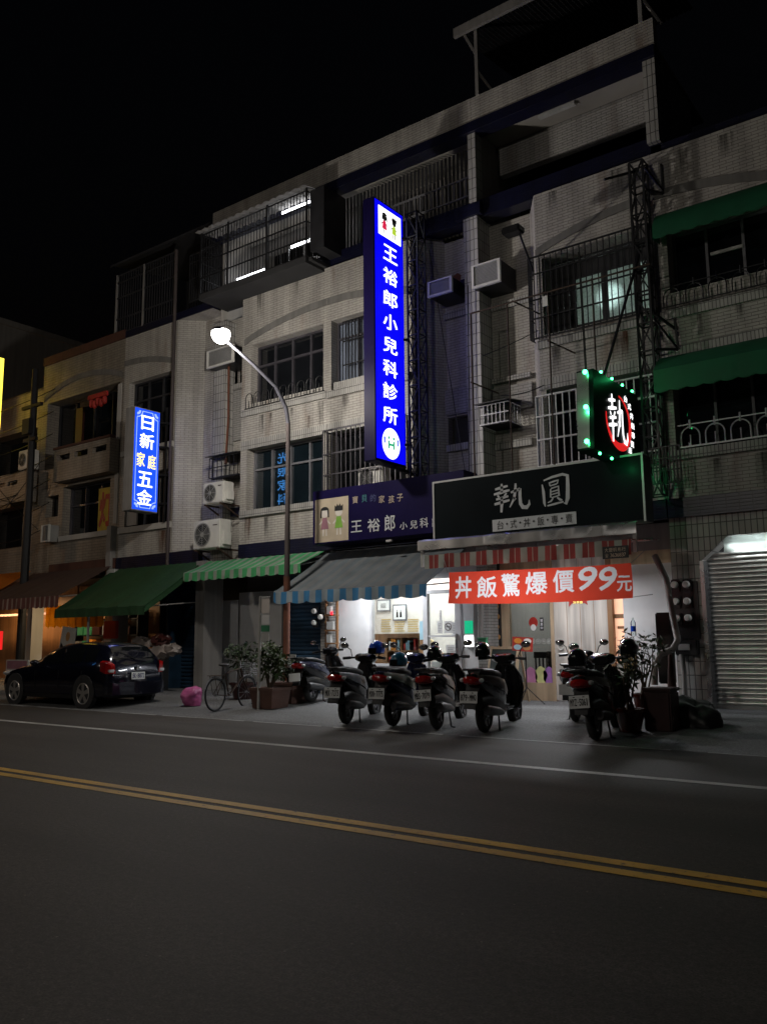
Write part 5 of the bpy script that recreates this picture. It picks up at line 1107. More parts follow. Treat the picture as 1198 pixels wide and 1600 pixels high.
for sx in (-1, 1): s.rect(mb, u+sx*0.085-0.03, u+sx*0.085+0.03, v-0.12, v+0.06, 0.008); s.disc(mb, u+sx*0.085, v+0.12, 0.035, 0.035, 0.008)
s.rect(mb, u-0.055, u+0.055, v-0.05, v+0.0, 0.008); mb.build('emblem_mark', 'sign_green', t)
m = MB(); truss(m, (-10.28, 15.08, 4.6), (-10.28, 15.08, 11.0), 0.28, 0.3, 11, 0.017)
for z in (5.6, 8.0, 10.4): m.bar((-10.5, 14.85, z), (-10.4, 14.95, z), 0.05)
m.bar((-10.6, 14.6, 5.08), (-10.45, 15.25, 4.95), 0.06); m.build('lattice_mast', 'iron_black', t)
# 2 blue hardware shop sign
t = thing('projecting_sign', 'bright blue hardware shop sign with white and two yellow characters', 'sign', (-19.15, 14.9, 4.94))
MB().rbox(-19.36, -18.962, 14.05, 14.92, 4.92, 7.8, 0.01).build('case', 'pipe_grey', t); MB().box(-18.961, -18.955, 14.07, 14.9, 4.95, 7.77).build('lit_face', 'sign_royal', t)
s = Face((-18.954, 14.07, 4.95), (0, 1, 0), (0, 0, 1), (1, 0, 0)); W_, H_ = 0.83, 2.82
def C5(px, py): return 180+px/5.335, 600+py/5.335
mb = MB()
for c, px, py, w, h in (('日', 272, 328, 0.42, 0.40), ('新', 266, 478, 0.48, 0.42), ('五', 250, 795, 0.50, 0.42), ('金', 244, 945, 0.50, 0.42)): s.at(mb, c, *C5(px, py), w, h, bold=0.016)
mb.build('white_lettering', 'sign_blue_white', t)
mb = MB(); s.at(mb, '家', *C5(214, 628), 0.27, 0.40, bold=0.012); s.at(mb, '庭', *C5(306, 652), 0.27, 0.40, bold=0.012); mb.build('yellow_lettering', 'sign_letter_yellow', t)
mb = MB()
s.rect(mb, 0.055, 0.075, 0.25, H_-0.25); s.rect(mb, W_-0.075, W_-0.055, 0.25, H_-0.25); s.rect(mb, 0.25, W_-0.25, 0.055, 0.075); s.rect(mb, 0.25, W_-0.25, H_-0.075, H_-0.055)
for cu, cv, a in ((0.06, 0.06, 0), (W_-0.06, 0.06, 1), (W_-0.06, H_-0.06, 2), (0.06, H_-0.06, 3)):
    s.ring(mb, cu, cv, 0.2, 0.2, 0.86, 0.006, 12, a*math.pi/2, (a+1)*math.pi/2); s.ring(mb, cu, cv, 0.13, 0.13, 0.5, 0.006, 12, a*math.pi/2, (a+1)*math.pi/2)
mb.build('border', 'sign_pale', t)
m = MB()
for z in (5.2, 6.0, 6.8, 7.5): m.bar((-19.15, 14.9, z), (-19.15, 15.3, z), 0.05); m.bar((-18.98, 14.9, z), (-18.98, 15.32, z+0.05), 0.05)
m.bar((-19.0, 15.18, 4.7), (-19.0, 15.18, 8.0), 0.05); m.build('bracket', 'iron_black', t)
# 3 black LED sign with red disc
t = thing('projecting_sign', 'black projecting sign with a red crescent ringed by green bulbs', 'sign', (-5.45, 14.9, 4.4))
m = MB(); m.add([(-5.60, 12.8, 4.40), (-5.305, 12.8, 4.40), (-5.305, 14.92, 4.40), (-5.60, 14.92, 4.40), (-5.60, 12.9, 5.77), (-5.305, 12.9, 5.77), (-5.305, 14.92, 5.77), (-5.60, 14.92, 5.77)], [(0, 3, 2, 1), (4, 5, 6, 7), (0, 1, 5, 4), (1, 2, 6, 5), (2, 3, 7, 6), (3, 0, 4, 7)]); m.build('case', 'board_black', t)
MB().add([(-5.59, 12.795, 4.43), (-5.38, 12.795, 4.43), (-5.38, 12.885, 5.74), (-5.59, 12.885, 5.74)], [(0, 1, 2, 3)]).build('metal_edge', 'steel', t)
s = Face((-5.304, 12.8, 4.40), (0, 1, 0), (0, 0, 1), (1, 0, 0))
def C6(px, py): return 820+px/5.445, 540+py/5.445
u0, v0 = s.hit(*C6(795, 655))
mb = MB()
A = []; B = []
for i in range(41):
    a = R(85)-R(275)*i/40; w_ = 0.05+0.14*math.sin(math.pi*min(1, i/40))**1.5*(0.5+0.8*(i/40))
    ro = 0.57; A.append(s.p(u0+ro*1.02*math.cos(a), v0+ro*0.88*math.sin(a), 0.004)); B.append(s.p(u0+(ro-w_*0.9)*1.02*math.cos(a)+0.0, v0+(ro-w_*0.9)*0.88*math.sin(a), 0.004))
mb.grid([A, B]); mb.build('red_crescent', 'sign_red', t)
def brush_zhi(s, mb, u, v, w, h, d=0.01):
    """the character 執 in brush strokes on a unit square"""
    S = lambda pts: s.stroke(mb, [(u+a*w, v+b*h, c*w) for a, b, c in pts], d)
    S([(0.06, 0.83, .05), (0.2, 0.86, .075), (0.42, 0.90, .05)]); S([(0.25, 1.0, .05), (0.25, 0.85, .08), (0.24, 0.70, .07)])
    S([(0.02, 0.66, .05), (0.22, 0.70, .08), (0.47, 0.75, .05)]); S([(0.12, 0.62, .04), (0.17, 0.55, .06)]); S([(0.38, 0.66, .05), (0.31, 0.56, .05)])
    S([(0.08, 0.48, .05), (0.25, 0.51, .07), (0.43, 0.55, .05)]); S([(0.03, 0.32, .06), (0.22, 0.36, .08), (0.46, 0.41, .05)]); S([(0.24, 0.54, .06), (0.24, 0.3, .085), (0.22, 0.02, .06)])
    S([(0.50, 0.66, .05), (0.62, 0.70, .07), (0.76, 0.75, .07)]); S([(0.64, 0.95, .05), (0.63, 0.72, .08), (0.58, 0.42, .07), (0.46, 0.16, .03)])
    S([(0.76, 0.76, .08), (0.75, 0.5, .085), (0.76, 0.25, .09), (0.82, 0.12, .10), (0.93, 0.10, .10), (1.0, 0.2, .07), (1.0, 0.34, .02)]); S([(0.56, 0.50, .04), (0.63, 0.40, .07)])
def brush_yuan(s, mb, u, v, w, h, d=0.01):
    """the character 圓 in brush strokes"""
    S = lambda pts: s.stroke(mb, [(u+a*w, v+b*h, c*w) for a, b, c in pts], d)
    S([(0.04, 0.74, .04), (0.08, 0.5, .10), (0.10, 0.12, .09), (0.13, 0.0, .03)]); S([(0.10, 0.86, .05), (0.4, 0.94, .08), (0.78, 0.99, .09), (0.95, 0.93, .11), (0.95, 0.6, .13), (0.93, 0.2, .14), (0.86, 0.02, .10), (0.78, 0.06, .03)])
    S([(0.3, 0.76, .05), (0.5, 0.8, .06), (0.62, 0.82, .06), (0.58, 0.7, .05)]); S([(0.32, 0.66, .04), (0.56, 0.7, .05)]); S([(0.3, 0.78, .05), (0.32, 0.66, .04)])
    S([(0.34, 0.56, .05), (0.33, 0.28, .06)]); S([(0.36, 0.57, .05), (0.62, 0.62, .06), (0.63, 0.3, .07)])
    for z in (0.49, 0.40, 0.30): S([(0.36, z-0.03, .04), (0.61, z+0.01, .045)])
    S([(0.42, 0.25, .05), (0.34, 0.16, .06), (0.22, 0.12, .03)]); S([(0.56, 0.26, .05), (0.66, 0.18, .08), (0.74, 0.15, .05)]); S([(0.2, 0.02, .05), (0.5, 0.06, .07), (0.78, 0.10, .05)])
u1, v1 = s.hit(*C6(795, 650)); mb = MB(); brush_zhi(s, mb, u1-0.50, v1-0.42, 0.86, 0.86, 0.012); mb.build('character', 'sign_blue_white', t)
mb = MB()
for c, (px, py) in zip('台式丼飯專賣店', ((850, 455), (882, 520), (902, 603), (912, 685), (915, 765), (908, 840), (890, 893))): s.at(mb, c, *C6(px, py), 0.15, 0.115, bold=0.01)
mb.build('small_lettering', 'sign_blue_white', t)
leds = [V((-5.40, 12.79, 5.70)), V((-5.40, 12.76, 5.10)), V((-5.40, 12.73, 4.52))]
leds += [V((-5.315, 12.98+0.5*k, 5.80)) for k in (0.55, 1.5, 2.45, 3.4)]+[V((-5.31, 12.98+0.5*k, 4.36)) for k in (0.1, 1.1, 2.1, 3.1)]
for k, p in enumerate(leds):
    o = MB().ell(p, (0.04, 0.04, 0.04) if k < 3 else (0.024, 0.024, 0.024), 10, 6).build('green_bulb', 'led_green', t, smooth=True)
ld = bpy.data.lights.new('bulb_light', 'POINT'); ld.energy = 2.2; ld.color = (0.05, 1, 0.3); ld.shadow_soft_size = 0.03
for p in (V((-5.45, 12.68, 5.1)), V((-5.2, 13.6, 4.25)), V((-5.2, 14.5, 4.25)), V((-5.2, 14.0, 5.9))):
    o = bpy.data.objects.new('bulb_light', ld); COL.objects.link(o); o.parent = t; o.location = p-V((-5.45, 14.9, 4.4))
m = MB(); truss(m, (-5.1, 15.06, 3.9), (-5.1, 15.06, 10.35), 0.26, 0.26, 12, 0.020)
m.bar((-5.42, 13.6, 5.78), (-5.15, 15.05, 8.6), 0.035); m.bar((-5.45, 12.95, 5.77), (-5.5, 13.0, 7.9), 0.03); m.bar((-5.6, 14.6, 10.0), (-5.15, 15.2, 10.3), 0.04); m.bar((-4.95, 15.0, 10.2), (-4.72, 15.25, 9.75), 0.04); m.bar((-4.95, 15.0, 9.75), (-4.72, 15.25, 9.7), 0.035); m.bar((-4.72, 15.25, 9.7), (-4.72, 15.25, 10.3), 0.035)
m.bar((-4.95, 15, 7.3), (-4.65, 15.25, 7.0), 0.04); m.bar((-4.95, 15, 6.6), (-4.62, 15.25, 6.6), 0.04); m.bar((-4.62, 15.25, 6.6), (-4.65, 15.25, 7.2), 0.04); m.bar((-4.95, 15, 7.2), (-4.62, 15.25, 6.6), 0.03)
m.bar((-5.9, 13.95, 4.34), (-5.2, 14.8, 4.28), 0.05)
m.build('lattice_mast', 'iron_black', t)
g = MB()
for i in range(9): g.box(-5.05+i*0.06, -5.03+i*0.06, 14.75, 14.77, 4.05, 4.7)
for z in (4.05, 4.28, 4.5, 4.7): g.box(-5.06, -4.55, 14.745, 14.775, z, z+0.02)
g.build('wire_basket', 'iron_black', t)
# 4 yellow sign at the frame edge
t = thing('projecting_sign', 'yellow lit sign with red lettering cut by the left edge of the photo', 'sign', (-27.6, 14.9, 8.6))
MB().rbox(-27.8, -27.472, 13.9, 14.9, 8.6, 11.2, 0.01).build('case', 'frame_white', t); MB().box(-27.471, -27.465, 13.92, 14.88, 8.63, 11.17).build('lit_face', 'sign_yellow', t)
s = Face((-27.464, 13.92, 8.63), (0, 1, 0), (0, 0, 1), (1, 0, 0)); mb = MB()
for k, c in enumerate('電器'): s.text(mb, c, 0.12, 1.45-k*1.1, 0.72, 0.85, bold=0.03)
mb.build('lettering', 'sign_red', t)
# 5 black shop board over the rice shop
t = thing('shop_signboard', 'large black shop signboard with silver brush characters', 'signboard', (-7.0, 13.9, 3.3))
MB().rbox(-9.15, -4.92, 13.905, 14.3, 3.31, 4.46, 0.01).build('case', 'frame_dark', t)
MB().box(-9.13, -4.94, 13.895, 13.904, 3.33, 4.44).build('face', 'board_black', t)
m = MB(); m.box(-9.16, -9.125, 13.885, 13.9, 3.3, 4.47).box(-4.945, -4.91, 13.885, 13.9, 3.3, 4.47).box(-9.125, -4.945, 13.885, 13.9, 4.435, 4.47); m.build('border', 'frame_white', t)
s = Face((-9.13, 13.893, 3.33), (1, 0, 0), (0, 0, 1), (0, -1, 0))
def pbox(px0, py0, px1, py1):
    um, vm = s.hit((px0+px1)/2, (py0+py1)/2); w_ = s.hit(px1, (py0+py1)/2)[0]-s.hit(px0, (py0+py1)/2)[0]; h_ = s.hit((px0+px1)/2, py0)[1]-s.hit((px0+px1)/2, py1)[1]
    return um-w_/2, vm-h_/2, w_, h_
mb = MB(); brush_zhi(s, mb, *pbox(770, 754, 826, 800), 0.006); brush_yuan(s, mb, *pbox(845, 742, 889, 790), 0.006); mb.build('lettering', 'letter_silver', t)
u, v, w_, h_ = pbox(767, 806, 898, 825); mb = MB(); s.rect(mb, u, u+w_, v, v+h_, 0.004); mb.build('strip', 'letter_silver', t)
mb = MB(); s.row(mb, '台◆式◆丼◆飯◆專◆賣', u+0.1, v+h_*0.14, w_-0.17, h_*0.72, gap=0.02, d=0.009); mb.build('strip_lettering', 'ink', t)
# 6 navy clinic board
t = thing('shop_signboard', 'wide navy clinic signboard with a beige panel of two children', 'signboard', (-10.9, 14.6, 3.55))
MB().rbox(-12.95, -8.86, 14.605, 15.15, 3.56, 4.80, 0.01).build('case', 'board_navy', t)
s = Face((-12.95, 14.604, 3.56), (1, 0, 0), (0, 0, 1), (0, -1, 0))
u, v, w_, h_ = pbox(492, 778, 544, 846); mb = MB(); s.rect(mb, u, u+w_, v, v+h_, 0.003); mb.build('picture_panel', 'board_beige', t)
child(s, t, u+w_*0.30, v+h_*0.14, h_*0.70, 'ink', 'mauve_print', True, 0.006); child(s, t, u+w_*0.72, v+h_*0.14, h_*0.70, 'ink', 'lime_print', False, 0.006)
mb = MB()
for c, px, py, w_, h_ in (('王', 557, 822.5, 0.31, 0.26), ('裕', 584, 820.5, 0.34, 0.29), ('郎', 609, 817, 0.28, 0.36), ('小', 630.5, 821.5, 0.20, 0.155), ('兒', 646.5, 819.5, 0.19, 0.18), ('科', 662.5, 816.5, 0.21, 0.21), ('診', 681, 815, 0.2, 0.21), ('所', 699, 813, 0.2, 0.21)): s.at(mb, c, px, py, w_, h_, bold=0.012)
mb.build('lettering', 'letter_silver', t)
for c, px, py, mm in (('寶', 555, 781, 'letter_beige'), ('貝', 569.5, 779, 'letter_teal'), ('的', 583, 778, 'letter_navy'), ('家', 596.5, 780, 'letter_beige'), ('孩', 611.5, 780, 'letter_beige'), ('子', 625, 777.5, 'letter_beige')):
    mb = MB(); s.at(mb, c, px, py, 0.155, 0.165, bold=0.015); mb.build('small_lettering', mm, t)
o = MB().rbox(P(609, 849, 14.55).x-0.08, P(609, 849, 14.55).x+0.08, 14.5, 14.56, 3.45, 3.5, 0.01).build('clip', 'pipe_white', t)
# 7 metal flashing over the rice shop awning
t = thing('metal_canopy', 'dented sheet metal gutter under the black signboard', 'gutter', (-7, 13.6, 3.1))
rows = []
_rg = random.Random(6)
for k in range(5):
    rows.append([V((-9.22+4.3*j/30, 13.45+[0, -0.03, -0.03, 0.0, 0.35][k]+_rg.uniform(-0.006, 0.006), [3.06, 3.07, 3.24, 3.27, 3.30][k]+_rg.uniform(-0.006, 0.006)-0.02*j/30)) for j in range(31)])
MB().grid(rows).build('flashing', 'steel', t, smooth=True); m = MB(); m.box(-9.18, -9.12, 13.46, 13.5, 2.75, 3.06).box(-5.0, -4.94, 13.46, 13.5, 2.75, 3.05); m.build('bracket', 'pipe_white', t)
# 8 red banner
t = thing('cloth_banner', 'red cloth banner with white price lettering strung under the awning', 'banner', (-6.6, 13.0, 2.3))
YBn = 12.98
def bsurf(u, v):  # u 0..1 v 0..1
    x0, x1 = -8.27+0.02*v, -4.87+0.0*v; x = x0+(x1-x0)*u
    zb = 2.015+(1.985-2.015)*u-0.035*math.sin(math.pi*u); ztp = 2.575+(2.535-2.575)*u-0.02*math.sin(math.pi*u)
    return V((x, YBn+0.03*math.sin(u*7+v*2)*(0.4+v)+0.012*math.sin(u*19+v*5), zb+(ztp-zb)*v))
fb = Face((-8.27, YBn, 1.98), (1, 0, 0), (0, 0, 1), (0, -1, 0))
BT = []
def btext(c, px0, py0, px1, py1, bold=0.02, shear=0.0):
    (ua, va), (ub, vb) = fb.hit(px0, (py0+py1)/2), fb.hit(px1, (py0+py1)/2); hh = fb.hit((px0+px1)/2, py0)[1]-fb.hit((px0+px1)/2, py1)[1]; cv = fb.hit((px0+px1)/2, (py0+py1)/2)[1]
    vs, fs = glyph(c, bold)
    pts = [(ua+(p.x+shear*(p.y-0.5))*(ub-ua), cv-hh/2+p.y*hh) for p in vs]
    for f in fs: BT.append([pts[i] for i in f])
for a in (('丼', 709, 900, 735, 935), ('飯', 743, 900, 775, 934), ('驚', 783, 896, 813, 932), ('爆', 821, 893, 855, 929), ('價', 863, 890, 896, 926)): btext(*a)
btext('9', 901, 885, 930, 923, 0.03, 0.28); btext('9', 932, 885, 961, 923, 0.03, 0.28); btext('元', 962, 899, 985, 924)
# the lettering is unprinted white cloth: every cell of the banner is either red or white
NU, NV = 560, 92
mask = [[False]*NU for _ in range(NV)]
for poly in BT:
    for k in range(1, len(poly)-1):
        (ax, ay), (bx_, by_), (cx_, cy_) = poly[0], poly[k], poly[k+1]; den = (by_-cy_)*(ax-cx_)+(cx_-bx_)*(ay-cy_)
        if abs(den) < 1e-12: continue
        for iu in range(max(0, int(min(ax, bx_, cx_)/3.4*NU)-1), min(NU, int(max(ax, bx_, cx_)/3.4*NU)+2)):
            x = (iu+0.5)/NU*3.4
            for iv in range(max(0, int((min(ay, by_, cy_)-0.03)/0.56*NV)-6), min(NV, int((max(ay, by_, cy_)-0.0)/0.56*NV)+6)):
                y = bsurf((iu+0.5)/NU, (iv+0.5)/NV).z-1.98
                w1 = ((by_-cy_)*(x-cx_)+(cx_-bx_)*(y-cy_))/den; w2 = ((cy_-ay)*(x-cx_)+(ax-cx_)*(y-cy_))/den
                if w1 >= -1e-6 and w2 >= -1e-6 and w1+w2 <= 1.000001: mask[iv][iu] = True
gp = [[bsurf(i/NU, k/NV) for i in range(NU+1)] for k in range(NV+1)]
for nm, want, mm in (('cloth', False, 'banner_red'), ('lettering', True, 'banner_white')):
    idx = {}; vs_ = []; fs_ = []
    def vi(k, i):
        if (k, i) not in idx: idx[(k, i)] = len(vs_); vs_.append(gp[k][i])
        return idx[(k, i)]
    for k in range(NV):
        for i in range(NU):
            if mask[k][i] == want: fs_.append((vi(k, i), vi(k, i+1), vi(k+1, i+1), vi(k+1, i)))
    MB().add(vs_, fs_).build(nm, mm, t, smooth=True)
m = MB(); m.tube([(-8.27, YBn, 2.57), (-8.5, 13.2, 2.9)], 0.006, 5).tube([(-4.87, YBn, 2.53), (-4.75, 13.3, 2.75)], 0.006, 5).tube([(-4.87, YBn, 2.0), (-4.7, 13.4, 2.05)], 0.005, 5).tube([(-8.25, YBn, 2.02), (-8.45, 13.3, 2.1)], 0.005, 5); m.build('cord', 'pipe_grey', t)
# small black plate of the awning maker on the red awning
# ------------------------------------------------------------------ awnings
awning('striped_awning', 'grey awning with a blue striped scalloped valance over the clinic', -13.1, -9.08, 15.25, 3.42, 13.5, 2.43, 0.26, 'awning_slate', 'valance_blue', 0.06, 0.49, sag=0.04)
awning('striped_awning', 'short green striped awning above the bicycle', -17.15, -13.12, 15.2, 3.48, 14.38, 3.12, 0.22, 'stripe_green', 'stripe_green', 0.05, 0.33, sag=0.02)
awning('fabric_awning', 'large plain dark green awning over the hardware shop', -21.2, -17.35, 15.2, 3.5, 13.35, 2.28, 0.22, 'awning_green', 'awning_green', 0.0, 0.5, sag=0.03, side_val=True)
awning('striped_awning', 'faded brown awning with a striped fringe behind the yellow cloth banner', -25.3, -21.22, 15.1, 3.6, 13.45, 2.68, 0.32, 'awning_brown', 'stripe_brown', 0.04, 0.24, sag=0.03)
awning('fabric_awning', 'glowing orange awning at the far left edge', -30.0, -25.45, 15.1, 3.7, 14.0, 3.0, 0.15, 'awning_orange', 'awning_orange', 0.0, sag=0.02)
ra = awning('striped_awning', 'red and cream striped awning rolled out above the red banner', -8.95, -4.95, 14.6, 3.06, 13.25, 2.94, 0.25, 'stripe_red', 'stripe_red', 0.0, sag=0.01)
yy = 13.22; s = Face((P(945, 860, yy).x, yy, P(945, 860, yy).z), (1, 0, 0), (0, 0, 1), (0, -1, 0)); c0 = P(942, 877, yy); c1 = P(981, 850, yy)
t = thing('maker_plate', 'small black plate with a phone number on the red striped awning', 'plate', (c0.x, yy, c0.z)); w_, h_ = c1.x-c0.x, 0.2
z0 = P(961, 863, yy).z-h_/2
MB().box(c0.x, c1.x, yy-0.02, yy-0.008, z0, z0+h_).build('plate', 'ink', t)
s = Face((c0.x, yy-0.021, z0), (1, 0, 0), (0, 0, 1), (0, -1, 0)); mb = MB(); s.row(mb, '大慶帆布行', 0.04, h_*0.54, w_-0.08, h_*0.34, d=0.003); s.row(mb, '3636837', 0.13, h_*0.12, w_-0.17, h_*0.3, gap=0.1, d=0.003); s.text(mb, '☎', 0.04, h_*0.12, 0.06, h_*0.3, d=0.003); mb.build('lettering', 'board_beige', t)
def window_awning(x0, x1, z0, z1, lab, out=0.45):
    t = thing('window_awning', lab, 'awning', ((x0+x1)/2, YF, z0), 0, 'green window awnings of the right hand house')
    prof = [(0.0, z1), (-0.12, z1-0.03), (-0.28, z1-0.14), (-out, z1-0.36), (-out-0.01, z0)]
    n = 60; rows = []
    for dy, z in prof: rows.append([V((x0+(x1-x0)*i/n, YF-0.01+dy, z-(0.0 if z > z0 else -0.03*(1-abs(math.sin(math.pi*i/5)))))) for i in range(n+1)])
    m = MB().grid(rows); m.grid([[p+V((0, 0.012, -0.012)) for p in r] for r in rows])
    for x in (x0, x1): m.add([(x, YF-0.01+dy, z) for dy, z in prof]+[(x, YF-0.01, z0+0.05)], [(0, 1, 2, 3, 4, 5)])
    m.build('canopy_cloth', 'awning_emerald', t, smooth=True)
    MB().box(x0+0.01, x1-0.01, YF-out+0.02, YF-out+0.045, z0+0.06, z0+0.085).build('awning_frame', 'iron_black', t)
window_awning(-4.84, -1.5, 8.66, 9.28, 'dark green fringed awning over the top right window', 0.42)
window_awning(-4.95, -1.5, 5.72, 6.5, 'dark green awning over the lower right window with white railing', 0.5)
# ------------------------------------------------------------------ air conditioners
def window_ac(lab, x0, x1, z0, z1, yfr, yb, body='black_plastic'):
    t = thing('window_air_conditioner', lab, 'air conditioner', ((x0+x1)/2, yb, z0), 0, 'window air conditioners on the facade')
    MB().rbox(x0+0.012, x1-0.012, yfr+0.06, yb, z0+0.01, z1-0.01, 0.01).build('casing', body, t)
    f = MB(); b_ = 0.06; f.box(x0, x0+b_, yfr, yfr+0.06, z0, z1).box(x1-b_, x1, yfr, yfr+0.06, z0, z1).box(x0+b_, x1-b_, yfr, yfr+0.06, z0, z0+b_*0.8).box(x0+b_, x1-b_, yfr, yfr+0.06, z1-b_*0.5, z1); f.build('bezel', 'white_plastic', t)
    g = MB(); n = 14
    for i in range(n): z = z0+0.06+(z1-z0-0.1)*i/n; g.box(x0+b_+0.002, x1-b_-0.002, yfr+0.02, yfr+0.035, z, z+(z1-z0-0.1)/n*0.6)
    g.build('louvres', 'grey_plastic', t); MB().box(x0+b_+0.001, x1-b_-0.001, yfr+0.045, yfr+0.055, z0+0.05, z1-0.035).build('coil', 'board_navy', t)
window_ac('window air conditioner under the rust stain left of the pier', -10.0, -9.36, 8.93, 9.30, 15.1, YR)
window_ac('window air conditioner right of the tiled pier, below the floodlight', -8.86, -8.16, 8.84, 9.36, 15.1, YR)
window_ac('boxed window air conditioner behind the glare of the street lamp', -17.35, -16.3, 8.8, 9.3, 15.15, YR)
window_ac('small air conditioner on the brown brick house beside the low window', -24.75, -24.3, 4.55, 5.1, 14.95, YF+0.3, 'grey_plastic')
o = MB().rbox(-9.42, -9.1, 15.55, 15.8, 9.2, 9.36, 0.01).build('navy_box', 'board_navy'); tag(o, 'small navy box between the two window air conditioners', 'box')
o = MB().add([(-9.86, YR-0.004, 9.28), (-9.62, YR-0.004, 9.28), (-9.60, YR-0.004, 9.42), (-9.56, YR-0.004, 9.62), (-9.66, YR-0.004, 9.70), (-9.80, YR-0.004, 9.64), (-9.84, YR-0.004, 9.45)], [(0, 1, 2, 3, 4, 5, 6)]).build('rust_stain', 'rust_red', hB2)
def split_ac(lab, x0, x1, z0, z1, y0, y1, fanside=-1, brand=True):
    t = thing('outdoor_air_conditioner', lab, 'air conditioner', ((x0+x1)/2, y1, z0), 0, 'outdoor air conditioner units')
    MB().rbox(x0, x1, y0, y1, z0, z1, 0.025).build('casing', 'white_plastic', t)
    cx = x0+(x1-x0)*0.36; cz = (z0+z1)/2; r_ = min((z1-z0)*0.42, (x1-x0)*0.32)
    MB().lathe([(r_, 0.0), (r_, -0.012), (r_*0.9, -0.012), (r_*0.9, 0.0)], (cx, y0-0.001, cz), 'y', 28).build('fan_ring', 'grey_plastic', t)
    g = MB().add([(cx+r_*0.9*math.cos(a*math.pi/14), y0-0.003, cz+r_*0.9*math.sin(a*math.pi/14)) for a in range(28)], [tuple(range(28))]); fb_ = g.build('fan_opening', 'interior_dark', t)
    g = MB()
    for k in range(1, 6): g.torus((cx, y0-0.012, cz), r_*0.9*k/5.5, 0.004, 'y', 24, 4)
    for k in range(4): a = k*math.pi/4; g.bar((cx-r_*0.9*math.cos(a), y0-0.012, cz-r_*0.9*math.sin(a)), (cx+r_*0.9*math.cos(a), y0-0.012, cz+r_*0.9*math.sin(a)), 0.008)
    g.lathe([(r_*0.22, 0), (r_*0.2, -0.012), (0.002, -0.014)], (cx, y0-0.01, cz), 'y', 14); g.build('fan_guard', 'grey_plastic', t)
    MB().rbox(x1-0.001, x1+0.06, y0+0.08, y1-0.05, z0+0.08, z0+(z1-z0)*0.55, 0.01).build('service_cover', 'white_plastic', t)
    m = MB()
    for x in (x0+0.1, x1-0.1): m.bar((x, y0-0.02, z0-0.02), (x, YR, z0-0.02), 0.04); m.bar((x, y0+0.05, z0-0.03), (x, YR, z0-0.4), 0.035)
    m.build('bracket', 'iron_rust', t)
    mb = MB(); s = Sheet((x0+(x1-x0)*0.74, y0-0.002, z1-(z1-z0)*0.22), (1, 0, 0), (0, 0, 1), (0, -1, 0)); s.rect(mb, 0, (x1-x0)*0.16, 0, 0.025); mb.build('badge', 'dark_red', t)
split_ac('smaller outdoor air conditioner on brackets below the caged box', -17.2, -16.4, 4.98, 5.55, 15.0, 15.38)
split_ac('large outdoor air conditioner above the striped green awning', -17.55, -16.5, 3.80, 4.56, 15.0, 15.4)
split_ac('pale outdoor unit on the dark balcony beside the yellow sign', -26.4, -25.7, 7.1, 7.75, 15.0, 15.35)
split_ac('outdoor unit behind the clinic window bars', -12.0, -11.3, 4.78, 5.3, 15.08, 15.42)
# caged boxes on the walls
def caged(lab, x0, x1, z0, z1, y0, y1, fm='frame_grey', hood=True):
    t = thing('window_cage', lab, 'window cage', ((x0+x1)/2, y1, z0), 0, 'small caged wall boxes'); g = MB(); n = 7
    for i in range(n+1): x = x0+(x1-x0)*i/n; g.box(x-0.008, x+0.008, y0-0.008, y0+0.008, z0, z1)
    for z in (z0, (z0+z1)/2, z1): g.box(x0, x1, y0-0.011, y0+0.011, z-0.011, z+0.011)
    for i in range(5):
        y = y0+(y1-y0)*i/5
        for x in (x0, x1): g.box(x-0.008, x+0.008, y-0.008, y+0.008, z0, z1)
    for x in (x0, x1):
        for z in (z0, z1): g.box(x-0.01, x+0.01, y0, y1, z-0.01, z+0.01)
    g.build('bars', fm, t); MB().box(x0+0.02, x1-0.02, y0+0.1, y1, z0+0.0, z0+0.02).build('floor_plate', 'iron_black', t)
    if hood: MB().add([(x0-0.08, y0-0.1, z1+0.02), (x1+0.03, y0-0.1, z1+0.02), (x1+0.03, y1, z1+0.14), (x0-0.08, y1, z1+0.14), (x0-0.08, y0-0.1, z1+0.04), (x1+0.03, y0-0.1, z1+0.04), (x1+0.03, y1, z1+0.16), (x0-0.08, y1, z1+0.16)], [(3, 2, 1, 0), (4, 5, 6, 7), (0, 1, 5, 4), (1, 2, 6, 5), (2, 3, 7, 6), (3, 0, 4, 7)]).build('hood', 'iron_black', t)
    return t
caged('white barred wall cage with a dark hood left of the lit window', -8.8, -8.12, 5.83, 6.24, 15.2, YR, 'frame_white')
caged('hooded dark wall cage above the smaller outdoor air conditioner', -17.3, -16.2, 5.75, 6.3, 15.3, YR, 'iron_black')
# empty sign frame of thin pipes, floodlight, cables
t = thing('pipe_frame', 'empty frame of thin steel pipes in front of the right hand windows', 'sign frame', (-7.6, 14.6, 3.5)); m = MB()
a, bq, cc = P(735, 490, 14.6), P(838, 461, 14.6), P(925, 438, 14.6)
for px, py, b_ in ((735, 490, 4.44), (792, 474, 4.44), (855, 455, 4.44), (924, 435, 5.9)): q = P(px, py, 14.6); m.tube([(q.x, 14.6, b_), (q.x, 14.6, q.z)], 0.016, 6)
m.tube([a, bq, P(1015, 412, 14.6)], 0.018, 6)
for (px, py) in ((735, 597), (855, 532), (800, 470)): q = P(px, py, 14.6); m.tube([q, q+V((0.25, YF-14.6, -0.12))], 0.016, 6)
m.build('pipes', 'iron_rust', t); MB().box(P(848, 475, 14.58).x, P(856, 475, 14.58).x, 14.55, 14.57, P(848, 480, 14.58).z, P(848, 464, 14.58).z).build('tag', 'paper_white', t)
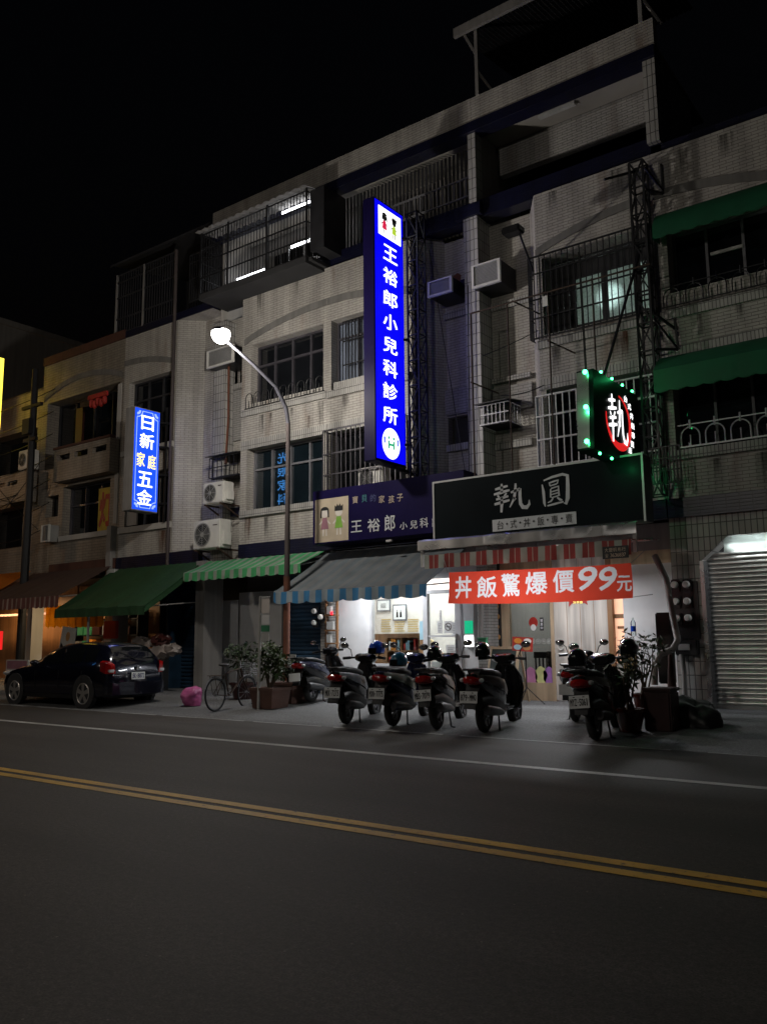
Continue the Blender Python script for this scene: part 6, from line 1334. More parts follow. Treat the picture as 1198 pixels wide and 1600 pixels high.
t = thing('floodlight', 'unlit black floodlight on an angled arm above the barred window', 'floodlight', (-7.5, YF, 8.9)); m = MB().tube([P(833, 424, 15.2), P(812, 367, 14.4)], 0.022, 8); m.build('arm', 'iron_black', t)
p = P(801, 360, 14.35); MB().rbox(p.x-0.2, p.x+0.2, p.y-0.14, p.y+0.14, p.z-0.09, p.z+0.06, 0.03).build('lamp_head', 'black_plastic', t)
m = MB(); wire(m, (-10.2, 15.5, 10.3), (-9.0, 14.9, 4.75), 0.0); wire(m, (-9.0, 15.2, 9.0), (-9.1, 15.2, 4.7), 0.05, 0.01); o = m.build('wall_cables', 'iron_black'); tag(o, 'thin black cables running down the wall beside the tiled pier', 'cable')
m = MB(); wire(m, (-8.7, 15.24, 7.35), (-7.4, 15.22, 7.6), 0.02, 0.01); wire(m, (-8.3, 15.24, 6.4), (-7.3, 15.2, 6.42), 0.06, 0.012); o = m.build('wall_cables', 'iron_black'); tag(o, 'thin black cables strung along the wall left of the barred windows', 'cable')
o = MB().tube([(-16.75, 15.42, 9.0), (-16.72, 15.42, 7.4), (-16.8, 15.42, 6.1)], 0.03, 8).build('conduit', 'rust_red'); tag(o, 'brown pipe running down the recess below the street lamp glare', 'pipe')
m = MB(); _rg = random.Random(9)
for k in range(7): wire(m, (-29.5, 14.0+k*0.12, 8.9-k*0.62), (-24.6, 15.1, 9.6-k*0.75), 0.15+0.05*k, 0.014, 10)
for k in range(4): wire(m, (-27.5, 14.4, 7.2-k*0.8), (-25.0, 15.0, 5.0+k*0.75), 0.1, 0.012, 10)
o = m.build('overhead_cables', 'iron_black'); tag(o, 'bundle of black overhead cables crossing the brown house at left', 'cable')
t = thing('utility_pole', 'dark utility pole in front of the brown house', 'pole', (-24.9, 14.3, 0.15)); MB().lathe([(0.14, 0.15), (0.10, 10.2)], (-24.95, 14.6, 0), 'z', 14).build('shaft', 'iron_black', t); m = MB().box(-25.5, -24.4, 14.5, 14.6, 8.9, 9.0).box(-25.3, -24.6, 14.5, 14.6, 7.8, 7.9).box(-25.15, -24.75, 14.35, 14.5, 8.0, 8.5); m.build('crossarm', 'iron_black', t)
t = thing('red_yellow_poster', 'yellow poster with red lettering hung in the lower window of the brown house', 'poster', (-22.2, 15.45, 4.75)); MB().box(-22.55, -21.75, 15.5, 15.52, 4.78, 6.1).build('sheet', 'sign_letter_yellow', t)
MATS['sign_letter_yellow2'] = mat('poster_yellow', (0.6, 0.42, 0.04), 0.6)
t.children[0].data.materials[0] = MATS['poster_yellow']
s = Sheet((-22.55, 15.499, 4.78), (1, 0, 0), (0, 0, 1), (0, -1, 0)); mb = MB(); s.text(mb, '灯', 0.06, 0.1, 0.7, 1.1, bold=0.04); mb.build('lettering', 'red_paint', t)
# roof canopy over the top terrace
t = thing('roof_canopy', 'dark corrugated roof canopy on grey posts on top of the right house', 'canopy', (-7, 16, 13.43)); m = MB()
for i in range(44): x = -9.15+i*0.1; m.add([(x, 15.2, 15.12), (x+0.1, 15.2, 15.12), (x+0.1, 18.5, 15.7), (x, 18.5, 15.7), (x+0.05, 15.2, 15.17), (x+0.05, 18.5, 15.75)], [(0, 4, 5, 3), (4, 1, 2, 5)])
m.build('roof_sheet', 'frame_dark', t); MB().box(-9.18, -4.7, 15.12, 15.2, 15.0, 15.22).build('fascia', 'pipe_grey', t)
for x in (-8.68, -4.95): MB().box(x-0.04, x+0.04, 15.25, 15.33, 13.43, 15.1).bar((x+0.02, 15.3, 14.0), (x+0.3, 15.6, 13.45), 0.04).bar((x, 15.29, 14.4), (x-0.26, 15.2, 15.0), 0.05).build('post', 'pipe_grey', t)
# reflected neon: a vertical sign across the road, seen only as a reflection in the window
c = P(442, 747, 34.14); c.y = 2*15.6-34.14
t = thing('neon_sign', 'blue neon character sign across the road mirrored in the window', 'sign', (c.x, c.y, c.z-1.6)); s = Sheet((c.x+0.45, c.y+0.06, c.z-1.5), (-1, 0, 0), (0, 0, 1), (0, 1, 0)); mb = MB()
for k, ch in enumerate('光眼家科'): s.text(mb, ch, 0.0, 2.35-k*0.78, 0.8, 0.6, bold=0.0)
MATS['neon_blue'].node_tree.nodes['Principled BSDF'].inputs['Emission Strength'].default_value = 9.0
mb.build('lettering', 'neon_blue', t); MB().box(c.x-0.55, c.x+0.55, c.y-0.1, c.y+0.05, c.z-1.65, c.z+1.75).build('case', 'interior_dark', t); MB().lathe([(0.06, 0), (0.06, c.z-1.65)], (c.x, c.y-0.03, 0), 'z', 10).build('post', 'iron_black', t)
# ------------------------------------------------------------------ street lamps
def street_lamp(label, base, head, power, color, pole_h=6.2, lens='lamp_lens', soft=0.16, near=False):
    t = thing('street_lamp', label, 'street lamp', base, 0, 'street lamps of the road'); bx = V(base); hd = V(head)
    p0 = V((bx.x, bx.y, bx.z)); top = V((bx.x, bx.y, pole_h))
    MB().tube([p0, p0+V((0, 0, 2.6)), p0+V((0, 0, 2.62))], 0.072, 14).build('pole_base', 'rust_red' if not near else 'lamp_grey', t, smooth=True)
    MB().tube([p0+V((0, 0, 2.6)), V((bx.x, bx.y, (pole_h+2.6)/2)), top], 0.07, 14, radii=[0.062, 0.055, 0.05]).build('pole', 'pole_brown' if not near else 'lamp_grey', t, smooth=True)
    out = hd-top; pts = [top, top+V((out.x*0.04, out.y*0.04, 0.35)), top+V((out.x*0.2, out.y*0.2, out.z*0.52)), top+out*0.55+V((0, 0, out.z*0.2)), hd+V((0, 0, 0.06))-out.normalized()*0.25]
    MB().tube(pts, 0.05, 12, radii=[0.05, 0.048, 0.045, 0.038, 0.03]).build('arm', 'lamp_grey', t, smooth=True)
    hm = MB().ell(hd+V((0, 0, 0.07)), (0.17, 0.22, 0.11), 20, 8, z0=0.0); h_ = hm.build('lamp_head', 'lamp_grey', t, smooth=True)
    MB().ell(hd+V((0, 0, 0.03)), (0.185, 0.20, 0.20), 24, 14, z1=0.35).build('lens', lens, h_, smooth=True)  # the lamp's glare is put into the shape: lens widened to a ball
    l_ = bpy.data.lights.new('lamp_light', 'POINT'); l_.energy = power; l_.color = color; l_.shadow_soft_size = soft
    o = bpy.data.objects.new('lamp_light', l_); COL.objects.link(o); o.parent = t; o.location = hd-V((0, 0, 0.40))-bx
    return t
street_lamp('glaring street lamp on a curved arm with a rusty pole', (-12.80, 13.6, 0.15), (-12.81, 11.56, 7.67), LAMP_W, (1.0, 0.93, 0.84))
street_lamp('unseen street lamp added on the near side of the road behind and left of the viewer', (-23.0, -6.5, 0.0), (-23.0, -4.0, 9.0), FAR_W, (1.0, 0.86, 0.70), 7.2, near=True, soft=0.25)  # out of view; added to light the house fronts from the left
street_lamp('unseen street lamp added on the near side of the road straight across from the black signboard', (-8.0, -8.0, 0.0), (-8.0, -5.5, 9.0), NEAR_W, (1.0, 0.92, 0.82), 7.6, near=True, soft=0.25)  # out of view; added as frontal light on shutter, plates and fronts
street_lamp('orange sodium street lamp further left along the road', (-33.0, 12.6, 0.15), (-33.0, 10.4, 8.2), SODIUM_W, (1.0, 0.50, 0.16), 6.8, near=True)

# ------------------------------------------------------------------ scooters
def sring(y, zc, hw, hh, n=18, e=2.6, tilt=0.0):
    out = []
    for t in range(n):
        a = 2*math.pi*t/n; c, s_ = math.cos(a), math.sin(a)
        x = hw*math.copysign(abs(c)**(2/e), c); z = hh*math.copysign(abs(s_)**(2/e), s_)
        out.append(V((x, y+tilt*z, zc+z)))
    return out
def scooter(label, px, py, heading, upper='scooter_black', lower='scooter_black', plate='', k=1.05, lean=0.0, mirror=True, rack=False):
    """local frame: forward +Y, rear wheel contact at the origin"""
    p = PZ(px, py, 0.02)
    for _ in range(6): p = PZ(px, py, gz(p.y))
    t = thing('motor_scooter', label, 'motor scooter', p, R(heading), 'scooters parked along the pavement')
    t.scale = (k, k, k); t.rotation_euler.y = R(lean)
    B = lambda mb, name, m, par=t, sm=True: mb.build(name, m, par, world=False, smooth=sm)
    for nm, y in (('rear_wheel', 0.0), ('front_wheel', 1.26)):
        w = B(MB().torus((0, y, 0.245), 0.185, 0.058, 'x', 30, 10), nm, 'rubber')
        m = MB().lathe([(0.15, -0.04), (0.15, 0.04)], (0, y, 0.245), 'x', 24); 
        m2 = MB()
        for a in range(5): an = a*2*math.pi/5; m2.bar((0.045, y, 0.245), (0.045, y+0.14*math.cos(an), 0.245+0.14*math.sin(an)), 0.035, 0.02, (1, 0, 0)); m2.bar((-0.045, y, 0.245), (-0.045, y+0.14*math.cos(an), 0.245+0.14*math.sin(an)), 0.035, 0.02, (1, 0, 0))
        m2.torus((0.03, y, 0.245), 0.145, 0.014, 'x', 24, 6).torus((-0.03, y, 0.245), 0.145, 0.014, 'x', 24, 6); m2.lathe([(0.04, -0.06), (0.04, 0.06)], (0, y, 0.245), 'x', 14)
        B(m2, 'rim', 'frame_grey', w)
    B(MB().loft([sring(-0.50, 0.80, 0.035, 0.03), sring(-0.42, 0.775, 0.10, 0.06), sring(-0.25, 0.70, 0.165, 0.13), sring(0.05, 0.63, 0.20, 0.18), sring(0.32, 0.56, 0.205, 0.22), sring(0.50, 0.47, 0.17, 0.23), sring(0.56, 0.42, 0.12, 0.16)]), 'rear_body', lower)
    m = MB()
    for sx in (-1, 1):
        prof = [(-0.46, 0.82, 0.76), (-0.25, 0.80, 0.70), (0.0, 0.77, 0.63), (0.25, 0.72, 0.56), (0.42, 0.62, 0.50)]
        hw = [0.07, 0.165, 0.208, 0.215, 0.185]
        m.grid([[V((sx*(hw[i]+0.006), y, z1)), V((sx*(hw[i]+0.02), y, (z0+z1)/2)), V((sx*(hw[i]+0.006), y, z0))] for i, (y, z1, z0) in enumerate(prof)])
    B(m, 'side_panel', upper)
    B(MB().loft([sring(-0.36, 0.845, 0.09, 0.03), sring(-0.2, 0.855, 0.125, 0.04), sring(0.05, 0.84, 0.14, 0.045), sring(0.3, 0.80, 0.13, 0.05), sring(0.50, 0.77, 0.09, 0.05)]), 'seat', 'vinyl')
    B(MB().tube([(0.10, -0.15, 0.85), (0.12, -0.38, 0.88), (0.08, -0.53, 0.88), (-0.08, -0.53, 0.88), (-0.12, -0.38, 0.88), (-0.10, -0.15, 0.85)], 0.016, 8), 'grab_rail', 'black_plastic')
    B(MB().loft([sring(-0.26, 0.42, 0.09, 0.10), sring(-0.05, 0.44, 0.15, 0.13), sring(0.25, 0.38, 0.17, 0.17), sring(0.55, 0.34, 0.15, 0.13)]), 'engine', 'black_plastic')
    B(MB().loft([sring(-0.34, 0.33, 0.05, 0.055), sring(-0.28, 0.33, 0.062, 0.07), sring(0.1, 0.29, 0.055, 0.06), sring(0.3, 0.26, 0.03, 0.03)]).xf(Matrix.Translation((0.17, 0, 0))), 'muffler', 'frame_dark')
    B(MB().rbox(-0.15, 0.15, 0.46, 0.98, 0.27, 0.36, 0.03), 'floorboard', lower, sm=False)
    B(MB().loft([sring(0.90, 0.32, 0.17, 0.06), sring(0.955, 0.45, 0.20, 0.06), sring(0.95, 0.62, 0.20, 0.06), sring(0.90, 0.78, 0.17, 0.055), sring(0.86, 0.90, 0.12, 0.05)]), 'leg_shield_core', lower)
    sh = []
    for i, (y, z, hw, th) in enumerate(((0.93, 0.28, 0.18, 0.08), (0.985, 0.42, 0.235, 0.10), (1.0, 0.58, 0.25, 0.11), (0.97, 0.74, 0.23, 0.10), (0.91, 0.90, 0.15, 0.07))):
        sh.append([V((hw*math.cos(a*2*math.pi/18), y+th*math.sin(a*2*math.pi/18), z)) for a in range(18)])
    B(MB().loft(sh), 'leg_shield', lower)
    B(MB().loft([sring(1.02, 0.46, 0.05, 0.03), sring(1.14, 0.53, 0.085, 0.035), sring(1.28, 0.53, 0.09, 0.035), sring(1.44, 0.44, 0.06, 0.03), sring(1.50, 0.37, 0.03, 0.02)]), 'front_fender', lower)
    B(MB().tube([(0.09, 1.26, 0.26), (0.075, 1.10, 0.62)], 0.025, 8).tube([(-0.09, 1.26, 0.26), (-0.075, 1.10, 0.62)], 0.025, 8), 'fork', 'frame_dark')
    hb = B(MB().tube([(-0.36, 0.76, 1.0), (-0.2, 0.84, 1.01), (0, 0.87, 0.99), (0.2, 0.84, 1.01), (0.36, 0.76, 1.0)], 0.016, 8).tube([(-0.37, 0.755, 1.0), (-0.25, 0.815, 1.008)], 0.024, 8).tube([(0.37, 0.755, 1.0), (0.25, 0.815, 1.008)], 0.024, 8), 'handlebar', 'black_plastic')
    B(MB().tube([(-0.36, 0.82, 1.005), (-0.2, 0.88, 1.01)], 0.007, 6).tube([(0.36, 0.82, 1.005), (0.2, 0.88, 1.01)], 0.007, 6), 'brake_lever', 'alloy', hb)
    B(MB().loft([sring(0.76, 0.99, 0.11, 0.05), sring(0.84, 1.01, 0.19, 0.075), sring(0.93, 0.99, 0.17, 0.08), sring(1.0, 0.96, 0.10, 0.05)]), 'handlebar_cowl', lower)
    if mirror:
        for sx in (-1, 1):
            mm = B(MB().tube([(sx*0.23, 0.83, 1.02), (sx*0.27, 0.86, 1.14), (sx*0.33, 0.82, 1.19)], 0.008, 6).ell((sx*0.36, 0.815, 1.21), (0.075, 0.02, 0.05), 14, 8), 'mirror', 'black_plastic')
            B(MB().ell((sx*0.36, 0.802, 1.21), (0.064, 0.012, 0.041), 14, 8), 'mirror_glass', 'chrome', mm)
    B(MB().loft([sring(-0.535, 0.735, 0.05, 0.03), sring(-0.50, 0.735, 0.105, 0.055), sring(-0.40, 0.72, 0.14, 0.055)]), 'tail_light', 'lens_red')
    for sx in (-1, 1): B(MB().ell((sx*0.14, -0.43, 0.735), (0.035, 0.05, 0.03), 12, 8), 'indicator', 'lens_clear')
    B(MB().add([(-0.10, -0.38, 0.68), (0.10, -0.38, 0.68), (0.08, -0.555, 0.36), (-0.08, -0.555, 0.36), (-0.07, -0.36, 0.66), (0.07, -0.36, 0.66), (0.08, -0.525, 0.36), (-0.08, -0.525, 0.36)], [(0, 1, 2, 3), (7, 6, 5, 4), (0, 4, 5, 1), (1, 5, 6, 2), (2, 6, 7, 3), (3, 7, 4, 0)]), 'rear_mudguard', 'black_plastic', sm=False)
    sp = Sheet((-0.125, -0.575, 0.44), (1, 0, 0), (0, 0.10, 1), (0, -1, 0.10)); pm = MB().prism([sp.p(0, 0, 0), sp.p(0.25, 0, 0), sp.p(0.25, 0.155, 0), sp.p(0, 0.155, 0)], (0, 0.008, 0)); po = B(pm, 'number_plate', 'plate_white', sm=False)
    if plate:
        mb = MB(); sp.row(mb, plate, 0.015, 0.03, 0.22, 0.085, gap=0.14, bold=0.02, d=0.003); sp.rect(mb, 0.05, 0.075, 0.13, 0.14, 0.003); sp.rect(mb, 0.17, 0.195, 0.13, 0.14, 0.003); B(mb, 'plate_lettering', 'ink', po, sm=False)
    B(MB().tube([(-0.2, 0.2, 0.0), (-0.14, 0.22, 0.02), (-0.1, 0.3, 0.26), (0.1, 0.3, 0.26), (0.14, 0.22, 0.02), (0.2, 0.2, 0.0)], 0.014, 6), 'centre_stand', 'iron_black')
    if rack: B(MB().rbox(-0.13, 0.13, -0.62, -0.36, 0.885, 0.91, 0.01), 'rear_rack', 'frame_dark', sm=False)
    return t
def sc_pt(t, x, y, z): return (Matrix.Translation(t.location) @ Matrix.Rotation(t.rotation_euler.z, 4, 'Z') @ Matrix.Scale(t.scale.x, 4)) @ V((x, y, z))
S1 = scooter('silver sided scooter with a blue helmet on its mirror, leftmost of the front row', 541, 1132, 17, 'scooter_silver', 'scooter_black', 'MKK-7275')
S2 = scooter('pearl grey scooter carrying a teal helmet on its seat', 614, 1135, 11, 'scooter_pearl', 'scooter_navy', 'MXN-7775')
S3 = scooter('black scooter with number plate MBS-7079', 684, 1140, 16, 'scooter_black', 'scooter_black', 'MBS-7079', lean=-5)
S4 = scooter('black scooter with bronze side panel and number plate 879-MMQ', 757, 1145, 9, 'scooter_bronze', 'scooter_black', '879-MMQ')
S5 = scooter('dark brown scooter with number plate MYZ-5061 standing apart near the plants', 931, 1157, 9, 'scooter_brown', 'scooter_black', 'MYZ-5061', 1.05, -5, rack=True)
S6 = scooter('dark scooter with a greenish plate half hidden behind the brown one', 899, 1128, 14, 'scooter_black', 'scooter_black', '', 1.0)
S6.children[-1]
S0 = scooter('dark navy scooter parked further back in front of the blue shutter', 487, 1098, 10, 'scooter_navy', 'scooter_black', '', 1.02, -5)
def helmet(label, p, m, rz=0, k=1.0, visor=True):
    t = thing('helmet', label, 'helmet', p, R(rz), 'helmets left on the scooters'); t.scale = (k, k, k)
    MB().ell((0, 0, 0.06), (0.125, 0.15, 0.135), 20, 12, z0=-0.62).build('shell', m, t, world=False, smooth=True)
    MB().torus((0, 0, -0.025), 0.112, 0.012, 'z', 24, 6).build('rim', 'black_plastic', t, world=False, smooth=True)
    if visor: 
        A = []; Bq = []
        for i in range(11): a = R(-60+12*i); A.append(V((0.128*math.sin(a), 0.154*math.cos(a)+0.005, 0.07))); Bq.append(V((0.122*math.sin(a), 0.15*math.cos(a)+0.02, -0.03)))
        MB().grid([A, Bq]).build('visor', 'car_glass', t, world=False, smooth=True)
    return t
helmet('bright blue helmet hung on the mirror of the silver scooter', sc_pt(S1, 0.22, 0.80, 1.10), 'helmet_blue', 160)
helmet('dark teal helmet lying on the seat of the pearl grey scooter', sc_pt(S2, 0.02, 0.20, 0.92), 'helmet_teal', 150)
helmet('black helmet hung on the left mirror of the scooter with plate 879-MMQ', sc_pt(S4, -0.30, 0.78, 1.06), 'helmet_black', 200)
helmet('black open helmet resting on the handlebar of the scooter with plate MBS-7079', sc_pt(S3, -0.28, 0.80, 1.03), 'helmet_black', 170, 0.9)
helmet('black helmet with a green sheen on the rear of the brown scooter', sc_pt(S5, -0.10, -0.35, 0.98), 'helmet_black', 190)
helmet('black helmet hung high on the right mirror of the brown scooter', sc_pt(S5, 0.30, 0.80, 1.10), 'helmet_black', 170)
# ------------------------------------------------------------------ the dark hatchback
def hatchback():
    pr = PZ(128, 1107, 0.01); xr = pr.x; y0 = pr.y+0.02; WB = 2.66; ZK = 0.915
    xf = PZ(25, 1100, 0.0).x; xf = xr-WB
    t = thing('hatchback_car', 'dark navy hatchback parked at the kerb seen from its rear left corner', 'car', (xr-WB/2, y0+0.87, 0.0))
    cy = y0+0.81; L0 = xf-0.80; HW = 0.81
    # stations from the nose (x measured from L0): bottom z, belt z, top z, half widths bottom, belt, top
    st = [(0.0, 0.32, 0.60, 0.62, 0.50, 0.52, 0.30), (0.06, 0.22, 0.68, 0.70, 0.70, 0.70, 0.5), (0.3, 0.18, 0.78, 0.82, 0.82, 0.80, 0.62), (0.8, 0.18, 0.88, 0.93, 0.86, 0.85, 0.66), (1.25, 0.18, 0.94, 1.00, 0.87, 0.86, 0.68),
          (1.55, 0.18, 0.96, 1.14, 0.87, 0.865, 0.66), (1.95, 0.18, 0.97, 1.36, 0.87, 0.87, 0.62), (2.35, 0.18, 0.98, 1.48, 0.87, 0.87, 0.61), (2.9, 0.18, 0.99, 1.52, 0.87, 0.87, 0.61), (3.45, 0.18, 1.02, 1.50, 0.87, 0.865, 0.59), (3.8, 0.20, 1.05, 1.43, 0.86, 0.85, 0.56), (4.02, 0.24, 1.04, 1.24, 0.84, 0.81, 0.58), (4.14, 0.28, 0.95, 1.02, 0.80, 0.76, 0.60), (4.20, 0.34, 0.74, 0.78, 0.72, 0.70, 0.58)]
    st = [(x, a*0.95, b*ZK, c*ZK, d*0.932, e*0.932, f*0.932) for x, a, b, c, d, e, f in st]
    rings = []
    for x, zb, zs, zt, wb, ws, wt in st:
        h = [(0, zb), (wb*0.7, zb), (wb*0.97, zb+0.05), (wb, zb+0.16), (ws+0.012, (zb+zs)/2+0.02), (ws, zs-0.1), (ws-0.03, zs), (ws+(wt-ws)*0.5-0.0, zs+(zt-zs)*0.55), (wt+0.02, zt-0.06*(zt-zs)-0.005), (wt*0.85, zt), (wt*0.45, zt+0.012), (0, zt+0.016)]
        full = h+[(-a, z) for a, z in h[-2:0:-1]]
        rings.append([V((L0+x, cy-a, z)) for a, z in full])
    body = MB().loft(rings).build('body', 'car_navy', t, smooth=True)
    def side(x, f, s_):
        for i in range(len(st)-1):
            if st[i][0] <= x <= st[i+1][0]:
                u = (x-st[i][0])/(st[i+1][0]-st[i][0]); q = [st[i][k]+(st[i+1][k]-st[i][k])*u for k in range(7)]; break
        zs, zt, ws, wt = q[2], q[3], q[5], q[6]
        a0, z0 = ws-0.03, zs; a1, z1 = wt+0.02, zt-0.06*(zt-zs)-0.005; am, zm = ws+(wt-ws)*0.5, zs+(zt-zs)*0.55
        a, z = (a0+(am-a0)*f/0.55, z0+(zm-z0)*f/0.55) if f < 0.55 else (am+(a1-am)*(f-0.55)/0.45, zm+(z1-zm)*(f-0.55)/0.45)
        return V((L0+x, cy-s_*(a+0.006), z))
    for s_ in (1, -1):
        for nm, xa, xb in (('front_window', 1.75, 2.50), ('rear_window', 2.56, 3.30), ('quarter_window', 3.36, 3.72)):
            MB().grid([[side(xa+(xb-xa)*i/6+(0.0), 0.10+0.74*k/5, s_) for i in range(7)] for k in range(6)]).build(nm, 'car_glass', t, smooth=True)
        for x in (0.80, 3.46):
            xx = L0+x; ya = cy-s_*(HW-0.10); yb = cy-s_*(HW+0.012)
            w = MB().torus((xx, cy-s_*(HW-0.09), 0.315), 0.245, 0.085, 'y', 30, 10).build('wheel', 'rubber', t, smooth=True)
            MB().lathe([(0.37, min(ya, yb)), (0.37, max(ya, yb)-0.02 if s_ < 0 else max(ya, yb))], (xx, 0, 0.34), 'y', 30).build('wheel_arch', 'interior_dark', t)
            r_ = MB(); yo = cy-s_*(HW+0.016)
            for k in range(5):
                an = k*2*math.pi/5+0.3; d = V((math.cos(an), 0, math.sin(an))); n_ = V((-math.sin(an), 0, math.cos(an)))
                c_ = V((xx, yo, 0.315)); r_.prism([c_+n_*0.028, c_+d*0.20+n_*0.05, c_+d*0.20-n_*0.05, c_-n_*0.028], (0, s_*0.03, 0))
            r_.torus((xx, yo+s_*0.012, 0.315), 0.212, 0.016, 'y', 30, 6); r_.lathe([(0.05, yo-s_*0.006), (0.05, yo+s_*0.02)], (xx, 0, 0.315), 'y', 14); r_.build('rim', 'alloy', w)
        MB().ell((L0+1.72, cy-s_*0.91, 0.95), (0.09, 0.10, 0.07), 14, 8).build('wing_mirror', 'car_navy', t, smooth=True)
        for x in (2.35, 3.2): MB().rbox(L0+x-0.1, L0+x+0.1, cy-s_*0.83-0.012, cy-s_*0.83+0.012, 0.77, 0.81, 0.008).build('door_handle', 'car_navy', t)
        MB().loft([[V((L0+3.97, cy-s_*a*0.932, z*ZK)) for a, z in ((0.835, 0.86), (0.845, 1.06), (0.77, 1.10), (0.78, 0.84))], [V((L0+4.11, cy-s_*a*0.932, z*ZK)) for a, z in ((0.80, 0.80), (0.80, 1.05), (0.68, 1.08), (0.66, 0.80))], [V((L0+4.20, cy-s_*a*0.932, z*ZK)) for a, z in ((0.72, 0.80), (0.72, 0.98), (0.62, 1.0), (0.60, 0.80))]]).build('tail_light', 'lens_red', t)
        MB().rbox(L0+4.10, L0+4.215, cy-s_*0.65-0.06, cy-s_*0.65+0.06, 0.76, 0.82, 0.01).build('reversing_light', 'lens_clear', t)
        MB().ell((L0+0.25, cy-s_*0.63, 0.70), (0.24, 0.13, 0.065), 14, 8).build('headlight', 'lens_clear', t, smooth=True)
        for x in (1.62, 2.53, 3.38):
            m = MB(); m.box(L0+x-0.004, L0+x+0.004, cy-s_*0.825-0.003, cy-s_*0.825+0.003, 0.40, 0.80); m.build('door_gap', 'ink', t)
        MB().rbox(L0+1.2, L0+3.1, cy-s_*0.815-0.02, cy-s_*0.815+0.02, 0.20, 0.29, 0.01).build('sill', 'black_plastic', t)
    MB().add([V((L0+3.86, cy+sx*a, z)) if 0 else V((L0+xx, cy+sx, z)) for xx, sx, z in ((3.87, -0.47, 1.41*ZK), (3.87, 0.47, 1.41*ZK), (4.09, 0.55, 1.13*ZK), (4.09, -0.55, 1.13*ZK))], [(0, 1, 2, 3)]).build('rear_windscreen', 'car_glass', t)
    MB().loft([[V((L0+4.05, cy+a*0.80, z)) for a, z in ((-0.95, 0.27), (0.95, 0.27), (0.95, 0.57), (-0.95, 0.57))], [V((L0+4.26, cy+a*0.73, z)) for a, z in ((-0.9, 0.29), (0.9, 0.29), (0.9, 0.55), (-0.9, 0.55))]]).build('bumper', 'car_navy', t)
    x = L0+4.215; MB().rbox(x, x+0.02, cy-0.17, cy+0.17, 0.60, 0.75, 0.004).build('number_plate', 'plate_white', t)
    s = Sheet((x+0.021, cy-0.17, 0.60), (0, 1, 0), (0, 0, 1), (1, 0, 0)); mb = MB(); s.row(mb, '5K-8872', 0.02, 0.03, 0.30, 0.095, gap=0.06, bold=0.015, d=0.002); mb.build('plate_lettering', 'letter_navy', t)
    MB().ell((x-0.01, cy, 0.84), (0.02, 0.05, 0.05), 14, 8).build('badge', 'chrome', t, smooth=True)
    MB().bar((L0+4.11, cy, 1.03), (L0+4.00, cy-0.33, 1.17), 0.02).build('wiper', 'ink', t)
    MB().tube([(L0+2.3, cy+0.1, 1.36), (L0+2.6, cy+0.1, 1.43)], 0.006, 6).build('aerial', 'ink', t)
hatchback()
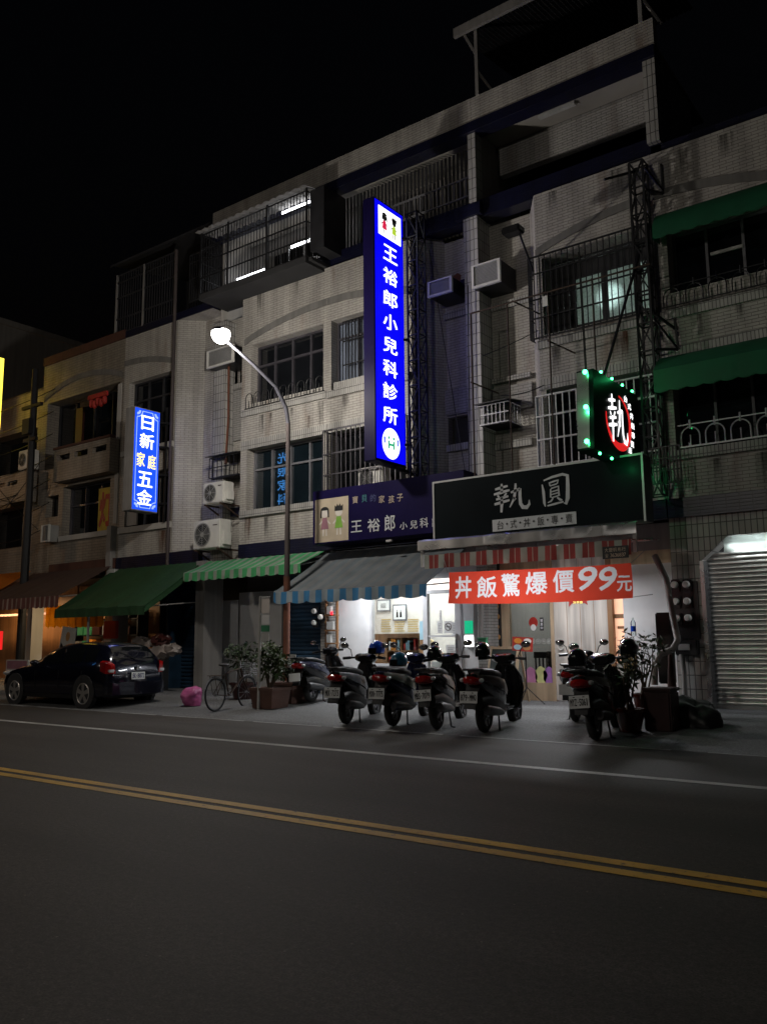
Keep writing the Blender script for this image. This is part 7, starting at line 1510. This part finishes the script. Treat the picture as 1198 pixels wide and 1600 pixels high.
# ------------------------------------------------------------------ bicycle, bag, post, plants
def bicycle():
    a = PZ(336, 1113, 0.03); b_ = PZ(372, 1107, 0.05); d = (b_-a); L = d.length; k = 1.02
    ang = math.atan2(d.y, d.x); t = thing('bicycle', 'old bicycle leaning by the white post with its front wheel turned', 'bicycle', (a.x, a.y, gz(a.y)), ang)
    W = 1.02; r = 0.32
    B = lambda mb, n_, m, par=t: mb.build(n_, m, par, world=False, smooth=True)
    for x in (0.0, W):
        w = B(MB().torus((x, 0, r), r-0.018, 0.018, 'y', 36, 6), 'wheel', 'rubber'); m = MB().torus((x, 0, r), r-0.04, 0.008, 'y', 36, 5)
        for i in range(14): an = i*math.pi/7; m.tube([(x, 0.015*(-1)**i, r), (x+(r-0.04)*math.cos(an), 0, r+(r-0.04)*math.sin(an))], 0.0025, 4)
        m.lathe([(0.022, -0.04), (0.022, 0.04)], (x, 0, r), 'y', 10); B(m, 'rim', 'frame_grey', w)
        B(MB().tube([(x+(r+0.02)*math.cos(an_), 0, r+(r+0.02)*math.sin(an_)) for an_ in [R(20+14*i) for i in range(11)]], 0.014, 6), 'mudguard', 'frame_grey')
    m = MB(); bb = (0.42, 0, 0.28); se = (0.30, 0, 0.72); hd = (0.80, 0, 0.80); hb = (0.86, 0, 0.62)
    for p, q, rr in ((bb, se, 0.016), (bb, hb, 0.019), (se, hd, 0.014), (hd, hb, 0.02), (bb, (0, 0.05, r), 0.01), (bb, (0, -0.05, r), 0.01), (se, (0, 0.05, r), 0.009), (se, (0, -0.05, r), 0.009), (hb, (W, 0.05, r), 0.012), (hb, (W, -0.05, r), 0.012)): m.tube([p, q], rr, 8)
    B(m, 'frame', 'iron_rust'); B(MB().tube([se, (0.27, 0, 0.86)], 0.013, 8), 'seat_post', 'steel'); B(MB().ell((0.25, 0, 0.885), (0.14, 0.085, 0.035), 14, 8), 'saddle', 'vinyl')
    B(MB().tube([hd, (0.77, 0, 0.95)], 0.014, 8).tube([(0.62, 0.28, 1.0), (0.72, 0.24, 1.0), (0.79, 0.1, 0.96), (0.79, -0.1, 0.96), (0.72, -0.24, 1.0), (0.62, -0.28, 1.0)], 0.012, 8), 'handlebar', 'chrome')
    m = MB(); x0, x1, z0, z1 = 0.92, 1.16, 0.66, 0.90
    for i in range(7):
        f = i/6
        for z in (z0+(z1-z0)*f,): m.tube([(x0, -0.13, z), (x1, -0.15, z), (x1, 0.15, z), (x0, 0.13, z)], 0.004, 4, closed=True)
        m.tube([(x1, -0.15+0.3*f, z0), (x1, -0.15+0.3*f, z1)], 0.004, 4); m.tube([(x0+(x1-x0)*f, -0.14, z0), (x0+(x1-x0)*f, -0.14, z1)], 0.004, 4); m.tube([(x0+(x1-x0)*f, 0.14, z0), (x0+(x1-x0)*f, 0.14, z1)], 0.004, 4)
    B(m, 'basket', 'frame_grey'); B(MB().torus((0.42, 0.05, 0.28), 0.085, 0.01, 'y', 20, 5).tube([(0.42, 0.06, 0.28), (0.54, 0.07, 0.20)], 0.01, 6).tube([(0.42, -0.06, 0.28), (0.30, -0.07, 0.36)], 0.01, 6), 'crank', 'frame_grey')
    B(MB().rbox(-0.18, 0.22, -0.07, 0.07, 0.68, 0.69, 0.004).tube([(-0.1, 0.06, 0.68), (0, 0.06, r)], 0.006, 5).tube([(-0.1, -0.06, 0.68), (0, -0.06, r)], 0.006, 5), 'luggage_rack', 'iron_rust')
bicycle()
_rg = random.Random(21); p = PZ(299, 1104, 0.06); mb = MB().ell((p.x, p.y, gz(p.y)+0.17), (0.24, 0.2, 0.24), 36, 24); mb.v = [V((p.x, p.y, gz(p.y)+0.17))+(q-V((p.x, p.y, gz(p.y)+0.17)))*(1+0.28*mnoise.noise(q*5.0)+0.10*mnoise.noise(q*12)) for q in mb.v]; mb.v = [V((q.x, q.y, max(gz(p.y)+0.005, q.z))) for q in mb.v]
t = thing('rubbish_bag', 'crumpled pink plastic rubbish bag beside the bicycle', 'rubbish bag', (p.x, p.y, gz(p.y))); mb.build('bag', 'pink_plastic', t, smooth=True)
# white post with hanging sheets
p = PZ(404, 1108, 0.08); py_ = p.y; zt_ = P(407, 932, py_).z
t = thing('sign_post', 'thin white post with white, green and grey sheets hung from it', 'sign post', (p.x, py_, gz(py_))); MB().tube([(p.x, py_, gz(py_)), (p.x+0.02, py_, zt_)], 0.03, 10).build('post', 'pipe_white', t)
for (z0p, z1p, mm, n_) in ((958, 935, 'wall_cream', 'top_sheet'), (976, 961, 'paper_white', 'middle_sheet'), (987, 977, 'green_paint', 'green_sheet'), (1002, 989, 'pipe_white', 'lower_sheet')):
    MB().rbox(p.x+0.05, p.x+0.27, py_-0.008, py_+0.008, P(415, z0p, py_).z, P(415, z1p, py_).z, 0.004).build(n_, mm, t)
MB().tube([(p.x+0.02, py_, zt_-0.02), (p.x+0.28, py_, zt_-0.02)], 0.01, 6).build('crossbar', 'pipe_white', t)
def potted(label, px, py, pot, leaf, h, spread, n, size, seed, potr=0.2, poth=0.3, stems=5, box=None):
    rg = random.Random(seed); p = PZ(px, py, 0.05)
    for _ in range(5): p = PZ(px, py, gz(p.y))
    t = thing('potted_plant', label, 'plant', p, 0, 'potted plants on the pavement')
    if box: MB().add([V((p.x+sx*box[0]*f, p.y+sy*box[1]*f, z)) for f, z in ((0.85, p.z), (1.0, p.z+poth)) for sx, sy in ((-1, -1), (1, -1), (1, 1), (-1, 1))], [(0, 3, 2, 1), (4, 5, 6, 7), (0, 1, 5, 4), (1, 2, 6, 5), (2, 3, 7, 6), (3, 0, 4, 7)]).build('pot', pot, t); MB().box(p.x-box[0]*1.05, p.x+box[0]*1.05, p.y-box[1]*1.05, p.y+box[1]*1.05, p.z+poth+0.002, p.z+poth+0.05).build('rim', pot, t)
    else: MB().lathe([(potr*0.7, 0), (potr, poth*0.85), (potr*1.12, poth*0.86), (potr*1.12, poth), (potr*0.95, poth), (potr*0.9, poth-0.03)], p, 'z', 22).build('pot', pot, t, smooth=True)
    st_ = MB(); lf = MB(); top = p+V((0, 0, poth))
    for i in range(stems):
        a = rg.uniform(0, 6.28); e = top+V((math.cos(a)*spread*rg.uniform(0.2, 0.9), math.sin(a)*spread*rg.uniform(0.2, 0.9), h*rg.uniform(0.55, 1.0))); mid = top+(e-top)*0.5+V((rg.uniform(-0.08, 0.08), rg.uniform(-0.08, 0.08), 0.05))
        st_.tube([top+V((rg.uniform(-.06, .06), rg.uniform(-.06, .06), -0.02)), mid, e], 0.012, 6, radii=[0.016, 0.011, 0.005])
        leaves(lf, e, (spread*0.45, spread*0.45, h*0.22), n//stems, size, rg); leaves(lf, mid, (spread*0.3, spread*0.3, h*0.16), n//(stems*2), size, rg)
    st_.build('stem', 'bark', t); lf.build('foliage', leaf, t)
    return t
potted('bushy dark green plant in a red tub behind the bicycle', 380, 1092, 'dark_red', 'leaf', 0.8, 0.36, 200, 0.14, 1, 0.28, 0.35, 7)
potted('fresh green plant above the terracotta trough right of the white post', 422, 1106, 'terracotta', 'leaf_light', 1.0, 0.26, 260, 0.14, 2, poth=0.34, stems=8, box=(0.30, 0.26))
potted('low dark plant in the second terracotta trough by the lamp pole', 452, 1098, 'terracotta', 'leaf', 0.5, 0.3, 130, 0.12, 3, poth=0.36, stems=5, box=(0.33, 0.28))
potted('glossy red pot with a thin leggy plant right of the brown scooter', 985, 1143, 'terracotta_red', 'leaf', 0.85, 0.36, 130, 0.12, 4, 0.2, 0.32, 8)
potted('taller twiggy plant by the white shop panel', 1008, 1120, 'terracotta_red', 'leaf', 0.9, 0.42, 120, 0.11, 7, 0.18, 0.36, 8)
o = MB().box(P(462, 1060, 13.6).x-0.1, P(462, 1060, 13.6).x+0.13, 13.45, 13.47, 0.55, 1.1).build('notice_sheet', 'grey_plastic'); tag(o, 'grey lettered notice tied low on the lamp pole', 'notice')
t = thing('wooden_chest', 'dark red wooden chest among the clutter at the tiled pier', 'chest', PZ(1028, 1146, 0.06)); p = PZ(1025, 1146, 0.06); MB().rbox(p.x-0.2, p.x+0.18, p.y+0.1, p.y+0.5, gz(p.y), 0.62, 0.02).build('body', 'dark_red', t); MB().rbox(p.x-0.22, p.x+0.2, p.y+0.08, p.y+0.52, 0.622, 0.67, 0.015).build('lid', 'dark_red', t)
mb = MB(); _rg = random.Random(31); q0 = PZ(1072, 1142, 0.06); mb.ell((q0.x, q0.y+0.3, 0.16), (0.42, 0.35, 0.34), 36, 24); c_ = V((q0.x, q0.y+0.3, 0.16)); mb.v = [c_+(q-c_)*(1+0.35*mnoise.noise(q*4)+0.1*mnoise.noise(q*11)) for q in mb.v]; mb.v = [V((q.x, q.y, max(gz(q0.y)+0.004, q.z))) for q in mb.v]; o = mb.build('covered_heap', 'ink', smooth=True); tag(o, 'black plastic covered heap beside the red chest', 'heap')
t = thing('traffic_cone', 'slim red plastic cone behind the dark red chest', 'cone', P(1052, 1120, 13.0)); p = PZ(1052, 1120, 0.13); MB().lathe([(0.16, 0), (0.16, 0.03), (0.1, 0.04), (0.03, 0.95), (0.0, 0.96)], (p.x, p.y, gz(p.y)), 'z', 16).build('cone', 'dark_red', t, smooth=True)
t = thing('water_bottle', 'plastic bottle with a blue label hanging by the white shop panel', 'bottle', P(989, 980, 15.3)); p = P(989, 985, 15.3); MB().lathe([(0.045, 0), (0.048, 0.03), (0.046, 0.24), (0.016, 0.30), (0.016, 0.33)], p-V((0, 0, 0.1)), 'z', 14).build('body', 'clear_glass', t, smooth=True); MB().lathe([(0.05, 0.08), (0.05, 0.18)], p-V((0, 0, 0.1)), 'z', 14).build('label', 'helmet_blue', t)
o = MB().box(P(985, 1060, 13.4).x-0.1, P(985, 1060, 13.4).x+0.12, 13.38, 13.4, 0.85, 1.2).build('hung_bag', 'paper_yellow'); tag(o, 'small yellowish bag hung among the plants', 'bag')
